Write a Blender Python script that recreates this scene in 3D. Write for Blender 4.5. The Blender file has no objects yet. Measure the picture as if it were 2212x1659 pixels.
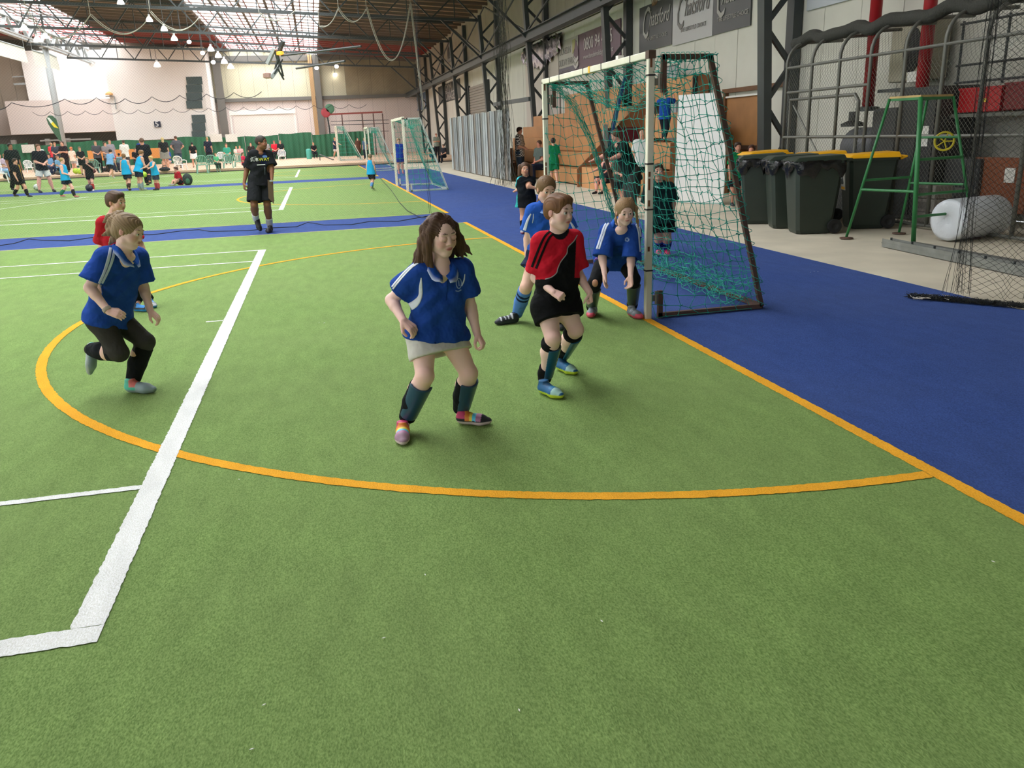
import bpy, math, random
import numpy as np
from mathutils import Vector, Matrix
random.seed(7); rng = np.random.default_rng(7)
C = bpy.context.scene.collection
PI = math.pi
# ---------------------------------------------------------------- camera (image taken as 2212 x 1659)
FPX, PITCH, ROLL, YAW, CAMH = 1764.4, .29741, -.03881, .21853, 1.555
W_, H_ = 2212.0, 1659.0
FW = np.array([math.sin(YAW)*math.cos(PITCH), math.cos(YAW)*math.cos(PITCH), -math.sin(PITCH)])
_rt = np.array([math.cos(YAW), -math.sin(YAW), 0.0]); _up = np.cross(_rt, FW)
CR = _rt*math.cos(ROLL)+_up*math.sin(ROLL); CU = -_rt*math.sin(ROLL)+_up*math.cos(ROLL)
CO = np.array([0, 0, CAMH])
cam = bpy.data.cameras.new('camera'); cam.sensor_fit = 'HORIZONTAL'; cam.sensor_width = 36.0
cam.lens = FPX/W_*36.0; cam.clip_end = 400; cam.clip_start = .05
co = bpy.data.objects.new('camera', cam); C.objects.link(co)
co.matrix_world = Matrix(((CR[0], CU[0], -FW[0], CO[0]), (CR[1], CU[1], -FW[1], CO[1]), (CR[2], CU[2], -FW[2], CO[2]), (0, 0, 0, 1)))
bpy.context.scene.camera = co
# ---------------------------------------------------------------- light and exposure
vs = bpy.context.scene.view_settings
vs.view_transform = 'Standard'; vs.look = 'None'; vs.gamma = 1.0; vs.use_curve_mapping = False
EXPOSURE = .36
vs.exposure = EXPOSURE
SKYLIGHT = 6.6          # daylight through the translucent roof panes
FILL_GLOW = 3.4            # glow of unseen fill panels added beside and behind the camera to light faces
world = bpy.data.worlds.new('sky'); bpy.context.scene.world = world; world.use_nodes = True
world.node_tree.nodes['Background'].inputs[0].default_value = (.9, .95, 1, 1)
world.node_tree.nodes['Background'].inputs[1].default_value = 1.0
bpy.context.scene.cycles.max_bounces = 6
bpy.context.scene.cycles.diffuse_bounces = 3
bpy.context.scene.cycles.adaptive_threshold = .03
bpy.context.scene.cycles.caustics_reflective = False
bpy.context.scene.cycles.caustics_refractive = False
# ---------------------------------------------------------------- picture point -> world point
def ray(px, py): return FW+((px-W_/2)/FPX)*CR-((py-H_/2)/FPX)*CU
def PL(px, py, ax, v):
    d = ray(px, py); return CO+d*((v-CO[ax])/d[ax])
def G(px, py, z=0.0): return PL(px, py, 2, z)
PLZ = .18
def GP(px, py):
    '''ground point, on the raised far platform where it lies beyond the last pitch'''
    g = G(px, py, 0)
    if g[1] < 53.5: return g
    g = G(px, py, PLZ)
    if g[1] > 74.6: g = PL(px, py, 1, 74.6); g[2] = PLZ
    return g
def PX(px, py, x): return PL(px, py, 0, x)
def PY(px, py, y): return PL(px, py, 1, y)
# ---------------------------------------------------------------- materials
def lin(c):
    if isinstance(c, str):
        c = [int(c[i:i+2], 16)/255 for i in (0, 2, 4)]
    return tuple((x/12.92 if x <= .04045 else ((x+.055)/1.055)**2.4) for x in c[:3])
MATS = {}
def mat(name, col='808080', rough=.7, metal=0.0, noise=0.0, nscale=8.0, bump=0.0, bscale=60.0, emit=None, spec=.5, col2=None, alpha=None, coord='Object'):
    if name in MATS: return MATS[name]
    m = bpy.data.materials.new(name); m.use_nodes = True; nt = m.node_tree; N = nt.nodes; L = nt.links
    b = N['Principled BSDF']; b.inputs['Roughness'].default_value = rough; b.inputs['Metallic'].default_value = metal
    b.inputs['Specular IOR Level'].default_value = spec
    c = lin(col)+(1,); b.inputs['Base Color'].default_value = c
    tc = N.new('ShaderNodeTexCoord')
    if noise > 0 or col2:
        n = N.new('ShaderNodeTexNoise'); n.inputs['Scale'].default_value = nscale; n.inputs['Detail'].default_value = 5
        L.new(tc.outputs[coord], n.inputs['Vector'])
        r = N.new('ShaderNodeValToRGB'); r.color_ramp.elements[0].position = .3; r.color_ramp.elements[1].position = .7
        a = c if not col2 else lin(col2)+(1,)
        k = 1-noise
        r.color_ramp.elements[0].color = (a[0]*k, a[1]*k, a[2]*k, 1) if not col2 else a
        r.color_ramp.elements[1].color = c if col2 else tuple(min(1, x*(1+noise*.6)) for x in c[:3])+(1,)
        L.new(n.outputs['Fac'], r.inputs['Fac']); L.new(r.outputs['Color'], b.inputs['Base Color'])
    if bump > 0:
        n2 = N.new('ShaderNodeTexNoise'); n2.inputs['Scale'].default_value = bscale; n2.inputs['Detail'].default_value = 4
        L.new(tc.outputs[coord], n2.inputs['Vector'])
        bp = N.new('ShaderNodeBump'); bp.inputs['Strength'].default_value = bump; bp.inputs['Distance'].default_value = .02
        L.new(n2.outputs['Fac'], bp.inputs['Height']); L.new(bp.outputs['Normal'], b.inputs['Normal'])
    if emit is not None:
        b.inputs['Emission Color'].default_value = c; b.inputs['Emission Strength'].default_value = emit
    if alpha is not None: b.inputs['Alpha'].default_value = alpha
    MATS[name] = m; return m
def vmat(name, rough=.8, bump=0.0, bscale=30.0, spec=.3, dist=.02, sheen=0.0, stretch=None):
    """material whose base colour comes from the mesh's own colour attribute"""
    if name in MATS: return MATS[name]
    m = mat(name, rough=rough, spec=spec); nt = m.node_tree; N = nt.nodes; L = nt.links; b = N['Principled BSDF']
    a = N.new('ShaderNodeAttribute'); a.attribute_name = 'Col'
    L.new(a.outputs['Color'], b.inputs['Base Color'])
    if bump > 0:
        tc = N.new('ShaderNodeTexCoord'); n2 = N.new('ShaderNodeTexNoise'); n2.inputs['Scale'].default_value = bscale; n2.inputs['Detail'].default_value = 2
        L.new(tc.outputs['Object'], n2.inputs['Vector'])
        bp = N.new('ShaderNodeBump'); bp.inputs['Strength'].default_value = bump; bp.inputs['Distance'].default_value = dist
        L.new(n2.outputs['Fac'], bp.inputs['Height']); L.new(bp.outputs['Normal'], b.inputs['Normal'])
    return m
def turf(name, c1, c2, c3, rough=.95):
    """short carpet pile: fine speckle, blade streaks and large worn patches"""
    m = bpy.data.materials.new(name); m.use_nodes = True; nt = m.node_tree; N = nt.nodes; L = nt.links
    b = N['Principled BSDF']; b.inputs['Roughness'].default_value = rough; b.inputs['Specular IOR Level'].default_value = .15
    b.inputs['Sheen Weight'].default_value = .25; b.inputs['Sheen Roughness'].default_value = .6
    b.inputs['Sheen Tint'].default_value = (lin(c2))+(1,)
    tc = N.new('ShaderNodeTexCoord')
    def noise(sc, det=3, mp=None):
        n = N.new('ShaderNodeTexNoise'); n.inputs['Scale'].default_value = sc; n.inputs['Detail'].default_value = det
        if mp:
            q = N.new('ShaderNodeMapping'); q.inputs['Scale'].default_value = mp; L.new(tc.outputs['Object'], q.inputs['Vector']); L.new(q.outputs['Vector'], n.inputs['Vector'])
        else: L.new(tc.outputs['Object'], n.inputs['Vector'])
        return n
    def ramp(n, p0, p1, a, bb):
        r = N.new('ShaderNodeValToRGB'); r.color_ramp.elements[0].position = p0; r.color_ramp.elements[1].position = p1
        r.color_ramp.elements[0].color = a; r.color_ramp.elements[1].color = bb; L.new(n.outputs['Fac'], r.inputs['Fac']); return r
    fine = noise(170, 3, (1, .55, 1)); big = noise(.7, 5); mid = noise(9, 4, (1, .35, 1))
    r1 = ramp(fine, .3, .72, lin(c1)+(1,), lin(c2)+(1,))
    r2 = ramp(big, .35, .7, (0, 0, 0, 1), (1, 1, 1, 1))
    mx = N.new('ShaderNodeMixRGB'); mx.inputs['Color2'].default_value = lin(c3)+(1,)
    ml = N.new('ShaderNodeMath'); ml.operation = 'MULTIPLY'; ml.inputs[1].default_value = .32
    L.new(r2.outputs['Color'], ml.inputs[0]); L.new(ml.outputs[0], mx.inputs['Fac']); L.new(r1.outputs['Color'], mx.inputs['Color1'])
    r3 = ramp(mid, .3, .75, (.88, .88, .88, 1), (1.08, 1.08, 1.08, 1))
    m2 = N.new('ShaderNodeMixRGB'); m2.blend_type = 'MULTIPLY'; m2.inputs['Fac'].default_value = 1
    L.new(mx.outputs['Color'], m2.inputs['Color1']); L.new(r3.outputs['Color'], m2.inputs['Color2'])
    L.new(m2.outputs['Color'], b.inputs['Base Color'])
    bp = N.new('ShaderNodeBump'); bp.inputs['Strength'].default_value = .55; bp.inputs['Distance'].default_value = .006
    L.new(fine.outputs['Fac'], bp.inputs['Height']); L.new(bp.outputs['Normal'], b.inputs['Normal'])
    MATS[name] = m; return m
# ---------------------------------------------------------------- mesh helpers
def link(name, me, parent=None):
    o = bpy.data.objects.new(name, me); C.objects.link(o)
    if parent is not None: o.parent = parent
    return o
def tag(o, label=None, cat=None, group=None, kind=None):
    if label: o['label'] = label
    if cat: o['category'] = cat
    if group: o['group'] = group
    if kind: o['kind'] = kind
    return o
def thing(name, label, cat, loc=(0, 0, 0), group=None):
    o = bpy.data.objects.new(name, None); o.empty_display_size = .1; C.objects.link(o); o.location = loc
    return tag(o, label, cat, group)
def offs(p):
    v = np.zeros(3)
    while p is not None: v = v+np.array(p.location); p = p.parent
    return v
def npmesh(name, V, F, m, parent=None, smooth=False, cols=None):
    """V (n,3), F (k,3|4) arrays in world space"""
    V = np.asarray(V, np.float32); F = np.asarray(F, np.int32); w = F.shape[1]
    V = V-offs(parent).astype(np.float32)
    me = bpy.data.meshes.new(name); me.vertices.add(len(V)); me.vertices.foreach_set('co', V.ravel())
    me.loops.add(F.size); me.loops.foreach_set('vertex_index', F.ravel())
    me.polygons.add(len(F)); me.polygons.foreach_set('loop_start', np.arange(0, F.size, w, dtype=np.int32))
    me.polygons.foreach_set('loop_total', np.full(len(F), w, np.int32))
    if smooth: me.polygons.foreach_set('use_smooth', np.ones(len(F), bool))
    if cols is not None:
        a = me.color_attributes.new('Col', 'FLOAT_COLOR', 'POINT')
        c4 = np.ones((len(V), 4), np.float32); c4[:, :3] = cols; a.data.foreach_set('color', c4.ravel())
    me.update(calc_edges=True); me.validate()
    if m is not None: me.materials.append(m)
    return link(name, me, parent)
class MB:
    def __init__(s): s.v = []; s.f = []
    def box(s, c, d, ax=None):
        """centre, full size, optional 3 axis rows"""
        A = np.eye(3) if ax is None else np.asarray(ax, float); c = np.asarray(c, float); n = len(s.v)
        for i in (-.5, .5):
            for j in (-.5, .5):
                for k in (-.5, .5): s.v.append(c+A[0]*d[0]*i+A[1]*d[1]*j+A[2]*d[2]*k)
        for f in ((0, 1, 3, 2), (4, 6, 7, 5), (0, 4, 5, 1), (2, 3, 7, 6), (0, 2, 6, 4), (1, 5, 7, 3)): s.f.append([n+q for q in f])
        return s
    def beam(s, a, b, w, h, up=(0, 0, 1)):
        a = np.asarray(a, float); b = np.asarray(b, float); d = b-a; L = np.linalg.norm(d); d = d/L
        u = np.asarray(up, float); r = np.cross(d, u)
        if np.linalg.norm(r) < 1e-4: r = np.cross(d, (1, 0, 0))
        r /= np.linalg.norm(r); u = np.cross(r, d); return s.box((a+b)/2, (L, w, h), (d, r, u))
    def hexa(s, p):
        """8 points: bottom 4 ccw, top 4 ccw"""
        n = len(s.v); s.v += [np.asarray(q, float) for q in p]
        for f in ((3, 2, 1, 0), (4, 5, 6, 7), (0, 1, 5, 4), (1, 2, 6, 5), (2, 3, 7, 6), (3, 0, 4, 7)): s.f.append([n+q for q in f])
        return s
    def tube(s, pts, r, n=8, cap=True, r2=None):
        P = [np.asarray(p, float) for p in pts]; m = len(P); base = len(s.v); u = None
        for i, p in enumerate(P):
            t = P[min(i+1, m-1)]-P[max(i-1, 0)]; t /= max(np.linalg.norm(t), 1e-9)
            if u is None:
                u = np.cross(t, (0, 0, 1));
                if np.linalg.norm(u) < .05: u = np.cross(t, (1, 0, 0))
            u = u-t*(u@t); u /= max(np.linalg.norm(u), 1e-9); w = np.cross(t, u)
            rr = r if r2 is None else r+(r2-r)*i/(m-1)
            for k in range(n):
                a = 2*PI*k/n; s.v.append(p+rr*(math.cos(a)*u+math.sin(a)*w))
        for i in range(m-1):
            for k in range(n):
                a = base+i*n+k; b = base+i*n+(k+1) % n; s.f.append([a, b, b+n, a+n])
        if cap:
            s.f.append([base+k for k in range(n)][::-1]); s.f.append([base+(m-1)*n+k for k in range(n)])
        return s
    def lathe(s, c, prof, n=20, ax=((1, 0, 0), (0, 1, 0), (0, 0, 1)), cap=True):
        """prof: (radius, height) along axis 3"""
        A = np.asarray(ax, float); base = len(s.v); c = np.asarray(c, float)
        for r, h in prof:
            for k in range(n):
                a = 2*PI*k/n; s.v.append(c+A[0]*r*math.cos(a)+A[1]*r*math.sin(a)+A[2]*h)
        for i in range(len(prof)-1):
            for k in range(n):
                a = base+i*n+k; b = base+i*n+(k+1) % n; s.f.append([a, b, b+n, a+n])
        if cap:
            s.f.append([base+k for k in range(n)][::-1]); s.f.append([base+(len(prof)-1)*n+k for k in range(n)])
        return s
    def quad(s, a, b, c, d):
        n = len(s.v); s.v += [np.asarray(q, float) for q in (a, b, c, d)]; s.f.append([n, n+1, n+2, n+3]); return s
    def build(s, name, m, parent=None, smooth=False, bevel=0.0):
        off = offs(parent)
        me = bpy.data.meshes.new(name); me.from_pydata([tuple(p-off) for p in s.v], [], s.f); me.update()
        if smooth:
            for p in me.polygons: p.use_smooth = len(p.vertices) <= 4
        if m is not None: me.materials.append(m)
        o = link(name, me, parent)
        if bevel > 0:
            md = o.modifiers.new('bevel', 'BEVEL'); md.width = bevel; md.segments = 2; md.limit_method = 'ANGLE'
        return o
def boxo(name, c, d, m, parent=None, bevel=0.0, ax=None): return MB().box(c, d, ax).build(name, m, parent, bevel=bevel)
def segs(name, A, B, r, m, parent=None, n=3, kind='stuff'):
    """many thin prisms, one mesh"""
    A = np.asarray(A, float); B = np.asarray(B, float); d = B-A; L = np.linalg.norm(d, axis=1, keepdims=True); ok = L[:, 0] > 1e-6
    A, B, d, L = A[ok], B[ok], d[ok], L[ok]; d = d/L
    ref = np.where(np.abs(d[:, 2:3]) > .9, np.array([[1., 0, 0]]), np.array([[0, 0, 1.]])); u = np.cross(d, ref); u /= np.linalg.norm(u, axis=1, keepdims=True); w = np.cross(d, u)
    V = []
    r = np.broadcast_to(np.asarray(r, float).reshape(-1, 1) if np.ndim(r) else np.array([[r]]), (len(A), 1))
    for P in (A, B):
        for k in range(n):
            a = 2*PI*k/n; V.append(P+r*(math.cos(a)*u+math.sin(a)*w))
    V = np.stack(V, 1).reshape(-1, 3); b = np.arange(len(A))[:, None]*2*n
    F = np.concatenate([np.concatenate([b+k, b+(k+1) % n, b+n+(k+1) % n, b+n+k], 1) for k in range(n)])
    o = npmesh(name, V, F, m, parent)
    if kind: o['kind'] = kind
    return o
def grid_net(P, diag=False):
    """P (u,v,3) -> segment ends along both directions"""
    A = [P[:-1].reshape(-1, 3), P[:, :-1].reshape(-1, 3)]; B = [P[1:].reshape(-1, 3), P[:, 1:].reshape(-1, 3)]
    return np.concatenate(A), np.concatenate(B)
def text_mesh(name, s, size, m, parent, origin, xax, yax, depth=.002, shear=0.0, squash=1.0, align='CENTER'):
    cu = bpy.data.curves.new(name, 'FONT'); cu.body = s; cu.size = size; cu.extrude = depth; cu.align_x = align; cu.align_y = 'CENTER'; cu.shear = shear
    cu.resolution_u = 2
    t = bpy.data.objects.new(name, cu); C.objects.link(t); dg = bpy.context.evaluated_depsgraph_get()
    me = bpy.data.meshes.new_from_object(t.evaluated_get(dg)); bpy.data.objects.remove(t); me.materials.clear(); me.materials.append(m)
    x = Vector(xax).normalized(); y = Vector(yax).normalized(); z = x.cross(y)
    M = Matrix(((x[0]*squash, y[0], z[0], origin[0]), (x[1]*squash, y[1], z[1], origin[1]), (x[2]*squash, y[2], z[2], origin[2]), (0, 0, 0, 1)))
    me.transform(Matrix.Translation(Vector(-offs(parent))) @ M)
    return link(name, me, parent)
def copy_tree(o, loc=None, rotz=None, label=None, parent=None):
    c = o.copy(); C.objects.link(c)
    if parent is not None: c.parent = parent
    if loc is not None: c.location = loc
    if rotz is not None: c.rotation_euler = (0, 0, rotz)
    if label: c['label'] = label
    for ch in list(o.children): copy_tree(ch, parent=c)
    return c
# ================================================================ THE HALL
ST = 'structure'
Mconc = mat('concrete_floor', 'ccc2ac', .85, noise=.14, nscale=1.3, bump=.15, bscale=25)
Mgreen = turf('green_turf', '5b773b', '8aa45f', '7c8c58')
Mblue = turf('blue_turf', '27396c', '3f5896', '48567e')
Mwhite = turf('white_pile', 'dcdcd2', 'ffffff', 'eeeee6')
Myel = turf('yellow_pile', 'e09a1c', 'ffbb3c', 'f0ac34')
Mpale = turf('faded_pile', 'b9a88a', 'd6c6a4', 'a8a078')
XW, YB, XL, YF = 10.3, 84.0, -31.0, -14.0
def roofz(x): return 8.3+.07*(XW-x)
floor = boxo('floor', ((XW+XL)/2, (YB+YF)/2, -.15), (XW-XL, YB-YF, .28), Mconc); tag(floor, kind=ST)
floor.data.materials[0] = Mconc
def rect(name, x0, x1, y0, y1, z, m, par=floor, jag=0.0, th=.012):
    """thin laid strip; jagged pile edges when jag > 0"""
    if jag <= 0: return boxo(name, ((x0+x1)/2, (y0+y1)/2, z-th/2), (abs(x1-x0), abs(y1-y0), th), m, par)
    return strip(name, [((x0+x1)/2, y0), ((x0+x1)/2, y1)] if abs(y1-y0) > abs(x1-x0) else [(x0, (y0+y1)/2), (x1, (y0+y1)/2)], min(abs(x1-x0), abs(y1-y0)), z, m, par)
def strip(name, pts, w, z, m, par=floor, step=.018, jag=.0035):
    """painted / inlaid line along a polyline with slightly fuzzy edges"""
    P = [np.array(p, float) for p in pts]; Q = []
    for a, b in zip(P[:-1], P[1:]):
        L = np.linalg.norm(b-a); near = min(np.linalg.norm(a), np.linalg.norm(b))
        st = step if near < 9 else .1
        n = max(1, int(L/st)); Q += [a+(b-a)*k/n for k in range(n)]
    Q.append(P[-1]); Q = np.array(Q); T = np.gradient(Q, axis=0); T /= np.linalg.norm(T, axis=1, keepdims=True)
    Nn = np.stack([-T[:, 1], T[:, 0]], 1); k = len(Q)
    a = Q+Nn*(w/2+rng.uniform(-jag, jag, (k, 1))); b = Q-Nn*(w/2+rng.uniform(-jag, jag, (k, 1)))
    V = np.zeros((2*k, 3)); V[:k, :2] = a; V[k:, :2] = b; V[:, 2] = z
    i = np.arange(k-1)[:, None]; F = np.concatenate([i+k, i+k+1, i+1, i], 1)
    return npmesh(name, V, F, m, par)
# turf carpets: a pitch, a blue strip, a pitch ...
rect('blue_turf', 2.58, 5.57, YF, 43, .004, Mblue)
rect('blue_turf', XL, 2.62, YF, -.6, .004, Mblue)
rect('green_turf', XL, 2.62, -.6, 15.22, .008, Mgreen)
rect('blue_turf', XL, 2.62, 15.24, 17.32, .006, Mblue)
rect('green_turf', XL, 2.62, 17.34, 34.4, .008, Mgreen)
rect('blue_turf', XL, 2.62, 34.42, 36.6, .006, Mblue)
rect('green_turf', XL, 2.62, 36.62, 53.3, .008, Mgreen)
rect('blue_turf', 2.62, 4.3, 43, 53.3, .004, Mblue)
ZL = .0105
def pitch(y0, y1, near=False):
    c = (y0+y1)/2 if not near else 7.78
    w = .075
    strip('goal_line', [(2.6, y0), (2.6, y1)], w, ZL, Myel)
    strip('seam', [(XL, y1-.02), (2.56, y1-.02)], .035, ZL-.001, Mpale)
    if not near: strip('seam', [(XL, y0+.02), (2.56, y0+.02)], .035, ZL-.001, Mpale)
    R = 4.87
    strip('circle_line', [(2.56-R*math.sin(a), c-R*math.cos(a)) for a in np.linspace(0, PI, 90)], .072, ZL+.0008, Myel)
    h = 5.2
    strip('white_line', [(-.91, c-h+.103), (-.91, c+h)], .11, ZL+.0016, Mwhite)
    strip('penalty_mark', [(-1.12, c), (-.97, c)], .03, ZL, Mwhite)
    for yy, wl in ((c-h+.05, .105), (c-h+1.32, .05), (c+h-.03, .055), (c+h-1.25, .05)):
        strip('white_line', [(XL, yy), (-.856, yy)], wl, ZL+.001, Mwhite)
    strip('diagonal_line', [(-9.5-1.2, c-h+.3), (-6.5-1.2, c+h+.3)] if not near else [(-12, c-h), (-12, c+h)], .06, ZL+.002, Mwhite)
    strip('circle_line', [(-14+R*math.sin(a), c-R*math.cos(a)) for a in np.linspace(0, PI, 60)], .05, ZL+.0008, Myel)
pitch(-.58, 15.22, True); pitch(17.34, 34.4); pitch(36.62, 53.3)
# a few white scraps lying on the turf
for i, (px, py) in enumerate(((700, 697), (1758, 587), (920, 1247), (829, 1375), (571, 1519), (516, 1036), (1300, 1342), (545, 1612), (2142, 1211), (1120, 1530))):
    g = G(px, py, .012); n = 1 if i not in (1, 0) else 3
    m_ = MB()
    for k in range(n):
        a = random.random()*3; q = g+np.array([random.uniform(-.03, .03)*(n-1), random.uniform(-.02, .02), 0])
        m_.hexa([q+np.array([math.cos(a+t)*r, math.sin(a+t)*r, z]) for z in (0, .002) for t, r in ((0, .006), (1.5, .0025), (3.1, .007), (4.6, .002))])
    o = m_.build('paper_scrap', mat('scrap', 'e8e8e0', .8))
    tag(o, ['white scrap on the green turf right of the running girl', 'torn white scrap lying on the blue turf right of the goal', 'tiny white fleck on the green turf at mid picture', 'tiny curled white fleck in the lower green turf', 'white fleck near the bottom edge left of centre', 'white fleck just below the orange arc at left', 'pale fleck on the turf right of centre', 'pale fleck at the bottom of the turf', 'small fleck on the turf near the right edge', 'faint fleck on the turf near the bottom centre'][i], 'litter')
# walls ------------------------------------------------------------
Mwall = mat('wall_panel', 'cbc9bc', .7, noise=.06, nscale=1.2)
Mwallb = mat('wall_backing', '4a463e', .8)
Mstain = mat('stained_panel', 'a09478', .8, noise=.25, nscale=.6)
wr = boxo('wall_right', (XW+.2, (YB+YF)/2, 5), (.2, YB-YF, 10), Mwallb); tag(wr, kind=ST)
pm = None
y = YF
while y < YB-.5:
    if pm is None:
        o = boxo('panel', (0, 0, 2.75), (.1, 1.185, 5.5), Mwall, wr, bevel=.006); pm = o.data
        o2 = boxo('upper_panel', (0, 0, 7.4), (.1, 1.185, 3.7), mat('shaded_upper_panel', '968f7e', .75, noise=.12, nscale=.8), wr, bevel=.006); pm2 = o2.data  # upper tier coloured darker, the roof's shade is put into the paint
    else:
        o = link('panel', pm, wr); o2 = link('upper_panel', pm2, wr)
    o.location = (XW+.05+random.uniform(-.004, .004), y+.6, 0); o2.location = (XW+.05, y+.6, 0); y += 1.2
wb = boxo('wall_back', ((XW+XL)/2, YB+.2, 6), (XW-XL, .2, 12), Mwallb); tag(wb, kind=ST)
Mcream = mat('cream_panel', 'd8d2b4', .7, noise=.12, nscale=.5)
Mpink = mat('pale_pink_wall', 'e6d8d0', .8)
Mwhitewall = mat('white_wall', 'efe9e2', .8)
x = -8.4
while x < XW:
    boxo('panel', (x+.6, YB+.04, 2.7), (1.185, .1, 5.4), Mpink, wb); boxo('panel', (x+.6, YB+.04, 7.6), (1.185, .1, 4.1), Mcream if x < 3 else Mstain, wb); x += 1.2
for q in range(18): boxo('panel', (-30.4+1.22*q, YB+.04, 5), (1.2, .1, 10), mat('tan_far_panel', 'a89a8a', .8), wb)
boxo('beam', (1, YB-.2, 5.45), (19, .3, .3), mat('grey_steel', '6f6c66', .6), wb)
boxo('beam', (1, YB-.2, 9.0), (19, .3, .5), mat('grey_steel'), wb)
wl = boxo('wall_left', (XL-.1, (YB+YF)/2, 6), (.2, YB-YF, 12), Mwhitewall); tag(wl, kind=ST)
for k, (c_, d_) in enumerate((((XL+.05, 8, 5.2), (.1, 26, 5.0)), ((-19, YF+.05, 5.2), (20, .1, 5.0)))):
    w_ = boxo('window_%d' % (k+1), c_, d_, None); w_.data.materials.append(mat('fill_glow_panel', 'f6faff', .5, emit=FILL_GLOW)); tag(w_, kind=ST)  # added emissive fill panels, no such openings known; they brighten the faces
    for q in range(-3, 4):
        cc = list(c_); dd = [.14, .14, 5.0]; ax_ = 1 if k == 0 else 0; cc[ax_] += q*3.2
        boxo('fill_panel_bar', cc, dd, mat('window_frame', '8a8a88'), w_)  # dividing bars across the added fill panels
wf = boxo('wall_front', ((XW+XL)/2, YF-.1, 6), (XW-XL, .2, 12), Mwall); tag(wf, kind=ST)
# roof -------------------------------------------------------------
Mroof = mat('roof_sheet', 'a08468', .75, noise=.15, nscale=.4)
Mpurl = mat('purlin_steel', '6a5a50', .6); Mred = mat('red_oxide_steel', '8c3a34', .6)
Mdark = mat('dark_steel', '3a3f3f', .45, metal=.0, noise=.1, nscale=3)
Mpane = mat('daylight_pane', 'f4faff', .5, emit=SKYLIGHT)
ceil = bpy.data.objects.new('ceiling', None); C.objects.link(ceil); tag(ceil, kind=ST)
SKY_Y0, SKY_Y1 = 5.0, -8.0
SK = [(-6.7, 1.25), (-22.0, -15.2)]
for x0, x1 in ((1.25, XW+.3), (-15.2, -6.7), (XL, -22.0)):
    n = int((YB-YF)/.3); ys = np.linspace(YF, YB, 2*n); V = []; F = []
    for i, yy in enumerate(ys):
        dz = .35+(.03 if (i//2) % 2 else 0)
        V += [(x0, yy, roofz(x0)+dz), (x1, yy, roofz(x1)+dz), (x0, yy, roofz(x0)+dz+.04), (x1, yy, roofz(x1)+dz+.04)]
    for i in range(2*n-1):
        a = 4*i; F += [(a, a+4, a+5, a+1), (a+2, a+3, a+7, a+6)]
    npmesh('roof_sheet', V, F, Mroof, ceil)
y = YF+.6; pmesh = {}
while y < YB:
    red = int(y*7) % 5 == 0
    for x0, x1, hgt in ((XL, -22.0, .16), (-22.0, -15.2, .07), (-15.2, -6.7, .16), (-6.7, 1.25, .07), (1.25, XW, .16)):
        key = (x0, red)
        if key not in pmesh: pmesh[key] = (o := MB().beam((x0, 0, roofz(x0)+.32-hgt/2), (x1, 0, roofz(x1)+.32-hgt/2), .1, hgt).build('purlin', Mred if red else Mpurl, ceil)).data
        else: o = link('purlin', pmesh[key], ceil)
        o.location.y = y
    y += 1.45 if y > 18 else 2.9
for x0, x1 in SK:
    nx = 5 if x0 > -10 else 4; wx = (x1-x0)/nx; me = None; y = SKY_Y0 if x0 > -10 else SKY_Y1
    for i in range(nx): boxo('roof_panel', (x0+wx*(i+.5), (YF+y)/2, roofz(x0+wx*(i+.5))+.38), (wx, y-YF, .04), Mroof, ceil)
    while y < YB-.1:
        for i in range(nx):
            xa = x0+wx*i
            if me is None:
                o = MB().hexa([(0, 0, 0), (wx-.06, 0, -.07*(wx-.06)), (wx-.06, 2.86, -.07*(wx-.06)), (0, 2.86, 0), (0, 0, .03), (wx-.06, 0, .03-.07*(wx-.06)), (wx-.06, 2.86, .03-.07*(wx-.06)), (0, 2.86, .03)]).build('skylight_pane', Mpane, ceil); me = o.data
            else: o = link('skylight_pane', me, ceil)
            o.location = (xa+.03, y+.02, roofz(xa)+.36)
        y += 2.9
    for i in range(nx+1):
        xa = x0+wx*i
        boxo('rafter', (xa, (YF+YB)/2, roofz(xa)+.34), (.16, YB-YF, .1), Mpurl, ceil)
    for i in range(nx*2):
        xa = x0+wx*(i+.5)/2 if i % 2 == 0 else x0+wx*(i+.5)/2
        boxo('glazing_bar', (x0+wx*(i+.5)/2*1.0, (YF+YB)/2, roofz(x0+wx*(i+.5)/2)+.3), (.07, YB-YF, .05), Mred, ceil)
# roof trusses across the hall
COLY = [16.9, 26.7, 36.5, 46.3, 56.1, 65.9, 75.7]
def zb(x): return 7.35+.045*(9.5-x)
brace_id = 0
for ci, Y in enumerate([7.1]+COLY):
    t = thing('roof_truss', 'dark steel lattice truss spanning the roof %s' % ['overhead near the camera', 'above the near goal', 'behind the near goal', 'where the white ropes hang', 'four bays down the hall', 'five bays down the hall', 'six bays down the hall', 'nearest the far wall'][ci], 'truss')
    mt = Mdark
    MB().beam((-18.3, Y, zb(-18.3)), (9.2, Y, zb(9.2)), .12, .14).build('bottom_chord', mt, t)
    MB().beam((-18.3, Y, roofz(-18.3)+.1), (9.5, Y, roofz(9.5)+.1), .12, .14).build('top_chord', mt, t)
    nb = 22; xs = np.linspace(-18.3, 9.2, nb+1)
    for i in range(nb):
        a = (xs[i], Y, zb(xs[i])) if i % 2 == 0 else (xs[i], Y, roofz(xs[i])+.1)
        b = (xs[i+1], Y, roofz(xs[i+1])+.1) if i % 2 == 0 else (xs[i+1], Y, zb(xs[i+1]))
        MB().beam(a, b, .07, .07).build('brace', mt, t)
        if i % 2 == 0: MB().beam((xs[i+1], Y, zb(xs[i+1])), (xs[i+1], Y, roofz(xs[i+1])+.1), .05, .05).build('post', mt, t)
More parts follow.
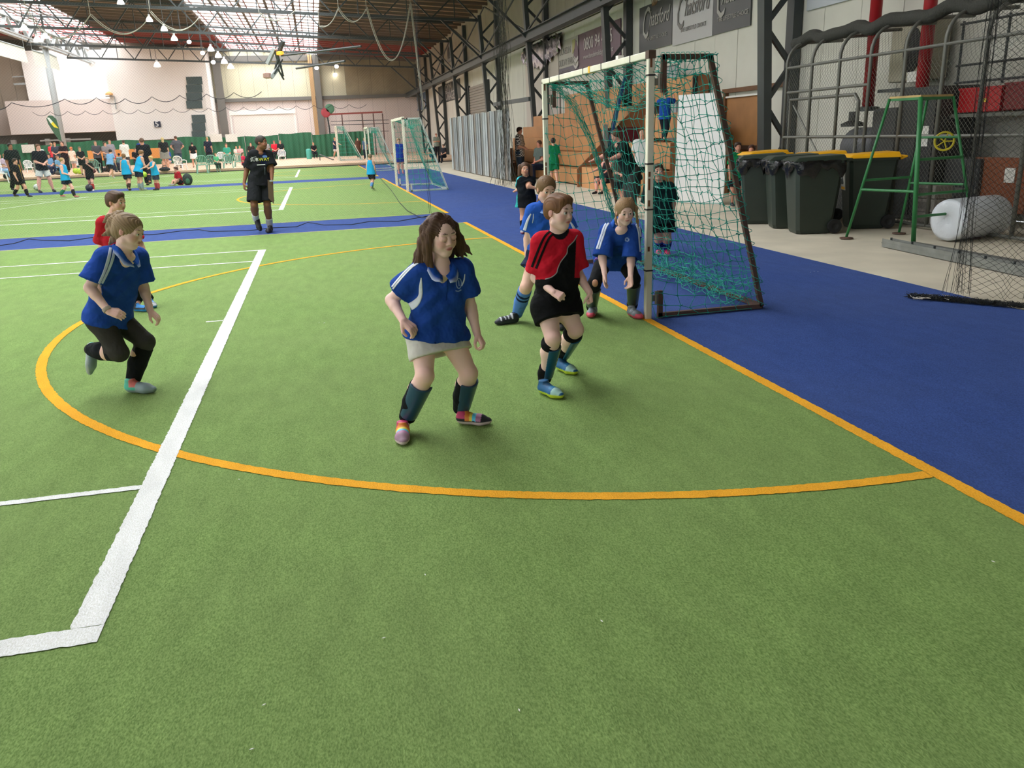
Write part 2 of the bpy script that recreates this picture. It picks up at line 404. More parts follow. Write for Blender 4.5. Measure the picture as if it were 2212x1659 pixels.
# longitudinal light truss on the left with its posts
Mgal = mat('galvanised_steel', 'a4a8a6', .55)
t = thing('girder', 'pale grey lattice girder running down the left side of the hall', 'girder', )
for z in (8.9, 10.0): MB().beam((-18.3, 18, z), (-18.3, 83, z), .3, .2).build('chord', Mgal, t)
MB().beam((-17.9, 18, 8.9), (-17.9, 83, 8.9), .12, .1).build('chord', Mgal, t)
yy = np.arange(18, 83, 1.35)
for i in range(len(yy)-1):
    a, b = ((-18.3, yy[i], 8.9), (-18.3, yy[i+1], 10.0)) if i % 2 == 0 else ((-18.3, yy[i], 10.0), (-18.3, yy[i+1], 8.9))
    MB().beam(a, b, .2, .14).build('brace', Mgal, t)
for k, yq in enumerate((70.5,)):
    p = thing('steel_post', 'tall grey round post holding the girder by the feather flag', 'post')
    MB().tube([(-18.4, yq, 0), (-18.4, yq, 8.85)], .22, 14).build('shaft', Mgal, p, smooth=True)
    boxo('base_plate', (-18.4, yq, .03), (.6, .6, .05), Mgal, p); boxo('head_plate', (-18.4, yq, 8.8), (.6, .6, .06), Mgal, p)
# lattice columns along the right wall
def column(Y, label):
    t = thing('steel_column', label, 'column')
    def inner(z): return XW-.62-.055*z
    MB().hexa([(inner(0)-.09, Y-.14, 0), (inner(0)+.09, Y-.14, 0), (inner(0)+.09, Y+.14, 0), (inner(0)-.09, Y+.14, 0),
               (inner(7.6)-.09, Y-.14, 7.6), (inner(7.6)+.09, Y-.14, 7.6), (inner(7.6)+.09, Y+.14, 7.6), (inner(7.6)-.09, Y+.14, 7.6)]).build('chord', Mdark, t)
    boxo('chord', (XW-.13, Y, 4.15), (.2, .28, 8.3), Mdark, t)
    z = .4; i = 0
    while z < 7.2:
        a = (inner(z), Y, z) if i % 2 == 0 else (XW-.15, Y, z); z2 = z+.78
        b = (XW-.15, Y, z2) if i % 2 == 0 else (inner(z2), Y, z2)
        MB().beam(a, b, .1, .09, up=(0, 1, 0)).build('brace', Mdark, t); z = z2; i += 1
    boxo('base_plate', (XW-.4, Y, .02), (.75, .45, .03), Mdark, t)
    # knee brace up to the roof truss
    MB().beam((inner(5.4), Y, 5.4), (inner(5.4)-2.2, Y, zb(7)), .1, .1).build('knee_brace', Mdark, t)
for Y, n in zip(COLY, ('right of the wooden door, behind the bins', 'beside the dark square banners', 'between the purple banner and the white wall', 'fourth down the wall, past the grey sheet screen', 'fifth down the wall, beside the lettered sign', 'sixth down the wall', 'last and farthest down the wall')):
    column(Y, 'dark steel lattice column on the right wall, '+n)
t = thing('eave_beam', 'long dark steel beam running along the right wall above the banners', 'beam')
boxo('top_flange', (XW-1.0, (2+YB)/2, 5.62), (.34, YB-2, .03), Mdark, t); boxo('bottom_flange', (XW-1.0, (2+YB)/2, 5.26), (.34, YB-2, .03), Mdark, t); boxo('web', (XW-1.0, (2+YB)/2, 5.44), (.04, YB-2, .36), Mdark, t)
# X bracing rods high on the wall between columns
for k in range(0, 5):
    t = thing('wall_bracing', 'pair of thin crossed steel braces above the beam, bay %s' % ['over the dark banners', 'over the purple banner', 'past the purple banner', 'over the lettered sign', 'nearest the far wall'][k], 'brace')
    y0, y1 = COLY[k], COLY[k+1]
    MB().beam((XW-.95, y0+.1, 5.7), (XW-.75, y1-.1, 8.0), .06, .06).build('rod', Mdark, t); MB().beam((XW-.75, y0+.1, 8.0), (XW-.95, y1-.1, 5.7), .06, .06).build('rod', Mdark, t)

# ================================================================ GOALS
Mcreamp = mat('cream_paint', 'e6e0cc', .45, noise=.1, nscale=6)
Mrust = mat('rusty_brown_steel', '5e463a', .7, noise=.25, nscale=14)
Mtape = mat('black_tape', '1c1a18', .6); Mteal = mat('teal_cord', '1c9a86', .7); Mteal2 = mat('teal_cord_pale', '2ba890', .7)
Mrust2 = mat('rust_patch', '7a4a2c', .8); Mytape = mat('yellow_tape', 'e8b840', .6)
def wob(P, amp, seed):
    r = np.random.default_rng(seed); Q = P.copy()
    for k in range(5):
        f = r.uniform(1.0, 5.0, 3); ph = r.uniform(0, 6.3, 3); dirv = r.normal(size=3)*np.array([1, 1, .5])
        Q += amp*dirv*np.sin((P*f).sum(-1, keepdims=True)+ph[0])*.4
    return Q
def goal(y0, y1, label, near=False, x0=2.62, mfr=None, far_cell=.16, grp=None, H=2.1, top_d=.5, bot_d=1.06):
    t = thing('goal', label, 'goal', (x0, (y0+y1)/2, 0)); PW = .054 if near else .075
    mf = mfr or Mrust
    for yy in (y0, y1):
        p = boxo('post', (x0, yy, H/2), (PW, PW, H), Mcreamp, t, bevel=.006)
        if near:
            for z in (.42, .92, 1.28, 1.95) if yy == y0 else (.75, 1.7): boxo('tape_band', (x0, yy, z), (PW+.006, PW+.006, .012), Mtape, p)
            for z, h in ((.97, .05), (1.12, .09), (.6, .04), (1.2, .04), (2.05, .09)): boxo('rust_patch', (x0-.012+.02*random.random(), yy-PW/2, z), (.018, .003, h), Mrust2, p)
    cb = boxo('crossbar', (x0, (y0+y1)/2, H+.0), (PW, y1-y0+PW, PW), Mcreamp, t, bevel=.006)
    if near:
        boxo('corner_cap', (x0, y0, H), (PW+.006, .07, PW+.006), Mrust, cb)
        for f in (.12, .35, .52, .78, .9): boxo('tape_band', (x0, y0+(y1-y0)*f, H), (PW+.005, .014, PW+.005), Mtape, cb)
        boxo('yellow_tape', (x0, y0+(y1-y0)*.46, H), (PW+.007, .05, PW+.007), Mytape, cb)
        boxo('white_tie', (x0, y0+(y1-y0)*.22, H+.04), (.05, .06, .03), mat('white_tie', 'efeae0'), cb)
    s = .038 if near else .05
    xa, xt, xb = x0+.09, x0+top_d, x0+bot_d
    for yy in (y0, y1):
        f = MB().beam((xa, yy, H-.02), (xt+.02, yy, H-.02), s, s).beam((xt, yy, H-.02), (xb, yy, .03), s, s, up=(0, 1, 0)).beam((xa, yy, .03), (xb, yy, .03), s, s).beam((xa+.02, yy, 0), (xa+.02, yy, .24), s, s).beam((xa+.02, yy, H-.28), (xa+.02, yy, H), s, s)
        fr = f.build('side_frame', mf, t)
        for z in (.18, H-.2): MB().box((xa-.03, yy, z), (.06, .03, .05)).tube([(xa-.02, yy-.01, z-.05), (xa-.02, yy-.01, z+.06)], .012, 6).build('hinge', mat('hinge_steel', '8a8478', .5, metal=.4), fr)
    MB().beam((xb, y0, .03), (xb, y1, .03), s, s).build('back_bar', mf, t)
    cell = .105 if near else far_cell
    def xb_(z): return xt+(xb-xt)*(1-z/H)
    nz = int(H/cell); ny = int((y1-y0)/cell); amp = .012 if near else .03
    zs = np.linspace(.02, H-.02, nz); AA = []; BB = []
    def addg(P, seed, jit=.012):
        P = wob(P, amp, seed); P = P+np.random.default_rng(seed).normal(size=P.shape)*jit*(1 if near else .6)
        P[..., 2] = np.maximum(P[..., 2], .02); a, b = grid_net(P); AA.append(a); BB.append(b); return P
    knots = []
    for q, yy in enumerate((y0, y1)):
        nx = max(4, int(.95*bot_d/cell)); u = np.linspace(0, 1, nx); Z, U = np.meshgrid(zs, u, indexing='ij')
        X = xa-.06+(xb_(Z)-xa+.08)*U
        bul = .05*np.sin(U*PI)*np.sin(Z/H*PI)*(-1 if q == 0 else 1)
        knots.append(addg(np.stack([X, yy+bul-.02, Z-.04*np.sin(U*PI)*(1 if near else 0)], -1), 3+q))
    v = np.linspace(y0, y1, ny)
    Z, Y = np.meshgrid(zs, v, indexing='ij'); sag = .14 if near else .2
    X = xb_(Z)-sag*np.sin((Y-y0)/(y1-y0)*PI)*np.sin(Z/H*PI)**.7
    knots.append(addg(np.stack([X, Y, Z], -1), 9))
    nx = max(3, int(top_d/cell)+1); U, Y = np.meshgrid(np.linspace(0, 1, nx+2), v, indexing='ij')
    drop = (.34 if near else .25)*np.sin((Y-y0)/(y1-y0)*PI)**.8*np.sin(U*PI*.5)**1.2
    knots.append(addg(np.stack([x0+.03+(xt-x0-.03)*U, Y, H-.03-drop], -1), 11))
    if near:
        # slack net bunched along the foot of the back and thrown over the near corner
        for lay in range(3):
            rr = np.random.default_rng(20+lay); U, Y = np.meshgrid(np.linspace(0, 1, 5), np.linspace(y0-.02, y1, ny), indexing='ij')
            X = xb-.05-.1*lay*.5-.16*U+.03*np.sin(Y*9+lay); Z = .06+.20*(1-U)*(.8+.3*np.sin(Y*5+lay*2))+.02
            addg(np.stack([X, Y, Z], -1), 30+lay, .022)
        # far top corner: net gathered into a rope-like fringe
        for k in range(16):
            rr = np.random.default_rng(50+k); f = np.linspace(0, 1, 12)[:, None]
            a = np.array([x0+.05, y1-.1*k*.12, H-.05]); b = np.array([xt+.02, y1-.06, H-.22]); c = np.array([xb-.2, y1-.08, .25])
            P = a*(1-f)**2+2*f*(1-f)*b+f*f*c+rr.normal(size=(12, 3))*.022
            AA.append(P[:-1]); BB.append(P[1:])
        # cord whipped round the top bar and slanting bar of the near frame
        P = []
        for k in range(60): a = k*1.05; P.append((xa+(xt-xa)*k/59, y0+.038*math.cos(a), H-.02+.038*math.sin(a)))
        P = np.array(P); AA.append(P[:-1]); BB.append(P[1:])
        P = []
        for k in range(150):
            f = k/149; a = k*.8; P.append((xt+(xb-xt)*f+.04*math.cos(a)+.012, y0+.04*math.sin(a), (H-.02)*(1-f)+.03))
        P = np.array(P); AA.append(P[:-1]); BB.append(P[1:])
    A = np.concatenate(AA); B = np.concatenate(BB)
    segs('net', A, B, .0026 if near else .005, Mteal if near else Mteal2, t, n=4 if near else 3)
    if near:
        K = np.concatenate([k.reshape(-1, 3) for k in knots]); d = np.random.default_rng(1).normal(size=K.shape)*.007
        segs('net_knots', K-d, K+d, .005, Mteal, t, n=4)
    return t
goal(6.38, 9.5, 'near white-post goal with rusty frame and teal net, on the orange line', near=True)
Mwf = mat('white_frame_paint', 'c9cfc6', .5, noise=.15, nscale=4)
goal(25.1, 28.5, 'second goal down the hall, tall white posts and teal net', mfr=Mwf, bot_d=1.2)
goal(42.6, 45.6, 'third goal down the hall with slanting teal net beside the blue turf', mfr=Mwf, x0=2.7, bot_d=1.3, far_cell=.2)
g4 = goal(59.5, 62.5, 'farthest goal, slanting teal net in front of the green curtain', mfr=Mwf, x0=float(PY(731, 330, 60)[0]), bot_d=1.6, far_cell=.22, H=2.3); g4.location.z += PLZ
# ================================================================ WHEELIE BINS
Mbin = mat('dark_green_plastic', '2b352c', .45, noise=.12, nscale=4); Mbinlid = mat('green_lid_plastic', '2f3a31', .4); Mylid = mat('yellow_lid_plastic', 'f2b21a', .4)
Mbag = mat('black_bag', '141414', .25, bump=.7, bscale=14); Mrub = mat('black_rubber', '161616', .7)
def wheelie_bin(loc, ang, label, lid, bag=False, sticker=None):
    t = thing('wheelie_bin', label, 'bin', (loc[0], loc[1], 0)); lx, ly = loc[0], loc[1]
    f = np.array([math.cos(ang), math.sin(ang), 0]); r = np.array([-math.sin(ang), math.cos(ang), 0]); z = np.array([0, 0, 1.]); o = np.array([lx, ly, 0])
    def P(a, b, h): return o+f*a+r*b+z*h
    m = MB(); hts = [(0.0, .24, .2), (.05, .26, .215), (.9, .335, .275), (.985, .345, .285), (.985, .365, .3), (1.02, .365, .3)]
    base = 0
    for h, a, b in hts:
        c = .045
        for (p, q) in ((a-c, b), (a, b-c), (a, -b+c), (a-c, -b), (-a+c, -b), (-a, -b+c), (-a, b-c), (-a+c, b)):
            sh = .03 if h < .06 else 0
            m.v.append(P(p*1.0+sh*0, q, h))
    for i in range(len(hts)-1):
        for k in range(8):
            A = i*8+k; B = i*8+(k+1) % 8; m.f.append([B, A, A+8, B+8])
    m.f.append([k for k in range(8)]); m.build('body', Mbin, t)
    L = MB(); L.hexa([P(.385, -.31, 1.02), P(.385, .31, 1.02), P(-.37, .31, 1.02), P(-.37, -.31, 1.02), P(.3, -.26, 1.075), P(.3, .26, 1.075), P(-.34, .27, 1.1), P(-.34, -.27, 1.1)])
    L.build('lid', lid, t, bevel=.012)
    hd = MB(); hd.tube([P(-.36, -.27, 1.0), P(-.44, -.27, 1.03), P(-.44, .27, 1.03), P(-.36, .27, 1.0)], .017, 8).build('handle', Mbin if lid is not Mylid else Mylid, t)
    for s in (-1, 1):
        w = MB(); w.lathe(P(-.27, s*.25, .1), [(.05, -.03), (.098, -.03), (.1, -.02), (.1, .02), (.098, .03), (.05, .03), (.02, .02)], 20, (f, z, r*s)).build('wheel', Mrub, t)
    MB().tube([P(-.27, -.25, .1), P(-.27, .25, .1)], .012, 6).build('axle', Mdark, t)
    if bag:
        n = 56; V = []; F = []; rr = np.random.default_rng(int(lx*100)); ph = rr.uniform(0, 6, 4)
        for j, (h, g) in enumerate(((1.035, 0), (1.03, .03), (1.0, .05), (.95, .045), (.9, .04), (.86, .02))):
            for k in range(n):
                a = 2*PI*k/n; ca, sa = math.cos(a), math.sin(a); q = (abs(ca)**5+abs(sa)**5)**(-1/5)
                w = .012*math.sin(9*a+ph[0]+j)+.01*math.sin(17*a+ph[1]-j)+.006*math.sin(31*a+ph[2])
                dz = (.035*math.sin(5*a+ph[3])+.02*math.sin(13*a)) if j > 2 else 0
                V.append(P((.345+g+w)*ca*q, (.285+g+w)*sa*q, h+dz*(j-2)*.6))
        for j in range(5):
            for k in range(n): A = j*n+k; B = j*n+(k+1) % n; F.append((B, A, A+n, B+n))
        npmesh('bag_liner', V, F, Mbag, t, smooth=True)
    if sticker: sticker(P, t)
    return t
Mpaper = mat('white_paper', 'dedcd2', .7)
def st_torn(P, t): MB().hexa([P(.30, -.06, .74), P(.302, .03, .72), P(.318, .03, .72), P(.316, -.06, .74), P(.315, -.07, .82), P(.317, .02, .84), P(.33, .02, .84), P(.328, -.07, .82)]).build('torn_label', Mpaper, t)
def st_board(P, t):
    b = MB().hexa([P(.295, -.2, .55), P(.295, .0, .55), P(.31, .0, .55), P(.31, -.2, .55), P(.335, -.21, .92), P(.335, .01, .92), P(.35, .01, .92), P(.35, -.21, .92)]).build('notice', Mpaper, t)
    MB().hexa([P(.31, -.19, .56), P(.31, -.01, .56), P(.314, -.01, .56), P(.314, -.19, .56), P(.313, -.19, .6), P(.313, -.01, .6), P(.317, -.01, .6), P(.317, -.19, .6)]).build('yellow_band', Mylid, b)
    for h in (.68, .8): MB().lathe(P(.328+(h-.68)*.1, -.1, h), [(.045, 0), (.045, .006)], 12, (np.array([0, 1, 0]), np.array([0, 0, 1]), P(1, 0, 0)-P(0, 0, 0))).build('symbol', mat('symbol_grey', '555a58'), b)
A0 = PI-.22
wheelie_bin((7.02, 10.92), A0, 'nearest dark green wheelie bin with black bag lining, wheel at right', Mbinlid, True)
wheelie_bin((7.1, 11.66), A0-.1, 'dark green wheelie bin with torn white label, between two others', Mbinlid, True, st_torn)
wheelie_bin((7.05, 12.42), A0-.25, 'leftmost dark green wheelie bin with black bag, beside the goal frame', Mbinlid, True)
wheelie_bin((8.02, 11.05), A0-.12, 'yellow-lidded wheelie bin with a white notice, by the green stand', Mylid, False, st_board)
wheelie_bin((8.0, 12.3), A0-.1, 'yellow-lidded bin half hidden behind the nearest dark bin', Mylid)
wheelie_bin((7.9, 13.9), A0+.1, 'yellow-lidded bin standing at the foot of the steel column', Mylid)
# ================================================================ GREEN STAND
Mgrn = mat('green_enamel', '2f7a43', .45, noise=.12, nscale=9); Mwood = mat('pale_wood', 'c8a86c', .7, noise=.2, nscale=9)
t = thing('umpire_stand', 'green tubular steel stand with a wooden top, in front of the mesh cage', 'stand', (7.6, 9.6, 0))
tops = [np.array(p) for p in ((7.28, 9.72, 1.8), (7.42, 9.32, 1.8), (7.95, 9.85, 1.8), (8.0, 9.45, 1.8))]
feet = [np.array(p) for p in ((7.03, 10.03, .02), (7.34, 9.08, .02), (7.93, 10.12, .02), (8.4, 9.26, .02))]
for k, (a, b) in enumerate(zip(tops, feet)):
    lg = MB().tube([a, b], .03 if k == 1 else .018, 10).build('leg', Mgrn, t, smooth=True)
    MB().lathe(b-np.array([0, 0, .02]), [(.09, 0), (.09, .012), (.03, .02)], 16).build('foot_plate', Mrust, lg)
def lv(k, z): a, b = tops[k], feet[k]; f = (a[2]-z)/(a[2]-b[2]); return a+(b-a)*f
for z in (.35, .62, 1.05): MB().tube([lv(1, z), lv(3, z)], .018, 8).build('rung', Mgrn, t)
for z in (.66,): MB().tube([lv(0, z), lv(1, z)], .018, 8).build('rung', Mgrn, t)
for z in (.78,): MB().tube([lv(0, z), lv(2, z)], .016, 8).build('rung', Mgrn, t)
MB().tube([lv(2, .7), lv(3, .7)], .016, 8).build('rung', Mgrn, t); MB().tube([lv(2, 1.3), lv(3, 1.3)], .016, 8).build('rung', Mgrn, t)
MB().hexa([p-np.array([0, 0, .03]) for p in (tops[0], tops[1], tops[3], tops[2])]+[p for p in (tops[0], tops[1], tops[3], tops[2])]).build('top_frame', Mgrn, t)
MB().hexa([p+np.array([0, 0, .0]) for p in (tops[0], tops[1], tops[3], tops[2])]+[p+np.array([0, 0, .025]) for p in (tops[0], tops[1], tops[3], tops[2])]).build('wooden_top', Mwood, t)
c = PX(2040, 305, 8.15); Mhw = mat('yellow_enamel', 'c9b82c', .5)
t = thing('handwheel', 'small yellow spoked handwheel seen behind the green stand', 'wheel', tuple(c))
ax = (np.array([.75, -.66, 0]), np.array([0, 0, 1.]))
MB().tube([c+.115*(math.cos(a)*ax[0]+math.sin(a)*ax[1]) for a in np.linspace(0, 2*PI, 25)], .014, 8, cap=False).build('rim', Mhw, t, smooth=True)
for k in range(5): MB().tube([c, c+.115*(math.cos(k*1.257)*ax[0]+math.sin(k*1.257)*ax[1])], .009, 6).build('spoke', Mhw, t)
# ================================================================ MESH CAGE
Mcage = mat('grey_tube', '6a6a62', .5, metal=.3); Mchain = mat('chain_wire', '77776c', .5, metal=.4)
t = thing('cage', 'long grey tubular cage with arched top and chain-link mesh, along the wall at right', 'cage', (8.7, 11, 0))
XC = 8.55
ysC = [14.35, 13.55, 12.75, 11.95, 11.15, 10.35, 9.6, 8.8, 8.0, 7.2]
for yy in ysC:
    arc = [(XC, yy, 0.03), (XC, yy, 2.55)]+[(XC+.35-.35*math.cos(a), yy, 2.55+.38*math.sin(a)) for a in np.linspace(.2, PI/2, 6)]+[(XC+1.1, yy, 2.96)]
    MB().tube(arc, .028, 8).build('hoop', Mcage, t, smooth=True)
for z in (1.3, 2.5): MB().tube([(XC, ysC[0], z), (XC, ysC[-1], z)], .024, 8).build('rail', Mcage, t)
MB().tube([(XC, ysC[0], .05), (XC, ysC[-1], .05)], .024, 8).build('rail', Mcage, t)
MB().tube([(XC+.01, 14.3, 2.08), (XC+.01, 11.95, 2.08)], .024, 8).build('rail', Mcage, t)
MB().tube([(XC+.02, 14.2, .1), (XC+.02, 14.2, 1.95), (XC+.02, 12.3, 1.95), (XC+.02, 12.2, 1.85), (XC+.02, 12.2, .1)], .03, 8).build('gate_frame', Mcage, t)
MB().tube([(XC+.02, 14.1, 1.85), (XC+.02, 13.1, .9)], .014, 6).build('gate_stay', Mcage, t)
cell = .075; A_ = []; B_ = []
for k in range(int((ysC[0]-ysC[-1]+2.9)/cell)):
    c0 = ysC[-1]+k*cell
    for sgn in (1, -1):
        y0_, z0_ = (c0, 0.05) if sgn == -1 else (c0-2.9, .05)
        # line y = y0 + sgn * z
        za, zb_ = .05, 2.9; ya, yb = y0_+sgn*0, y0_+sgn*2.85
        lo, hi = ysC[-1], ysC[0]
        f0, f1 = 0.0, 1.0
        if ya < lo: f0 = (lo-ya)/(yb-ya) if yb != ya else 0
        if ya > hi: f0 = (ya-hi)/(ya-yb)
        if yb > hi: f1 = (hi-ya)/(yb-ya)
        if yb < lo: f1 = (ya-lo)/(ya-yb)
        if f1 > f0:
            fs = np.linspace(f0, f1, 6)
            P = np.array([[XC+.02+.35*max(0, (za+2.85*f-2.5)/.4)**2, ya+(yb-ya)*f, za+2.85*f] for f in fs]); A_.append(P[:-1]); B_.append(P[1:])
segs('chain_mesh', np.concatenate(A_), np.concatenate(B_), .0022, Mchain, t)
# lumpy rolled netting lying along the top of the hoops
ys = np.linspace(14.6, 7.3, 70); P = [(XC+.3+.03*math.sin(q*5), q, 2.98+.035*math.sin(q*2*PI/1.15)+.02*math.sin(q*9)) for q in ys]
o = MB().tube(P, .1, 10).build('netting', mat('dark_netting', '3c3c36', .9, bump=.8, bscale=40), None, smooth=True); tag(o, 'lumpy roll of dark netting lying along the top of the cage', 'netting')
# skid beam on the floor
t = thing('floor_rail', 'grey steel channel on the concrete floor in front of the green stand', 'rail', (6.9, 8, 0))
MB().beam((7.0, 9.15, .05), (6.72, 5.2, .05), .14, .012).beam((6.94, 9.15, .05), (6.66, 5.2, .05), .012, .1).beam((7.06, 9.15, .05), (6.78, 5.2, .05), .012, .1).build('channel', mat('zinc_grey', '83857f', .5, metal=.3, noise=.2, nscale=6), t)
for k in range(9): MB().tube([(6.99-.03*k, 9.05-.42*k, .05), (6.99-.03*k, 9.05-.42*k, .12)], .014, 6).build('bolt', Mdark, t)
MB().beam((7.25, 9.0, .03), (7.15, 5.2, .03), .07, .06).build('side_rail', mat('dull_steel', '5c5d58', .6), t)
# white roll
a = G(2046, 476, .27); b = G(2150, 464, .27); d = (b-a)/np.linalg.norm(b-a); u = np.cross(d, (0, 0, 1)); w = np.cross(u, d)
o = MB().lathe(a, [(.05, .02), (.07, 0), (.22, 0), (.262, .02), (.268, .05), (.268, np.linalg.norm(b-a)-.05), (.25, np.linalg.norm(b-a)), (.05, np.linalg.norm(b-a))], 32, (u, w, d)).build('wrapped_roll', mat('white_wrap', 'd4d8dc', .35, bump=.25, bscale=30), None, smooth=True)
tag(o, 'large white plastic-wrapped roll lying on the floor behind the green stand', 'roll')
# red posts
for k, (yy, n) in enumerate(((13.42, 'left of the two, nearer the column'), (12.08, 'right of the two, over the green stand'))):
    t = thing('red_post', 'thick red painted post rising behind the cage, '+n, 'post', (9.62, yy, 0))
    MB().tube([(9.62, yy, 1.75 if k == 0 else .1), (9.62, yy, 8.2)], .1, 16).build('shaft', mat('red_paint', 'a01c24', .35), t, smooth=True)
    MB().lathe((9.62, yy, 1.7 if k == 0 else .0), [(.2, 0), (.2, .06), (.12, .08)], 16).build('flange', Mdark, t)
# machinery and clutter behind the cage
Mmach = mat('machine_grey', '3a3b3a', .6, noise=.2, nscale=5); Mbeige = mat('beige_metal', 'a8a28c', .6)
t = thing('heater_unit', 'beige wall unit with dark oval opening between the red posts', 'heater', (9.9, 12.7, 2))
boxo('casing', (10.0, 12.72, 2.62), (.4, .95, .95), Mbeige, t, bevel=.03)
MB().lathe((9.8, 12.62, 2.62), [(.26, 0), (.26, .02), (.2, .03)], 24, ((0, .8, 0), (0, 0, 1.35), (-1, 0, 0))).build('opening', mat('dark_hole', '1c1c1b', .8), t)
boxo('shelf', (9.95, 12.75, 2.02), (.5, 1.1, .05), Mdark, t); boxo('label_plate', (9.68, 12.4, 2.2), (.02, .25, .16), Mpaper, t)
t = thing('compressor', 'dark grey machine with a rounded tank behind the cage mesh', 'machine', (9.2, 12.9, 0))
MB().lathe((9.3, 13.3, 1.1), [(.05, 0), (.28, .03), (.33, .12), (.33, .75), (.28, .86), (.06, .9)], 24, ((1, 0, 0), (0, 0, 1), (0, -1, 0))).build('tank', mat('tank_grey', '55575a', .45), t, smooth=True)
boxo('frame', (9.35, 12.7, .42), (.7, 1.5, .8), Mmach, t, bevel=.02); boxo('motor', (9.3, 12.2, 1.3), (.5, .6, .85), Mmach, t, bevel=.05); MB().lathe((9.3, 13.35, 1.45), [(.2, 0), (.2, .05), (.08, .1), (.08, .25)], 16).build('valve_cap', Mmach, t)
for k, (c, d, m, nm, lb, ct) in enumerate((
    ((9.5, 11.5, 1.0), (.7, .8, 2.0), Mmach, 'cabinet', 'tall dark grey metal cabinet behind the yellow handwheel', 'cabinet'),
    ((9.7, 10.65, 1.76), (.5, .8, .32), mat('red_box_paint', 'a8141c', .4), 'toolbox', 'red metal box up on the shelf behind the cage', 'box'),
    ((9.72, 9.86, 1.78), (.5, .7, .34), mat('dark_red_paint', '6e1218', .4), 'toolbox', 'dark red metal box at the right edge beside the brighter one', 'box'),
    ((9.45, 10.05, .6), (.08, 1.0, .75), mat('rust_orange_board', '7a3f1c', .7), 'board', 'rust-orange board leaning behind the white roll', 'board'),
    ((9.6, 9.1, .6), (.3, .8, .8), mat('brown_board', '3c241a', .7), 'crate', 'dark brown crate at the right edge behind the cage', 'crate'),
    ((9.6, 10.7, .5), (.5, .7, .9), Mmach, 'drum_case', 'dark case standing behind the white roll', 'case'),
    ((9.75, 8.9, 1.25), (.3, 1.2, .05), Mdark, 'wall_shelf', 'dark shelf bracket run at the far right behind the cage', 'shelf'),
    ((9.7, 10.4, 1.56), (.6, 2.1, .05), Mdark, 'wall_shelf', 'dark shelf carrying the two red boxes', 'shelf'))):
    t = thing(nm, lb, ct, (c[0], c[1], c[2]-d[2]/2)); boxo('body', c, d, m, t, bevel=.012)
    if nm == 'cabinet':
        boxo('door', (c[0]-d[0]/2-.008, c[1]-.19, 1.0), (.016, .36, 1.85), mat('cabinet_door', '303231', .5), t); boxo('door', (c[0]-d[0]/2-.008, c[1]+.19, 1.0), (.016, .36, 1.85), mat('cabinet_door'), t); boxo('paper', (c[0]-d[0]/2-.02, c[1]-.2, 1.28), (.004, .16, .3), Mpaper, t)
    elif nm == 'toolbox': boxo('lid', (c[0], c[1], c[2]+d[2]/2+.01), (d[0]+.02, d[1]+.02, .03), m, t); boxo('sticker', (c[0]-d[0]/2-.006, c[1]-.1, c[2]), (.004, .12, .05), mat('yellow_label', 'd8c040') if 'bright' not in lb else mat('red_label', 'b06a70'), t)
    elif nm == 'board': boxo('paper', (c[0]-.05, c[1]-.2, .74), (.006, .18, .2), Mpaper, t)
    elif nm == 'crate': boxo('batten', (c[0]-.16, c[1], .75), (.02, .8, .08), mat('brown_board'), t); boxo('batten', (c[0]-.16, c[1], .4), (.02, .8, .08), mat('brown_board'), t)
    else: boxo('edge_strip', (c[0]-d[0]/2-.01, c[1], c[2]), (.02, d[1], min(d[2], .06)), Mcage, t)
for k in range(3):
    t = thing('concrete_block', 'grey concrete block stacked behind the bins, %s' % ('lowest', 'middle', 'top')[k], 'block', (8.95, 10.75, .2*k)); boxo('body', (8.95, 10.75, .1+.2*k), (.3, .42, .19), mat('block_grey', '8f8a80', .9, noise=.2, nscale=8), t, bevel=.01); boxo('mortar_face', (8.79, 10.75, .1+.2*k), (.02, .3, .1), mat('block_dark', '6f6a62', .9), t)
# shelf rack frame upper right
t = thing('pipe_rack', 'dark steel pipe rack fixed high on the wall above the red boxes', 'rack', (9.9, 10, 2))
for z in (2.05, 2.3, 2.9): MB().tube([(9.9, 11.7, z), (9.9, 7.5, z-.0)], .02, 6).build('rail', Mdark, t)
for yy in (11.7, 10.8, 9.9, 9.0, 8.1): MB().tube([(9.95, yy, 2.0), (9.95, yy, 2.95)], .02, 6).build('upright', Mdark, t)
# ================================================================ WOODEN DOOR, BOARDS, SEATING
Mdoorw = mat('door_wood', '6a4628', .6, noise=.2, nscale=3); Mtan = mat('tan_door', '9a6c3e', .6, noise=.18, nscale=2.5); Mredp = mat('dark_red_panel', '5e1422', .6)
t = tag(bpy.data.objects.new('door_1', None), kind=ST); C.objects.link(t)
XD = XW-.02
y0, y1 = 18.15, 20.05
boxo('leaf', (XD, (y0+y1)/2, 1.1), (.05, y1-y0-.2, 2.2), Mtan, t)
for yy in (y0+.05, y1-.05): boxo('jamb', (XD-.03, yy, 1.17), (.12, .12, 2.34), Mdoorw, t, bevel=.01)
boxo('lintel', (XD-.03, (y0+y1)/2-.6, 2.37), (.12, 3.2, .1), Mdoorw, t); boxo('light_strip', (XD-.05, (y0+y1)/2, 2.22), (.06, y1-y0-.25, .04), Mpaper, t)
boxo('cross_bar', (XD-.06, (y0+y1)/2, 1.02), (.06, y1-y0-.2, .1), mat('dark_wood', '3c2616'), t); boxo('kick_plate', (XD-.05, 18.6, .8), (.02, .6, .12), Mredp, t)
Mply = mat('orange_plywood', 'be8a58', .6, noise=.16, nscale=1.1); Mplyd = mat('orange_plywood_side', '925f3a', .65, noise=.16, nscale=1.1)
t = thing('tiered_seating', 'far flight of stepped orange plywood seating behind the goal, with people on it', 'seating', (8, 28, 0))
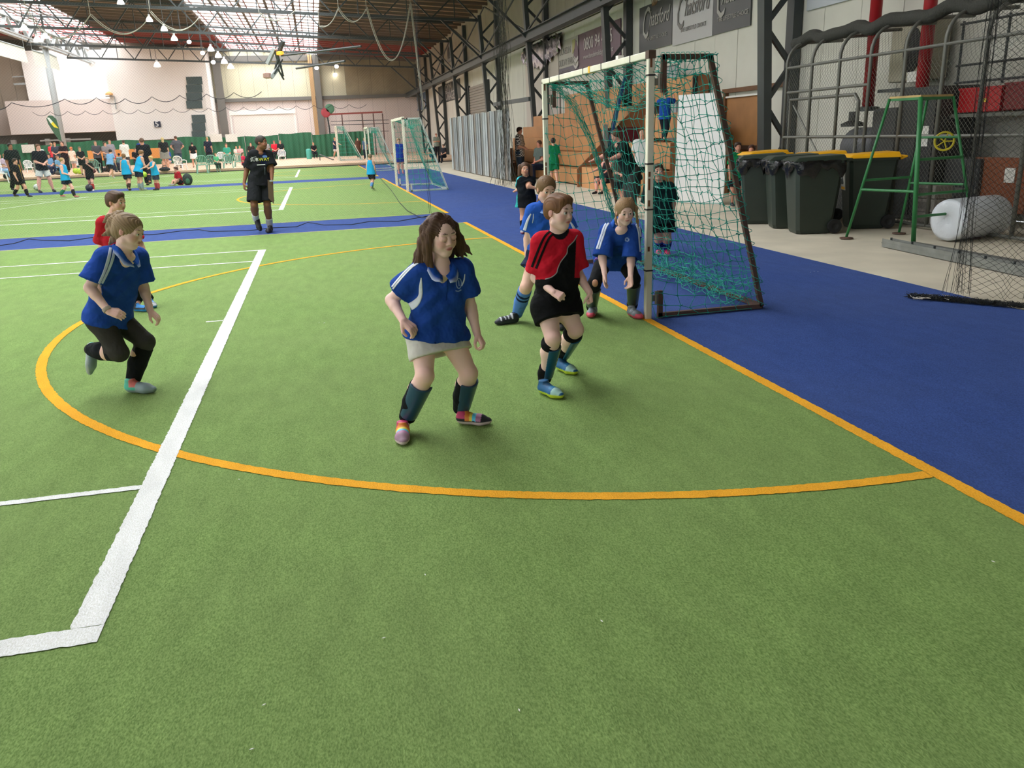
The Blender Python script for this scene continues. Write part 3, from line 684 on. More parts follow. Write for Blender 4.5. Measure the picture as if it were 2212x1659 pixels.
FR = [(xf, z, float(PX(px, py, xf)[1])) for xf, z, px, py in ((7.6, .46, 1046, 350), (8.0, .92, 1070, 322), (8.4, 1.36, 1108, 298), (8.8, 1.79, 1130, 272), (9.2, 2.2, 1152, 248))]; XS = 9.56
for k, (xf, z, yl) in enumerate(FR):
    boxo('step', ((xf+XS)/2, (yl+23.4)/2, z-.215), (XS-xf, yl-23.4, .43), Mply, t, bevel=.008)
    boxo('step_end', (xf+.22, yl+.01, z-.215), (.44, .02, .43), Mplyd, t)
boxo('back_panel', (XS-.03, 28.6, 2.53), (.06, 6.0, .66), Mply, t)
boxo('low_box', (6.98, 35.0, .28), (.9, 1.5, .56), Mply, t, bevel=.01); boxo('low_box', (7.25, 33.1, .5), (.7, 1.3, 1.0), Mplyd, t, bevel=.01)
pts = [(7.35, 0), (XS, 0), (XS, 2.4), (9.4, 2.4), (7.35, .5)]
m = MB(); n = len(pts)
for yy in (23.36, 23.3): m.v += [np.array([x, yy, z]) for x, z in pts]
m.f = [list(range(n)), list(range(n, 2*n))[::-1]]+[[k, (k+1) % n, n+(k+1) % n, n+k] for k in range(n)]
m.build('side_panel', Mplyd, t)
t = thing('tiered_seating', 'near flight of stepped orange plywood seating, right of the far goal post', 'seating', (8.4, 20, 0))
XE_ = lambda x: 9.6 if x < 9.5 else XW-.1
for xf, z, ya, yb in ((7.45, .56, 18.5, 23.2), (8.15, 1.2, 18.6, 22.0), (8.8, 1.9, 19.2, 21.8), (9.75, 2.85, 20.9, 25.2)):
    boxo('step', ((xf+XE_(xf))/2, (ya+yb)/2, z-.3), (XE_(xf)-xf, yb-ya, .6), Mply, t, bevel=.008)
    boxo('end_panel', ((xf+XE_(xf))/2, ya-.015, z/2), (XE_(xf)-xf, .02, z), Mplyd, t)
boxo('vent', (7.44, 21.6, .25), (.02, .9, .2), mat('vent_black', '2a2420'), t)
boxo('dark_gap', (9.8, 20.86, 2.5), (.12, .04, .6), mat('vent_black'), t)
t = thing('display_board', 'dark red panel with grey post standing against the orange seating', 'panel', (8, 22.8, 0))
boxo('panel', (8.6, 22.9, 1.05), (.9, .04, 1.1), Mredp, t); boxo('post', (8.05, 22.85, .95), (.12, .1, 1.5), mat('grey_post', '8a8a86', .5), t)
t = thing('blue_slide', 'tall blue padded board leaning steeply on the seating behind the goal net', 'mat', (8.8, 21, 0))
a = PX(1347, 178, 9.25); b = PX(1318, 305, 8.15); MB().beam(a, b, .5, .09, up=(1, 0, 0)).build('pad', mat('blue_vinyl', '1d3f6e', .45), t, bevel=.02); MB().beam(a+np.array([-.06, 0, 0]), b+np.array([-.06, 0, 0]), .05, .05, up=(1, 0, 0)).build('rail', Mcage, t)
t = thing('grey_sheet', 'pale grey sheet hanging against the wall beside the blue padded board', 'sheet', (9.8, 22.4, 0)); boxo('cloth', (9.85, 22.55, 2.2), (.05, 1.0, 1.9), mat('grey_cloth', '9aa0a0', .8), t); boxo('rod', (9.85, 22.55, 3.17), (.04, 1.1, .04), Mdark, t)
# white board standing right of the near flight
a = G(1455, 437); b = G(1560, 442); t = thing('white_board', 'big white board standing upright behind the goal net', 'board', tuple((a+b)/2))
d = (b-a)/np.linalg.norm(b-a); nn = np.array([-d[1], d[0], 0]); W = np.linalg.norm(b-a); prof = []
hh = PL(1456, 206, 1, a[1])[2]
L = [(0, 0), (W, 0), (W*1.02, .5), (W*1.0, 1.1), (W*.93, 1.7), (W*.86, hh), (W*.02, hh)]
m = MB(); n = len(L)
for s in (0, .03): m.v += [a+d*u+nn*(s+.06*v/hh)+np.array([0, 0, v]) for u, v in L]
m.f = [list(range(n))[::-1], list(range(n, 2*n))]+[[k, n+k, n+(k+1) % n, (k+1) % n][::-1] for k in range(n)]
m.build('sheet', mat('white_laminate', 'd8dad6', .4), t); MB().beam(a+d*W*.5+nn*.1+np.array([0, 0, .02]), a+d*W*.5+nn*.1+np.array([0, 0, 1.5]), .05, .05).build('prop', Mwood, t)
# dark brown upright beside the board and the corrugated screen
m_ = mat('corrugated_zinc', '9a9a96', .5, metal=.2, noise=.25, nscale=1.5)
t = thing('corrugated_screen', 'screen of upright grey corrugated iron sheets beside the seating', 'screen', (6.4, 34, 0))
m2_ = [mat('zinc_sheet_%s' % n, c, .5, metal=.15, noise=.15, nscale=2) for n, c in (('pale', 'b4b8b6'), ('dull', '84837c'), ('mid', '9ca0a0'), ('brownish', '8e857a'))]
for k in range(27):
    ya = 40.2-k*.46; V = []; F = []; n = 9; off = .006*((k*5) % 3)
    for i in range(n):
        q = i/(n-1)*.5
        dx = (.035 if i % 4 in (1, 2) else 0)+off
        for z in (0.02, 2.34+.012*((k*7) % 3)): V.append((6.4+dx, ya-q, z))
    for i in range(n-1): F.append((2*i, 2*i+1, 2*i+3, 2*i+2))
    npmesh('sheet', V, F, m2_[(k*7+k//3) % 4], t)
for z in (.4, 2.0): MB().beam((6.48, 40.3, z), (6.48, 28.0, z), .05, .08).build('rail', Mdark, t)
MB().beam((6.3, 24.5, 2.5), (6.3, 29.5, 2.55), .07, .12).build('top_rail', Mdark, t)
# bunched dark net hanging by the seating
rr = np.random.default_rng(3); A_ = []; B_ = []
base = np.array([5.75, 25.5, 0])
for k in range(44):
    a = rr.uniform(0, 6.28); r0 = rr.uniform(.03, .3); z = np.linspace(0, 7.4, 22)
    spread = 1+1.6*np.exp(-z*1.1); P = np.stack([base[0]+r0*spread*math.cos(a)*.7+.04*np.sin(z*3+k), base[1]+r0*spread*math.sin(a)*1.6+.05*np.cos(z*2+k), z+.03], 1); A_.append(P[:-1]); B_.append(P[1:])
    P2 = P[rr.permutation(len(P))[:8]]
t = thing('dividing_net', 'dark dividing net gathered into a hanging bunch in front of the grey screen', 'net', tuple(base)); segs('netting', np.concatenate(A_), np.concatenate(B_), .0045, mat('dark_net_cord', '45453c', .9), t)
# ================================================================ DIVIDING NET ACROSS THE HALL
Mnet = mat('net_cord', '6e6c60', .9); Mrope = mat('dark_rope', '2c2f33', .9)
t = thing('dividing_net', 'fine dark net curtain hung across the hall along the blue strip', 'net', (-6, 17.0, 0))
XE = float(G(931, 468)[0]); cx = .05; xs = np.arange(-17, XE, cx); zs = np.arange(.05, 7.3, cx)
X, Z = np.meshgrid(xs, zs, indexing='ij'); Y = 17.0+.12*np.sin(X*1.3)+.05*np.sin(X*4+Z)
top = .16*np.abs(np.sin(X*1.1))
P = np.stack([X+.04*np.sin(Z*1.4+X), Y, Z+.05*np.sin(X*2.2)*(1-Z/7.3)+top*0], -1)
A_ = np.concatenate([P[:-1, :-1].reshape(-1, 3), P[1:, :-1].reshape(-1, 3)]); B_ = np.concatenate([P[1:, 1:].reshape(-1, 3), P[:-1, 1:].reshape(-1, 3)])
segs('mesh', A_, B_, .00075, Mnet, t)
def cat_line(pts, sag, n=10):
    Q = []
    for a, b in zip(pts[:-1], pts[1:]):
        a = np.asarray(a, float); b = np.asarray(b, float)
        for k in range(n): f = k/n; q = a+(b-a)*f; q = q-np.array([0, 0, sag*4*f*(1-f)]); Q.append(q)
    Q.append(np.asarray(pts[-1], float)); return Q
r1 = [PY(x, y, 16.95) for x, y in ((-40, 228), (25, 222), (140, 214), (208, 211), (270, 213), (328, 209), (388, 206), (446, 203), (505, 200), (565, 198))]
MB().tube(cat_line(r1, .1), .006, 5).build('support_cord', Mrope, t)
r2 = [PY(70+38*k, 242-k*.9, 16.96) for k in range(0, 20)]
MB().tube(cat_line(r2, .07), .004, 5).build('support_cord', Mrope, t)
fl = [G(x, y, .03) for x, y in ((-20, 533), (30, 526), (62, 516), (90, 519), (150, 520), (200, 513), (250, 508), (330, 507), (390, 499), (430, 496), (455, 500), (540, 498), (590, 492), (640, 490), (665, 480), (700, 486), (760, 485), (800, 478), (860, 478), (905, 470), (930, 466))]
MB().tube(fl, .008, 6).build('foot_rope', Mrope, t, smooth=True)
MB().tube([G(x, y, .03+z) for x, y, z in ((822, 386, .0), (845, 410, .0), (862, 436, .0), (880, 455, .0), (905, 468, .0), (935, 473, 0))], .007, 6).build('foot_rope', Mrope, t, smooth=True)
segs('gathered_edge', *(lambda L: (np.concatenate([l[:-1] for l in L]), np.concatenate([l[1:] for l in L])))([np.stack([XE+.03*np.sin(k+np.linspace(0, 9, 24)), 17.0+.05*np.cos(2*k+np.linspace(0, 7, 24)), np.linspace(.05, 7.3, 24)], 1) for k in range(4)]), .003, Mrope, t)
# white looped ropes hanging from the roof truss
Mwr = mat('white_rope', 'b8b4a6', .8)
YR = 46.0
def rope(pts, label, Yr=YR, r=.02, sag=None):
    t = thing('rope', label, 'rope', tuple(PY(pts[0][0], pts[0][1], Yr))); q = PY(pts[0][0], pts[0][1], Yr); MB().tube([q, (q[0], q[1], roofz(q[0])+.3)], .015, 5).build('hook_cord', Mwr, t)
    for off in (0, .09):
        Q = []
        P = [PY(x, y, Yr+off)+np.array([off*.6, 0, off*.5]) for x, y in pts]
        for k in range(41):
            f = k/40
            if len(P) == 3:
                # parabola through the three points
                q = P[0]*(2*(f-.5)*(f-1))+P[1]*(4*f*(1-f))+P[2]*(2*f*(f-.5))
            else: q = P[0]+(P[1]-P[0])*f
            Q.append(q)
        MB().tube(Q, r, 6).build('strand', Mwr, t, smooth=True)
for k, (p, l) in enumerate((((( 55, 18), (125, 84), (194, 33)), 'white rope loop hanging from the roof, leftmost of the row'), (((195, 33), (262, 74), (316, 45)), 'white rope loop left of the row of bright lamps'), (((324, 26), (380, 66), (428, 40)), 'white rope loop crossing the edge of the skylight'),
    (((560, 30), (600, 44), (640, 20)), 'faint white rope loop under the skylight'), (((690, 57), (712, 52), (730, 18)), 'short white rope end at the skylight right edge'), (((731, 20), (762, 48), (790, 20)), 'short white rope loop right of the skylight'), (((791, 17), (846, 131), (885, 8)), 'deepest white rope loop, hanging right of the skylight'))):
    rope(p, l)
rope(((886, 8), (914, 240)), 'long straight white rope dropping from the roof behind the second goal', r=.024)
# ================================================================ NET AT THE RIGHT EDGE
t = thing('dividing_net', 'black net hanging at the right edge and trailing on the blue turf', 'net', (5.6, 6, 0))
Mbn = mat('black_net', '1c1e1c', .9)
cell = .055; us = np.arange(0, 1.9, cell); zs = np.arange(0.02, 3.4, cell); U, Z = np.meshgrid(us, zs, indexing='ij')
fold = .05*np.sin(U*14)+.03*np.sin(U*31+1)
P = np.stack([5.5+U*.75+fold*.8, 6.2-U*.95+fold+.06*np.exp(-Z*2)*np.sin(U*20), Z+.0*U], -1); P += rng.normal(size=P.shape)*.004
A_ = np.concatenate([P[:-1, :-1].reshape(-1, 3), P[1:, :-1].reshape(-1, 3)]); B_ = np.concatenate([P[1:, 1:].reshape(-1, 3), P[:-1, 1:].reshape(-1, 3)])
L = []
for k in range(22):
    z = np.linspace(0.03, 3.5, 30); a = rng.uniform(0, 6.3); r0 = rng.uniform(0, .07)
    L.append(np.stack([5.52+r0*math.cos(a)*(1+1.5*np.exp(-2*z))+.015*np.sin(z*6+k), 6.18+r0*math.sin(a)*(1+1.5*np.exp(-2*z))+.015*np.cos(z*5+k), z], 1))
for k in range(10):
    z = np.linspace(0.03, 3.5, 30); L.append(np.stack([5.86+.03*rng.normal()+.02*np.sin(z*6+k)-.1*np.exp(-3*z)*rng.uniform(-1, 1), 5.75+.03*rng.normal()+.02*np.cos(z*4+k), z], 1))
for k in range(34):
    f = np.linspace(0, 1, 60); a = G(1965, 640, .02); b = G(2212+60, 668, .02); q = a+(b-a)*f[:, None]; ph = rng.uniform(0, 6.3, 3)
    q[:, 0] += .07*np.sin(f*60+ph[0])*rng.uniform(.1, 1); q[:, 1] += .07*np.sin(f*83+ph[1])*rng.uniform(.1, 1); q[:, 2] = .012+.05*np.abs(np.sin(f*90+ph[2]))*rng.uniform(0, 1); L.append(q)
segs('pale_ties', *(lambda A: (A, A+rng.normal(size=A.shape)*[.05, .05, .004]))(np.array([G(1965+rng.uniform(0, 95), 640+rng.uniform(-2, 6), .03) for _ in range(26)])), .004, mat('pale_tie', 'b0a89c'), t)
segs('netting', np.concatenate([A_]+[l[:-1] for l in L]), np.concatenate([B_]+[l[1:] for l in L]), .0016, Mbn, t)
# ================================================================ BANNERS ON THE RIGHT WALL
XBn = XW-.03
def banner(corners, m, label, name='banner', cat='banner', x=XBn):
    """corners px: top-left, top-right, bottom-right, bottom-left as seen; sits flat on the wall"""
    P = [PX(a, b, x) for a, b in corners]; y0 = (P[0][1]+P[3][1])/2; y1 = (P[1][1]+P[2][1])/2; zt = (P[0][2]+P[1][2])/2; z0 = (P[2][2]+P[3][2])/2
    t = thing(name, label, cat, (x, (y0+y1)/2, (zt+z0)/2)); boxo('sheet', (x, (y0+y1)/2, (zt+z0)/2), (.03, abs(y0-y1), zt-z0), m, t); return t, y0, y1, z0, zt
Mpurp = mat('plum_vinyl', '5e4450', .45); Mgrv = mat('grey_vinyl', 'a8a49a', .5); Mch = mat('charcoal_vinyl', '3c403e', .35); Msil = mat('silver_grey_vinyl', 'a9a9a6', .3)
Mlet = mat('light_lettering', 'bcb6b2', .5); Mletd = mat('grey_lettering', '6e6a66', .5); Mletw = mat('silver_lettering', '9c9a92', .4); Mor = mat('dull_orange_print', '8c6a48', .5); Mol = mat('olive_print', '98945a', .5)
t, ya, yb, z0, z1 = banner(((1199, 92), (1341, 44), (1341, 128), (1205, 160)), Mpurp, 'plum and grey banner with a phone number, above the goal crossbar')
Ltot = ya-yb; X_ = XBn-.02
def by(f): return ya-(ya-yb)*f
boxo('grey_field', (X_, by(.2), (z0+z1)/2+.1), (.012, Ltot*.4, (z1-z0)*.84), Mgrv, t); boxo('lilac_strip', (X_, by(.2), z0+(z1-z0)*.09), (.012, Ltot*.4, (z1-z0)*.14), mat('lilac_grey', '77707a'), t)
yx, zx = (0, -1, 0), (0, 0, 1)
for k, s in enumerate(('DUNEDIN', 'HOLIDAY PARK', '& MOTELS')): text_mesh('lettering', s, .36, Mletd, t, (X_-.012, by(.18), z1-.42-.42*k), yx, zx, squash=.95)
text_mesh('phone_number', '0800 94 4455', .62, Mlet, t, (X_-.012, by(.7), z0+(z1-z0)*.64), yx, zx, squash=.92)
text_mesh('lettering', 'www.dunedinholidaypark.co.nz', .26, Mlet, t, (X_-.012, by(.7), z0+(z1-z0)*.3), yx, zx, squash=1.0)
def poly(name, pts, m, par, x):
    mm = MB(); n = len(pts)
    for s in (0, -.008): mm.v += [np.array([x+s, a, b]) for a, b in pts]
    mm.f = [list(range(n)), list(range(n, 2*n))[::-1]]+[[k, (k+1) % n, n+(k+1) % n, n+k] for k in range(n)]
    return mm.build(name, m, par)
hz = z1-z0
poly('sail', [(by(.31), z1-.1), (by(.36), z1-.1), (by(.35), z0+hz*.66), (by(.33), z0+hz*.55), (by(.31), z0+hz*.5)], Mol, t, X_-.012)
poly('sail', [(by(.38), z1-.1), (by(.41), z1-.1), (by(.41), z0+hz*.6)], Mgrv, t, X_-.018)
poly('sail_dark', [(by(.37), z1-.15), (by(.39), z0+hz*.8), (by(.41), z0+hz*.5), (by(.41), z0+.25*hz), (by(.33), z0+hz*.45)], Mpurp, t, X_-.014)
for k in (0, 1): poly('wave', [(by(.32), z0+hz*(.42-.18*k)), (by(.36), z0+hz*(.3-.18*k)), (by(.41), z0+hz*(.4-.18*k)), (by(.41), z0+hz*(.3-.18*k)), (by(.37), z0+hz*(.2-.18*k)), (by(.34), z0+hz*(.28-.18*k))], Mlet, t, X_-.024)
for (cs, m_, ml, lb) in ((((1382, 20), (1453, -12), (1453, 97), (1382, 113)), Mch, Mletw, 'charcoal banner with silver script lettering, left of three'), (((1454, -12), (1541, -40), (1541, 77), (1454, 99)), Msil, Mletd, 'light grey banner with dark script lettering, middle of three'), (((1542, -40), (1624, -75), (1624, 56), (1542, 74)), Mch, Mletw, 'charcoal banner with silver script, right of three, by the column')):
    t, ya, yb, z0, z1 = banner(cs, m_, lb); yc = (ya+yb)/2; zc = (z0+z1)/2+.1; w = ya-yb
    text_mesh('script_capital', 'C', 1.25, ml, t, (XBn-.03, ya-w*.2, zc), yx, zx, depth=.004, shear=.35, squash=.62); text_mesh('script', 'hatsford', .62, ml, t, (XBn-.03, ya-w*.62, zc+.1), yx, zx, depth=.004, shear=.4, squash=.72)
    text_mesh('small_print', 'THE LIFESTYLE CHOICE', .15, ml, t, (XBn-.03, ya-w*.55, zc-.42), yx, zx, depth=.003)
    for q in range(5): poly('flame', [(ya-w*(.42+.03*q), zc+.45), (ya-w*(.4+.05*q), zc+.78-.06*abs(q-2)), (ya-w*(.45+.03*q), zc+.5)], Mor, t, XBn-.03)
t, ya, yb, z0, z1 = banner(((1745, -30), (1840, -60), (1840, 1), (1745, 21)), mat('pale_sign', 'b8bcc0', .5), 'pale grey sign with dark blue lettering at the top edge, right of the column', 'sign', 'sign')
boxo('blue_mark', (XBn-.03, (ya+yb)/2+.45, z0+.35), (.02, .35, .3), mat('blue_print', '2a3a8c'), t)
boxo('blue_mark', (XBn-.03, (ya+yb)/2-.3, z0+.5), (.02, .3, .3), mat('blue_print'), t)
t, ya, yb, z0, z1 = banner(((945, 189), (992, 170), (996, 212), (950, 224)), Mch, 'dark wall sign with two rows of pale lettering between distant columns', 'sign', 'sign')
for k, s in enumerate(('GYM', 'STORAGE')): text_mesh('lettering', s, .85 if k else .8, Mlet, t, (XBn-.03, (ya+yb)/2, z0+(z1-z0)*(.72-.45*k)), yx, zx, squash=2.0 if k == 0 else 1.5)
t, ya, yb, z0, z1 = banner(((888, 208), (925, 200), (925, 238), (888, 240)), mat('blue_sign', '54708c', .5), 'pale blue notice board far down the right wall', 'sign', 'sign')
for k in range(4): boxo('white_stripe', (XBn-.03, yb+(ya-yb)*(.2+.2*k), (z0+z1)/2-.2), (.02, (ya-yb)*.07, (z1-z0)*.5), Mlet, t)
t, ya, yb, z0, z1 = banner(((966, 98), (976, 92), (976, 132), (966, 136)), Mletd, 'small dim poster high on the upper wall between columns', 'poster', 'poster'); boxo('print', (XBn-.03, (ya+yb)/2, (z0+z1)/2), (.02, (ya-yb)*.6, (z1-z0)*.6), Mch, t)
# roller shutter in the wall
t = tag(bpy.data.objects.new('door_2', None), kind=ST); C.objects.link(t)
P0 = PX(1012, 160, XW-.05); P1 = PX(1058, 250, XW-.05); za = 4.6
for k in range(28): boxo('slat', (XW-.06, (P0[1]+P1[1])/2, .16*k+.1), (.05, abs(P0[1]-P1[1]), .14), mat('shutter_grey', '8f877c', .5), t)
for yy in (P0[1], P1[1]): boxo('jamb', (XW-.08, yy, 2.3), (.14, .25, 4.6), Mdark, t)
# foil-like torn insulation and pale cloth between columns
t = thing('insulation_sheet', 'torn shiny foil insulation sagging below the beam left of the plum banner', 'insulation', (10, 38, 4.5))
V = []; F = []; n = 26
for i in range(n):
    f = i/(n-1); yy = 40.6-6.5*f
    for j in range(6): V.append((XW-.12-.12*abs(math.sin(i*1.7+j)), yy, 5.3-1.0*(.5+.5*math.sin(f*PI))*j/5-.12*math.sin(i*2.1+j)))
for i in range(n-1):
    for j in range(5): a = i*6+j; F.append((a, a+1, a+7, a+6))
npmesh('foil', V, F, mat('crumpled_foil', 'b0a8b0', .25, metal=.8), t)
boxo('batten', (XW-.1, 37.4, 5.35), (.05, 6.4, .06), Mdark, t)
o = boxo('wall_sheet', (XW-.06, 37.6, 2.8), (.04, 5.6, 4.6), mat('pale_lining', 'c2b8ac', .7), None); tag(o, 'pale lining sheet on the wall between the grey screen and the plum banner', 'panel')
# ================================================================ FAR END OF THE HALL
YN = 80.0
def backbox(name, q, Yf, depth, m, par=None, bevel=0.0):
    """q = px x0, ytop, x1, ybottom measured on the plane Y = Yf"""
    x0, yt, x1, yb_ = q; a = PY(x0, yt, Yf); b = PY(x1, yt, Yf); c = PY((x0+x1)/2, yb_, Yf); zt = PY((x0+x1)/2, yt, Yf)[2]; zb_ = max(c[2], .01)
    return boxo(name, ((a[0]+b[0])/2, Yf+depth/2, (zt+zb_)/2), (b[0]-a[0], depth, zt-zb_), m, par, bevel=bevel)
t = thing('white_building', 'big white windowed block built inside the hall at the far left', 'building', (-14, 82, 0))
xr = PY(458, 240, YN)[0]; xl = PY(242, 240, YN)[0]; xll = PY(14, 240, YN)[0]; zlow = PY(120, 216, YN)[2]; zt_ = 9.7
boxo('tower', ((xl+xr)/2, YN+2, zt_/2+1.1), (xr-xl, 4, zt_-2.2), Mwhitewall, t)
zo = PY(200, 285, YN)[2]
boxo('wing', ((xll+xl)/2, YN+2, (zlow+zo)/2), (xl-xll, 4, zlow-zo), Mpink, t)
boxo('upper_wall', ((xll+xl)/2+.5, YN+3.2, (zlow+9.9)/2), (xl-xll-1, .3, 9.9-zlow), Mwhitewall, t)
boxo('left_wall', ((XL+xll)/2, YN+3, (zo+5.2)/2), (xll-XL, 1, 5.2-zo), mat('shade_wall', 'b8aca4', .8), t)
for px in (32, 106, 150): a = PY(px, 330, YN)[0]; boxo('pillar', (a, YN+.3, 1.3), (.35, .35, 2.6), mat('grey_pillar', 'a09a92'), t)
boxo('dark_front', ((XL+xl)/2, YN+3.2, 1.7), (xl-XL, .2, 3.4), mat('dark_glass_front', '57504a', .4), t)
boxo('door_rail', (PY(142, 305, YN)[0], YN, PY(142, 302, YN)[2]), (4, .08, .12), mat('grey_pillar'), t)
Mglass = mat('dark_window_glass', '3c4a48', .25)
for k, (q) in enumerate(((400, 165, 437, 236), (412, 247, 444, 302))):
    w = backbox('window_frame', q, YN-.05, .08, mat('white_frame', 'dcd6ce'), t); x0, yt, x1, yb_ = q; n = 4 if k == 0 else 3
    for i in range(n):
        ya_ = yt+1+(yb_-yt-2)*i/n; backbox('pane', (x0+1.5, ya_, x1-1.5, ya_+(yb_-yt-2)/n-.6), YN-.1, .06, Mglass, w)
nb = backbox('number_board', (332, 262, 346, 275), YN-.12, .05, mat('navy_plate', '2c3044', .5), t)
c = PY(339, 268.5, YN-.15); text_mesh('number', '5', .62, mat('white_letter', 'f0f0ee'), nb, tuple(c), (1, 0, 0), (0, 0, 1), depth=.01, squash=1.1)
for i in range(20):
    a = PY(60+9.5*i, 178, YN+3.2); b = PY(60+9.5*i, 168, YN+3.2); MB().beam(a, b, .08, .08).build('baluster', Mgal, t)
a = PY(30, 182, YN+3.2); b = PY(240, 172, YN+3.2); MB().beam(a, b, .2, .15).build('rail', Mgal, t); MB().beam(a+np.array([0, 0, .6]), b+np.array([0, 0, .6]), .1, .1).build('rail', Mgal, t)
t = thing('wall_lamp', 'small orange lamp on a thin bracket on the white block', 'lamp', tuple(PY(236, 206, YN)))
MB().lathe(PY(236, 205, YN-.3), [(.32, 0), (.3, .12), (.1, .25)], 12).build('shade', mat('orange_shade', 'e0b070'), t); MB().tube([PY(228, 208, YN-.3), PY(247, 208, YN-.3), PY(251, 236, YN-.3)], .05, 6).build('bracket', Mgal, t)
# projector-like white screen and its head box
t = thing('white_screen', 'large pale roll-down screen in front of the far wall', 'screen', (-3, 79, 0)); backbox('sheet', (503, 246, 634, 300), 78.5, .06, mat('screen_cloth', 'f2e6dc', .8), t); backbox('head_box', (494, 236, 637, 247), 78.4, .3, mat('screen_box', 'f6f2ea'), t)
for px in (497, 636): backbox('side_rail', (px-2, 246, px+2, 346), 78.5, .1, mat('screen_box'), t)
for k, (x0, x1, m_, lb) in enumerate(((473, 488, 'grey_steel', 'left of the white screen'), (676, 684, 'brown', 'tan, right of the white screen'), (686, 698, 'grey_steel', 'grey, beside the tan one'))):
    t = thing('wall_post', 'upright post on the far wall, '+lb, 'post'); a = PY((x0+x1)/2, 240, YB-.5)
    boxo('shaft', (a[0], YB-.6, 4.6), ((x1-x0)*.045, .4, 9.2), mat('grey_steel') if m_ != 'brown' else mat('tan_post', 'b89468'), t); boxo('base', (a[0], YB-.6, .05), (1, .6, .1), mat('grey_steel'), t)
t = thing('signal_stand', 'stand with red and green discs and a long red rail at the far end', 'stand', tuple(PY(705, 300, 78)))
for c_, q, l in (('b03a44', (704, 243), 'red_disc'), ('4a7a5c', (712, 235), 'green_disc')): MB().lathe(PY(q[0], q[1], 78), [(.3, 0), (.42, .03), (.42, .09), (.3, .12)], 20, ((1, 0, 0), (0, 0, 1), (0, -1, 0))).build(l, mat(l, c_, .5), t)
MB().tube([PY(707, 250, 78), PY(712, 280, 78), (PY(712, 280, 78)[0], 78, 0)], .07, 6).build('pole', Mdark, t)
MB().beam(PY(712, 247, 78), PY(826, 242, 78), .12, .14).build('red_rail', mat('red_rail', '9a4a42'), t)
for px in (738, 782, 806, 826): a = PY(px, 245, 78); MB().beam((a[0], 78, 0), (a[0], 78, a[2]), .1, .1).build('rail_post', mat('brown_rail', '6a504a'), t)
for yy in (262, 270, 286): MB().beam(PY(715, yy, 78), PY(840, yy-3, 78), .05, .05).build('wire', Mdark, t)
# dark pipes: hanging heater assembly under the skylight
t = thing('hanging_heater', 'hanging assembly of crossed dark arms with an orange lamp under the skylight', 'heater', tuple(PY(605, 130, 50)))
for a, b, w, m_ in (((593, 105), (578, 138), .18, Mgal), ((612, 88), (603, 112), .18, Mdark), ((600, 118), (612, 165), .08, Mdark), ((594, 110), (603, 140), .1, Mdark), ((592, 160), (610, 128), .08, Mdark), ((600, 128), (590, 165), .08, Mdark), ((600, 148), (613, 172), .07, Mdark), ((585, 168), (606, 140), .2, Mgal)): MB().beam(PY(a[0], a[1], 50), PY(b[0], b[1], 50.3), w, w).build('arm', m_, t)
MB().lathe(PY(605, 115, 50), [(.1, -.1), (.2, -.08), (.2, .08), (.1, .1)], 14).build('orange_lamp', mat('orange_glow', 'ff9a30', .5, emit=1.2), t)
MB().lathe(PY(577, 163, 50), [(.1, -.16), (.22, -.12), (.22, .1), (.1, .14)], 12).build('motor_box', mat('dusty_pink', 'a8857a'), t)
q = PY(603, 100, 50); MB().tube([q, (q[0], q[1], roofz(q[0])+.42)], .03, 5).build('hanger', Mdark, t)
for a, b in (((608, 120), (780, 100)), ((640, 148), (745, 132))): MB().tube([PY(a[0], a[1], 50), PY(b[0], b[1], 46)], .06, 6).build('flue_pipe', Mdark, t)
# ceiling lamps ------------------------------------------------------
Mlamp = mat('lamp_glow', 'fffaf0', .5, emit=9.0); Mhous = mat('lamp_housing', 'd8d8d8', .5)
lampk = 0.62
lampspots = ((52, 58, 7.7), (98, 76, 7.7), (80, 83, 7.5), (260, 2, 8.0), (322, 40, 7.9), (354, 60, 7.9), (376, 81, 7.9), (455, 104, 7.9), (471, 118, 7.9), (484, 131, 7.9), (498, 142, 7.8), (339, 138, 7.9))
words = ('far left over the girder', 'over the top of the grey post', 'small, beside the grey post head', 'at the top edge of the picture', 'where the rope loops meet', 'just below the loop, left', 'third of the row left of the skylight', 'first of the tight row of four below the skylight edge', 'second of the tight row of four', 'third of the tight row of four', 'last of the tight row of four', 'alone above the white block')
for k, (px, py, z) in enumerate(lampspots):
    c = PL(px, py, 2, z); t = thing('bay_lamp', 'glowing high-bay lamp, '+words[k], 'lamp', tuple(c), 'high-bay lamps under the roof'); s = np.linalg.norm(c)/1764*9*lampk
    MB().lathe(c-np.array([0, 0, s*.9]), [(s*1.1, 0), (s*1.0, s*.5), (s*.55, s*1.3), (s*.2, s*1.5)], 14).build('shade', Mlamp, t, smooth=True); MB().lathe(c+np.array([0, 0, s*.6]), [(s*.35, 0), (s*.35, s*.6), (s*.1, s*.7)], 10).build('ballast', Mhous, t)
    MB().tube([c+np.array([0, 0, s*1.2]), (c[0], c[1], roofz(c[0])+.42)], .02, 5).build('hanger', Mdark, t)
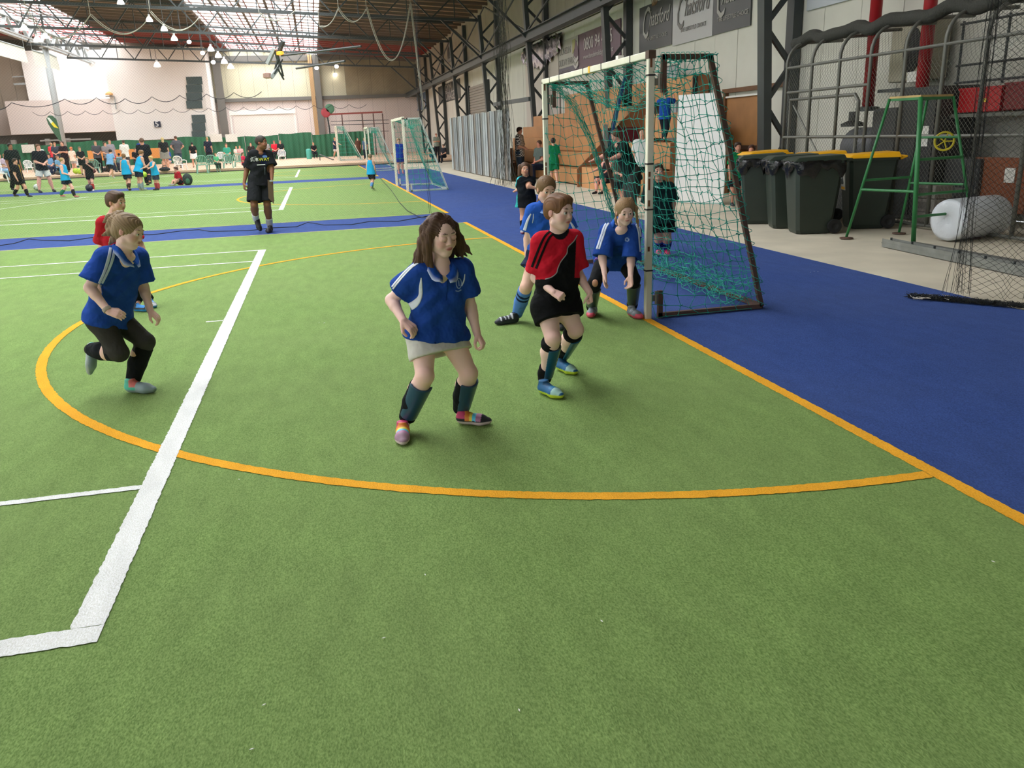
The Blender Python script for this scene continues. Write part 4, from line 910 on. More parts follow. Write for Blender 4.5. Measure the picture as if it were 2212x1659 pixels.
for k, (px, py, w) in enumerate(((409, 92, 'upper left of three'), (438, 116, 'middle of three'), (461, 136, 'lower right of three'), (727, 145, 'upper of two right of the skylight'), (724, 163, 'lower of two right of the skylight'), (684, 148, 'under the skylight end'))):
    c = PL(px, py, 2, 7.4); t = thing('flood_lamp', 'small bright tilted flood lamp, '+w, 'lamp', tuple(c), 'flood lamps'); s = np.linalg.norm(c)/1764*4.5*.8
    MB().lathe(c, [(s*.4, 0), (s*1.1, s*.5), (s*1.1, s*.7), (s*.9, s*.75)], 12, ((1, 0, 0), (0, .5, .86), (0, -.86, .5))).build('bulb', Mlamp, t); MB().tube([c, c+np.array([0, .2, .35])], .03, 5).build('stem', Mdark, t)
    MB().tube([c+np.array([0, .2, .35]), (c[0], c[1]+.2, roofz(c[0])+.42)], .015, 5).build('hanger', Mdark, t)
# white tarps below the girder at the left
for cs, lb in ((((-30, 80), (52, 104), (62, 137), (-30, 112)), 'white hanging tarpaulin at the left picture edge below the girder'), (((69, 108), (94, 116), (102, 147), (76, 140)), 'narrow white tarpaulin hanging left of the grey post'), (((106, 116), (122, 124), (130, 153), (110, 147)), 'small white tarpaulin hanging right of the grey post')):
    P = [PY(x, y, 60.0) for x, y in cs]; t = thing('tarpaulin', lb, 'tarpaulin', tuple(P[0]), )
    MB().hexa([P[3], P[2], P[2]+[0, .05, 0], P[3]+[0, .05, 0], P[0], P[1], P[1]+[0, .05, 0], P[0]+[0, .05, 0]]).build('sheet', mat('white_tarp', 'f4efe6', .6), t); MB().tube([P[0], P[1]], .05, 6).build('top_tube', Mgal, t); [MB().tube([q, (q[0], q[1], roofz(q[0])+.42)], .012, 5).build('hanging_cord', Mgal, t) for q in (P[0], P[1])]
# feather flag ------------------------------------------------------
YFg = 66.0; t = thing('feather_flag', 'green feather flag with white and yellow print leaning on the grey post', 'flag', tuple(PY(133, 370, YFg)))
Mfg = mat('flag_green', '3c6048', .7)
L = [(104, 268), (100, 256), (104, 250), (113, 250), (121, 257), (127, 275), (134, 306), (127, 302), (118, 290)]
P = [PY(x, y, YFg) for x, y in L]; m = MB(); n = len(P)
for s in (0, .05): m.v += [p+np.array([0, s, 0]) for p in P]
m.f = [list(range(n)), list(range(n, 2*n))[::-1]]+[[k, (k+1) % n, n+(k+1) % n, n+k] for k in range(n)]
f = m.build('sail', Mfg, t)
for cs, m_ in ((((101, 254), (106, 254), (114, 263), (110, 267)), mat('flag_white', 'd8e4d8')), (((110, 267), (114, 263), (126, 277), (117, 275)), mat('flag_yellow', 'e8d83c'))):
    Q = [PY(x, y, YFg-.04) for x, y in cs]; MB().hexa(Q+[q+np.array([0, .03, 0]) for q in Q]).build('print', m_, f)
MB().tube([PY(101, 256, YFg+.03), PY(108, 248, YFg+.03), PY(122, 254, YFg+.03), PY(128, 276, YFg+.03), PY(138, 330, YFg+.03), PY(143, 372, YFg+.03)], .03, 6).build('pole', Mgal, t, smooth=True)
MB().lathe((PY(143, 372, YFg)[0], YFg, .0), [(.35, 0), (.35, .06), (.1, .1)], 14).build('base', Mdark, t)
# green curtain fence -------------------------------------------------
YC = 76.0; Mcur = mat('green_curtain', '2e6b4c', .8, noise=.15, nscale=.8)
t = thing('curtain_fence', 'long dark green fabric fence along the far side of the last pitch', 'fence', (-8, YC, 0))
x0c = -28.0; xs = [x0c+k*2.8 for k in range(13)]
for k in range(12):
    a, b = xs[k], min(xs[k]+2.75, 5.2); V = []; F = []; n = 26; hh = float(PY(640, 290, 76)[2])+.1*math.sin(k*2.3)
    for i in range(n):
        f = i/(n-1); x = a+(b-a)*f; dy = .09*math.sin(f*38+k)+.04*math.sin(f*17)
        for z in (PLZ+.02, 1.3, hh+.04*math.sin(f*6.3+k)): V.append((x, YC+dy*(1.3-z*.3), z))
    for i in range(n-1):
        for j in range(2): q = 3*i+j; F.append((q, q+3, q+4, q+1))
    npmesh('curtain', V, F, Mcur, t, smooth=True); MB().tube([(a, YC+.1, 0), (a, YC+.1, 2.2)], .04, 6).build('post', Mdark, t)
for px in (467, 500, 61): c = PY(px, 298 if px > 100 else 321, YC-.2); boxo('notice', c, (.95, .03, .62), Mpaper, t)
# plinth of pale concrete in front of the curtain
o = boxo('floor_slab', (-10.4, 68.6, PLZ/2), (41, 30.6, PLZ), mat('tan_floor', 'c9a98c', .8, noise=.1, nscale=.6), floor)
boxo('kerb', (-10.4, 53.26, .03), (41, .1, .06), mat('black_kerb', '33312e'), floor)
# plastic chairs -------------------------------------------------------
def chair(loc, ang, m, s, label, grp):
    t = thing('plastic_chair', label, 'chair', (0, 0, 0), grp); 
    seat = MB().hexa([(-.22, -.22, .41), (.22, -.22, .41), (.2, .2, .40), (-.2, .2, .40), (-.23, -.23, .45), (.23, -.23, .45), (.21, .21, .44), (-.21, .21, .44)]); seat.build('seat', m, t, bevel=.01)
    V = []; F = []
    bk = MB()
    for k in range(7):
        a = -1+k/3; x = .23*a; h = .85-.1*a*a
        bk.beam((x*.85, .2, .44), (x, .27-.05*a*a, h), .035, .012, up=(0, 1, 0))
    bk.tube([(-.24, .22, .66), (-.23, .24, .76), (-.14, .27, .85), (0, .29, .87), (.14, .27, .85), (.23, .24, .76), (.24, .22, .66)], .022, 6); bk.build('backrest', m, t)
    for sx in (-1, 1):
        MB().hexa([(sx*.27-.02, -.26, 0), (sx*.27+.02, -.26, 0), (sx*.27+.02, -.22, 0), (sx*.27-.02, -.22, 0), (sx*.22-.025, -.22, .42), (sx*.22+.025, -.22, .42), (sx*.22+.025, -.17, .42), (sx*.22-.025, -.17, .42)]).build('leg', m, t)
        MB().hexa([(sx*.26-.02, .26, 0), (sx*.26+.02, .26, 0), (sx*.26+.02, .3, 0), (sx*.26-.02, .3, 0), (sx*.2-.025, .17, .42), (sx*.2+.025, .17, .42), (sx*.2+.025, .22, .42), (sx*.2-.025, .22, .42)]).build('leg', m, t)
        MB().tube([(sx*.25, -.22, .44), (sx*.27, -.2, .62), (sx*.27, .0, .66), (sx*.24, .22, .66)], .02, 6).build('armrest', m, t)
    t.scale = (s, s, s); t.location = loc; t.rotation_euler = (0, 0, ang); return t
Mcg = mat('pale_green_plastic', '7fae9c', .4); Mcw = mat('white_plastic', 'f0eeea', .35)
def at(px, py, z=.0): g = GP(px, py); return (g[0], g[1], z)
c0 = chair(at(437, 368), .2+PI, Mcg, 1.15, 'pale green plastic chair with its back to the pitch, leftmost of four', 'pale green plastic chairs')
for px, py, a, w in ((461, 366, 3.0, 'second of four'), (494, 363, 3.3, 'third of four'), (518, 360, 3.1, 'rightmost of four, left of the coach in black'), (207, 374, 3.2, 'half hidden behind the standing men'), (262, 370, 3.1, 'behind the running boy in navy')):
    copy_tree(c0, at(px, py), a, 'pale green plastic chair, '+w)
w0 = chair(at(4, 388), .3, Mcw, 1.15, 'white plastic chair at the left picture edge', 'white plastic chairs')
for px, py, a, w in ((66, 372, .6, 'behind the coach in black'), (176, 366, 1.2, 'facing sideways left of the men in grey'), (479, 352, .1, 'in the far row, behind the green ones'), (516, 349, -.1, 'in the far row, right one'), (391, 367, 2.8, 'beside the man in jeans'), (610, 346, 0, 'far right one, beside the seated red shirt')):
    copy_tree(w0, at(px, py), a, 'white plastic chair, '+w)
# balls, bags -----------------------------------------------------------
def ball(px, py, r, m1, m2, label, dz=0.0):
    g = GP(px, py); g = np.array([g[0], g[1], g[2]+r+.012+dz]); t = thing('ball', label, 'ball', tuple(g))
    V = []; F = []; n = 14
    for i in range(n+1):
        for j in range(2*n): th = PI*i/n; ph = PI*j/n; V.append(g+r*np.array([math.sin(th)*math.cos(ph), math.sin(th)*math.sin(ph), math.cos(th)]))
    for i in range(n):
        for j in range(2*n): a = i*2*n+j; b = i*2*n+(j+1) % (2*n); F.append((a, b, b+2*n, a+2*n)[::-1])
    npmesh('shell', V, F, m1, t, smooth=True)
    for k in range(7):
        d = np.random.default_rng(k+3).normal(size=3); d[1] = -abs(d[1]); d /= np.linalg.norm(d); u = np.cross(d, (0, 0, 1)); u /= np.linalg.norm(u); w = np.cross(d, u)
        MB().lathe(g+d*r*.965, [(r*.26, 0), (r*.24, r*.035), (0.001, r*.05)], 5, (u, w, d)).build('patch', m2, t)
Mbk = mat('black_ball', '22262a', .4); Mbw = mat('white_ball', 'dfe4de', .4)
ball(81, 412, .13, Mbw, mat('grey_patch', '9aa4a0'), 'white and grey ball at the foot of the boy kicking at left'); ball(194, 414, .135, Mbk, mat('dark_patch', '343a40'), 'black ball on the blue strip by the boy with orange socks'); ball(14, 387, .14, Mbk, mat('dark_patch'), 'black ball at the left edge beside the white chair')
Mlime = mat('lime_ball', 'b4d43c', .5)
for px, py, l in ((165, 376, 'left'), (174, 377, 'right')): ball(px, py, .17, Mlime, mat('lime_patch', '9cc030'), 'lime yellow ball in front of the spectators, %s one of the pair' % l)
ball(315, 402, .12, Mlime, mat('lime_patch'), 'lime ball caught between the boys in blue vests', .35)
def bag(px, py, s, m, label, m2=None):
    s *= .62
    g = GP(px, py); t = thing('sports_bag', label, 'bag', (g[0], g[1], 0)); V = []; F = []; n = 12
    for i in range(n+1):
        for j in range(16):
            th = PI*i/n; ph = PI*j/8; q = 1+.08*math.sin(3*ph+px)
            V.append((g[0]+s*.45*q*math.sin(th)*math.cos(ph), g[1]+s*.25*math.sin(th)*math.sin(ph), max(.01, .17*s+.19*s*math.cos(th))))
    for i in range(n):
        for j in range(16): a = i*16+j; b = i*16+(j+1) % 16; F.append((a, b, b+16, a+16)[::-1])
    npmesh('body', V, F, m, t, smooth=True); MB().tube([(g[0]-.2*s, g[1]-.15*s, .3*s), (g[0]-.1*s, g[1]-.2*s, .48*s), (g[0]+.1*s, g[1]-.2*s, .48*s), (g[0]+.2*s, g[1]-.15*s, .3*s)], .025*s, 6).build('handle', m2 or Mdark, t, smooth=True); t.location.z = g[2]
bag(357, 370, 1.1, mat('black_bag_cloth', '222428', .8), 'flat black bag on the ground under the woman in the grey skirt'); bag(133, 378, 1.3, mat('grey_bag', '4a4a46', .8), 'dark grey bag at the feet of the seated spectators at left', Mylid); bag(195, 375, 1.2, mat('maroon_bag', '4a2024', .8), 'dark maroon bag behind the boy with orange socks')
bag(115, 377, 1.0, mat('black_bag_cloth'), 'small black bag left of the lime balls')
bag(232, 371, 1.2, mat('black_bag_cloth'), 'long black bag at the feet of the men in grey')
t = thing('orange_table', 'orange table top behind the man in the white shirt', 'table', tuple(G(275, 372))); g = PY(275, 326, 66); boxo('top', (g[0], 66, 1.15), (5.2, .6, .7), mat('orange_board', 'd8904a', .6), t)
for s in (-2.4, 2.4): boxo('leg', (g[0]+s, 66, .4), (.06, .5, .8), Mdark, t)
o = MB().lathe((PY(667, 330, 71)[0], 71, PLZ), [(.2, 0), (.21, .04), (.21, .72), (.17, .78), (.05, .8)], 18).build('drum', mat('turquoise_drum', '4aa898', .5), None, smooth=True); tag(o, 'turquoise drum standing against the green curtain', 'drum')
# steel hurdle / bench under curtain corner
t = thing('low_hurdle', 'thin dark hurdle frame on the tan floor left of the far goals', 'frame', tuple(G(700, 352))); a = G(692, 352); b = G(712, 352)
MB().tube([a, a+np.array([0, 0, .6]), b+np.array([.3, 0, .2]), b], .04, 6).build('frame', Mdark, t); MB().tube([a+np.array([0, 1, 0]), b+np.array([0, 1, 0])], .04, 6).build('foot', Mdark, t)
# ================================================================ PEOPLE: one smooth surface per body, clothes as fitted shells
A3 = lambda *p: np.array(p, float)
def nrm(v): v = np.asarray(v, float); return v/max(np.linalg.norm(v), 1e-9)
class Shape:
    """smooth blend of tapered limbs and ellipsoids, sampled on a grid and meshed"""
    def __init__(s): s.ops = []
    def cone(s, a, b, ra, rb, k=.015, op='u', capa=False, capb=False, sq=None):
        s.ops.append(('c', A3(*a), A3(*b), ra, rb, k, op, capa, capb, sq)); return s
    def ell(s, c, R, r, k=.015, op='u'): s.ops.append(('e', A3(*c), np.asarray(R, float), A3(*r), k, op)); return s
    def cut(s, p, n): s.ops.append(('p', A3(*p), nrm(n))); return s
    def bb(s, o):
        if o[0] == 'c':
            m = max(o[3], o[4]); return np.minimum(o[1], o[2])-m, np.maximum(o[1], o[2])+m, o[5]
        m = np.sqrt(((o[2]*o[3][:, None])**2).sum(0)); return o[1]-m, o[1]+m, o[4]
    def dist(s, o, P):
        if o[0] == 'c':
            a, b = o[1], o[2]; ab = b-a; L2 = ab@ab+1e-12
            Q = P-a
            if o[9] is not None: w, f = o[9]; Q = Q+((Q@w)*(f-1))[..., None]*w
            t = Q@ab/L2; tc = np.clip(t, 0, 1); d = np.linalg.norm(Q-tc[..., None]*ab, axis=-1)-(o[3]+(o[4]-o[3])*tc)
            L = math.sqrt(L2)
            if o[8]: d = np.maximum(d, (t-1)*L)
            if o[7]: d = np.maximum(d, -t*L)
            return d
        Q = (P-o[1])@o[2].T; k0 = np.linalg.norm(Q/o[3], axis=-1); k1 = np.linalg.norm(Q/(o[3]**2), axis=-1); return k0*(k0-1)/np.maximum(k1, 1e-9)
    def mesh(s, h, fine=None, hf=None):
        B = [s.bb(o) for o in s.ops if o[0] != 'p' and o[5 if o[0] == 'e' else 6] != 's']
        lo = np.min([b[0] for b in B], 0)-3*h; hi = np.max([b[1] for b in B], 0)+3*h; ax = []
        for i in range(3):
            if fine is None: ax.append(np.arange(lo[i], hi[i]+h, h)); continue
            c, x = lo[i], [lo[i]]
            while c < hi[i]: c += hf if fine[0][i] <= c <= fine[1][i] else h; x.append(c)
            ax.append(np.array(x))
        F = np.full([len(a) for a in ax], 9.0, np.float32)
        for o in s.ops:
            if o[0] == 'p':
                X, Y, Z = np.meshgrid(*ax, indexing='ij', sparse=True); d = (X-o[1][0])*o[2][0]+(Y-o[1][1])*o[2][1]+(Z-o[1][2])*o[2][2]; F = np.maximum(F, d.astype(np.float32)); continue
            l, u, k = s.bb(o); m = k*2+2.5*h; I = [(max(0, np.searchsorted(ax[i], l[i]-m)-1), min(len(ax[i]), np.searchsorted(ax[i], u[i]+m)+1)) for i in range(3)]
            if any(b <= a for a, b in I): continue
            G_ = np.stack(np.meshgrid(*[ax[i][I[i][0]:I[i][1]] for i in range(3)], indexing='ij'), -1); d = s.dist(o, G_).astype(np.float32)
            sl = tuple(slice(a, b) for a, b in I); f = F[sl]; op = o[5] if o[0] == 'e' else o[6]
            if op == 'u': hh = np.clip(.5+.5*(f-d)/k, 0, 1); F[sl] = f*(1-hh)+d*hh-k*hh*(1-hh)
            else: hh = np.clip(.5-.5*(f+d)/k, 0, 1); F[sl] = f*(1-hh)+(-d)*hh+k*hh*(1-hh)
        return surf(F, ax)
def surf(F, ax):
    ins = F < 0; n = F.shape; c = [ins[i:n[0]-1+i, j:n[1]-1+j, k:n[2]-1+k] for i in (0, 1) for j in (0, 1) for k in (0, 1)]
    a = c[0].copy(); o = c[0].copy()
    for q in c[1:]: a &= q; o |= q
    act = o & ~a; idx = np.argwhere(act); N = len(idx); ID = np.full(act.shape, -1, np.int32); ID[act] = np.arange(N)
    S = np.zeros((N, 3)); Cn = np.zeros(N); cor = [(i, j, k) for i in (0, 1) for j in (0, 1) for k in (0, 1)]
    def val(off): return F[idx[:, 0]+off[0], idx[:, 1]+off[1], idx[:, 2]+off[2]]
    def pos(off): return np.stack([ax[i][idx[:, i]+off[i]] for i in range(3)], 1)
    for u in cor:
        for d in range(3):
            if u[d] == 1: continue
            v = list(u); v[d] = 1; f0, f1 = val(u), val(v); m = (f0 < 0) != (f1 < 0)
            t = np.where(m, f0/np.where(m, f0-f1, 1), 0)[:, None]; S += np.where(m[:, None], pos(u)*(1-t)+pos(v)*t, 0); Cn += m
    V = S/np.maximum(Cn, 1)[:, None]; Q = []
    for d in range(3):
        e = (d+1) % 3; g = (d+2) % 3; sl0 = [slice(None)]*3; sl1 = [slice(None)]*3; sl0[d] = slice(0, n[d]-1); sl1[d] = slice(1, n[d]); A = ins[tuple(sl0)]; B = ins[tuple(sl1)]; E = np.argwhere(A != B)
        E = E[(E[:, e] > 0) & (E[:, g] > 0) & (E[:, e] < n[e]-1) & (E[:, g] < n[g]-1)]
        if not len(E): continue
        q = []
        for de, dg in ((1, 1), (0, 1), (0, 0), (1, 0)):
            x = E.copy(); x[:, e] -= de; x[:, g] -= dg; q.append(ID[x[:, 0], x[:, 1], x[:, 2]])
        q = np.stack(q, 1); fl = ~A[E[:, 0], E[:, 1], E[:, 2]]; q[fl] = q[fl][:, ::-1]; Q.append(q[(q >= 0).all(1)])
    return V, np.concatenate(Q) if Q else np.zeros((0, 4), int)
def relax(V, Fq, n=1, w=.5):
    for _ in range(n):
        A = np.zeros_like(V); c = np.zeros(len(V))
        for i in range(4):
            for j in (1, 3): np.add.at(A, Fq[:, i], V[Fq[:, (i+j) % 4]]); np.add.at(c, Fq[:, i], 1)
        V = V*(1-w)+w*A/np.maximum(c, 1)[:, None]
    return V
def vnormals(V, F):
    n = np.cross(V[F[:, 2]]-V[F[:, 0]], V[F[:, 3]]-V[F[:, 1]]); N = np.zeros_like(V)
    for i in range(4): np.add.at(N, F[:, i], n)
    return N/np.maximum(np.linalg.norm(N, axis=1, keepdims=True), 1e-9)
Mskin = vmat('skin', .55, .12, 120, .35, .002); Mcloth = vmat('cloth', .85, .5, 17, .15, .03); Mhair = vmat('hair', .55, .25, 140, .25, .002); Mshoe = vmat('shoe_material', .55, .2, 80, .4, .003); Mshiny = vmat('satin_shell', .3, 0, 1, .5)
LC = {}
def cl(h):
    if h not in LC: LC[h] = np.array(lin(h))
    return LC[h]
def segd(V, a, b):
    ab = b-a; t = np.clip((V-a)@ab/(ab@ab+1e-12), 0, 1); return np.linalg.norm(V-a-t[:, None]*ab, axis=1), t
def polyd(V, P):
    d = np.full(len(V), 9.0)
    for a, b in zip(P[:-1], P[1:]): d = np.minimum(d, segd(V, a, b)[0])
    return d
def hframe(yaw, pitch, roll, vd):
    """head axes right(x) fwd(y) up(z); yaw 0 = facing the camera, + = towards picture right"""
    d = nrm([vd[0], vd[1], 0]); r = A3(d[1], -d[0], 0); y, p, q = map(math.radians, (yaw, pitch, roll))
    f = (-math.cos(y)*d+math.sin(y)*r)*math.cos(p)+A3(0, 0, -math.sin(p)); f = nrm(f); z = nrm(A3(0, 0, 1)-f*f[2]); x = np.cross(f, z)
    x2 = x*math.cos(q)+z*math.sin(q); z2 = np.cross(x2, f); return np.stack([x2, f, z2])
def head_ops(S, hc, R, H, det):
    T = lambda x, y, z: hc+H*(x*R[0]+y*R[1]+z*R[2]); E = np.eye(3); e = lambda p, r, k=.03, op='u': S.ell(T(*p), R, A3(*r)*H, k*H, op)
    e((0, -.05, .14), (.335, .42, .36)); e((0, .08, -.13), (.27, .29, .33), .1); e((0, .2, -.37), (.13, .13, .1), .1)
    if not det: e((0, .38, -.08), (.06, .08, .1), .05); return T
    for s in (-1, 1):
        e((s*.155, .21, -.15), (.11, .13, .13), .1); e((s*.13, .40, .035), (.085, .07, .05), .05, 's'); e((s*.13, .305, .02), (.088, .07, .07), .03)
        e((s*.12, .325, .115), (.1, .05, .035), .06); e((s*.05, .37, -.135), (.035, .04, .032), .03)
        e((s*.338, -.04, -.02), (.034, .075, .115), .02); e((s*.375, .005, .0), (.02, .04, .065), .02, 's')
        S.cone(T(s*.2, .0, -.3), T(0, .2, -.4), .1*H, .09*H, .1*H)
    S.cone(T(0, .34, .06), T(0, .415, -.1), .034*H, .05*H, .04*H)
    e((0, .315, -.25), (.11, .07, .07), .05); e((0, .375, -.232), (.085, .035, .022), .012); e((0, .37, -.272), (.075, .035, .027), .012); e((0, .40, -.251), (.08, .03, .008), .01, 's')
    return T
def head_paint(V, C_, hc, R, H, skin, lip, det, nose_red=0.0):
    Q = ((V-hc)@R.T)/H; near = (np.abs(Q).max(1) < .7)
    def blob(p, r, col, w):
        d = np.linalg.norm((Q-A3(*p))/A3(*r), axis=1); f = (np.clip(1.3-d, 0, .6)/.6*w*near)[:, None]; C_[:] = C_*(1-f)+col*f
    for s in (-1, 1): blob((s*.17, .27, -.13), (.12, .14, .11), cl('d98a78'), .45); blob((s*.36, -.03, -.02), (.06, .1, .14), cl('cc6a5a'), .5)
    blob((0, .42, -.1), (.06, .07, .06), cl('d98a78'), .3)
    if det:
        blob((0, .38, -.25), (.095, .06, .042), lip, .8)
        for s in (-1, 1): blob((s*.13, .36, .02), (.09, .08, .045), skin*.82, .5)
def hand_ops(S, wr, dr, pn, L, curl, side, det, spread=0.0):
    """wr wrist, dr direction, pn palm normal (palm faces this way), L hand length, side +1: thumb towards cross(dr,pn)"""
    d = nrm(dr); p = nrm(pn-d*(np.dot(pn, d))); t = np.cross(d, p); side = side if np.ndim(side) == 0 else (1 if t@np.asarray(side) > 0 else -1); t = t*side; P = lambda a, b, c: wr+L*(a*d+b*t+c*p); k = .012*L/.14
    if not det: S.ell(P(.45, 0, .05), np.stack([d, t, p]), (.5*L, .22*L, .14*L), .01); return
    for b in (-.13, 0, .13): S.cone(P(.02, b*.7, 0), P(.48, b*1.3, .0), .115*L, .1*L, .03*L)
    fl = (.40, .46, .42, .33)
    for i, (b, l) in enumerate(zip((.205, .07, -.065, -.195), fl)):
        sp = spread*(1.5-i)*.35; a = P(.5, b, 0); ang = 0; dirv = nrm(d+t*sp); q = a
        for j, (f, r) in enumerate(((.45, .062), (.3, .056), (.25, .05))):
            ang += math.radians(curl*(.75, 1.05, .8)[j]); v = dirv*math.cos(ang)+p*math.sin(ang); n = q+v*l*f*L*1.0; S.cone(q, n, r*L, r*L*.92, .012*L if j else .03*L); q = n
    a = P(.1, .18, .05); b = P(.32, .34, .12+.002*curl); c = P(.52, .40-.003*curl, .16+.003*curl); S.cone(a, b, .095*L, .07*L, .05*L); S.cone(b, c, .066*L, .052*L, .02*L)
def shoe(par, heel, toe, up, L, base, sole, accent, h, sock=None, name='shoe', tip=None):
    f = nrm(toe-heel); u = nrm(up-f*np.dot(up, f)); r = np.cross(f, u); s = L/.2; P = lambda a, b, c: heel+f*a*L+r*b*L+u*c*L
    S = Shape(); S.cone(P(.17, 0, .16), P(.3, 0, .17), .16*L, .17*L, .05*L); S.cone(P(.3, 0, .16), P(.7, .02, .12), .17*L, .185*L, .08*L, sq=(u, 1.1)); S.cone(P(.68, .02, .11), P(.88, 0, .09), .18*L, .13*L, .08*L, sq=(u, 1.35))
    S.cone(P(.2, 0, .2), P(.2, 0, .4), .155*L, .145*L, .06*L, capb=True); S.cut(P(0, 0, 0), -u)
    V, F = S.mesh(h); V = relax(V, F, 1); z = (V-heel)@u/L; x = (V-heel)@f/L; C_ = np.tile(cl(base), (len(V), 1))
    if accent:
        for (x0, x1, z0, col) in accent: m = (x > x0) & (x < x1) & (z > z0); C_[m] = cl(col)
    C_[z < .11] = cl(sole)
    if tip: C_[(x > .8) & (z < .2)] = cl(tip)
    npmesh(name, V, F, Mshoe, par, True, C_)
    return P(.2, 0, .3)
class Person:
    """joints in world space: nk neck, sl/sr shoulders, el/er elbows, wl/wr wrists, hl/hr hips, kl/kr knees, al/ar ankles (l = picture left)"""
    def __init__(s, label, B, s_=1.0, h=.006, det=True, adult=False, name='person', group=None):
        s.B = A3(B[0], B[1], 0); s.t = thing(name, label, 'person', (B[0], B[1], 0), group); s.s = s_; s.h = h; s.det = det; s.adult = adult
        s.vd = nrm(A3(B[0], B[1], 0)); s.J = {}
    def px(s, name, x, y, dd=0.0):
        d = ray(x, y); t = (s.B@s.vd+dd-CO@s.vd)/(d@s.vd); s.J[name] = CO+d*t; return s.J[name]
    def set(s, dct):
        for k, v in dct.items(): s.px(k, *v)
        return s
    def foot(s, k, hx, hy, tx, ty, L=.2, lift=0.0, toe_lift=0.0):
        """heel and toe pixels on the ground"""
        a = G(hx, hy, .012+lift); b = G(tx, ty, .012+lift+toe_lift); f = nrm(b-a); s.J['f'+k] = (a, a+f*L); s.J['a'+k] = a+f*L*.2+A3(0, 0, L*.42); return a
    def body(s, skin, H, head, lip='c4645c', hands=None, radii=1.0, nofoot=False):
        J = s.J; q = s.s*radii; S = Shape(); R = s.R = hframe(*head[1:], s.vd); hc = s.hc = J[head[0]]; s.H = H
        T = s.T = head_ops(S, hc, R, H, s.det); S.cone(T(0, -.1, -.28), J['nk'], .044*q, .046*q, .02*q); S.cone(J['nk'], J['nk']+A3(0, 0, -.03)*q, .05*q, .07*q, .035*q)
        s.torso(S, 0.0)
        for k in 'lr':
            S.cone(J['s'+k], J['e'+k], .043*q, .034*q, .03*q); S.cone(J['e'+k], J['w'+k], .034*q, .022*q, .012*q)
            m = J['e'+k]*.7+J['w'+k]*.3; S.cone(J['e'+k], m, .034*q, .034*q, .01)
            S.cone(J['h'+k], J['k'+k], .078*q, .05*q, .03*q); S.cone(J['k'+k], J['a'+k], .049*q, .031*q, .015*q)
            bk = s.back(); c = J['k'+k]*.68+J['a'+k]*.32+bk*.014*q; S.cone(J['k'+k]*.85+J['a'+k]*.15, c, .045*q, .05*q, .03*q); S.cone(c, J['k'+k]*.4+J['a'+k]*.6, .05*q, .036*q, .03*q)
            S.ell(J['k'+k]-bk*.012*q, np.eye(3), (.045*q, .045*q, .05*q), .02*q)
            if 'f'+k in J and not nofoot: a, b = J['f'+k]; S.cone(J['a'+k], a*.74+b*.26+nrm(J['k'+k]-a)*.045*q, .026*q, .02*q, .01*q)
            hd = (hands or {}).get(k)
            if hd is not None: hand_ops(S, J['w'+k], hd[0], hd[1], hd[2], hd[3], hd[4], s.det, hd[5] if len(hd) > 5 else 0)
            else:
                d = nrm(J['w'+k]-J['e'+k]); hand_ops(S, J['w'+k], d, s.back()*-1 if abs(d[2]) > .5 else A3(0, 0, -1), .62*H, 35, 1, False)
        fine = None
        if s.det: fine = (hc-H*.62, hc+H*.62)
        V, F = S.mesh(s.h, fine, s.h*.5 if s.det else None); V = relax(V, F, 1, .35) if s.det else V
        sk = cl(skin); C_ = np.tile(sk, (len(V), 1)); head_paint(V, C_, hc, R, H, sk, cl(lip), s.det)
        for k in 'lr':
            d = np.linalg.norm(V-J['k'+k], axis=1); f = (np.clip(1.2-d/(.06*q), 0, 1)*.3)[:, None]; C_ = C_*(1-f)+cl('c87866')*f*(sk.mean()/cl('e0b090').mean()); d = np.linalg.norm(V-J['w'+k]-nrm(J['w'+k]-J['e'+k])*.05*q, axis=1); f = (np.clip(1.2-d/(.08*q), 0, 1)*.25)[:, None]; C_ = C_*(1-f)+C_*A3(1, .72, .7)*f
        s.bodyo = npmesh('body', V, F, Mskin, s.t, True, C_)
        if s.det:
            for sg in (-1, 1):
                c = T(sg*.13, .326, .02); m = MB(); r = .066*H; Rr = R; n = 14; Vv = []; Ff = []; Cc = []
                for i in range(n+1):
                    for j in range(16):
                        th = PI*i/n; ph = PI*j/8; loc = A3(math.sin(th)*math.cos(ph), math.cos(th), math.sin(th)*math.sin(ph)); Vv.append(c+r*(loc[0]*R[0]+loc[1]*R[1]+loc[2]*R[2])); Cc.append(cl('e8e4de') if th > .64 else (cl('151210') if th < .33 else cl('4a3a2a')))
                for i in range(n):
                    for j in range(16): a = i*16+j; b = i*16+(j+1) % 16; Ff.append((a, a+16, b+16, b))
                e = npmesh('eye', Vv, Ff, Mshiny, s.t, True, np.array(Cc))
                # lids and brow
                zl = .042 if s.eyes_open else -.045
                lid = Shape(); lid.ell(T(sg*.13, .322, .028 if s.eyes_open else .01), R, A3(.092, .073 if s.eyes_open else .075, .066 if s.eyes_open else .085)*H, .01); lid.cut(T(sg*.13, .3, zl), -R[2]); Vl, Fl = lid.mesh(s.h*.35); npmesh('eyelid', Vl, Fl, Mskin, s.t, True, np.tile(sk*A3(.93, .86, .84), (len(Vl), 1)))
                la = Shape(); la.cone(T(sg*.06, .372, zl-.002), T(sg*.13, .394, zl-.006), .004*H, .0055*H, .004); la.cone(T(sg*.13, .394, zl-.006), T(sg*.2, .353, zl+.002), .0055*H, .004*H, .004); Vb, Fb = la.mesh(s.h*.3); npmesh('eyelashes', Vb, Fb, Mhair, s.t, True, np.tile(cl('3a2a22'), (len(Vb), 1)))
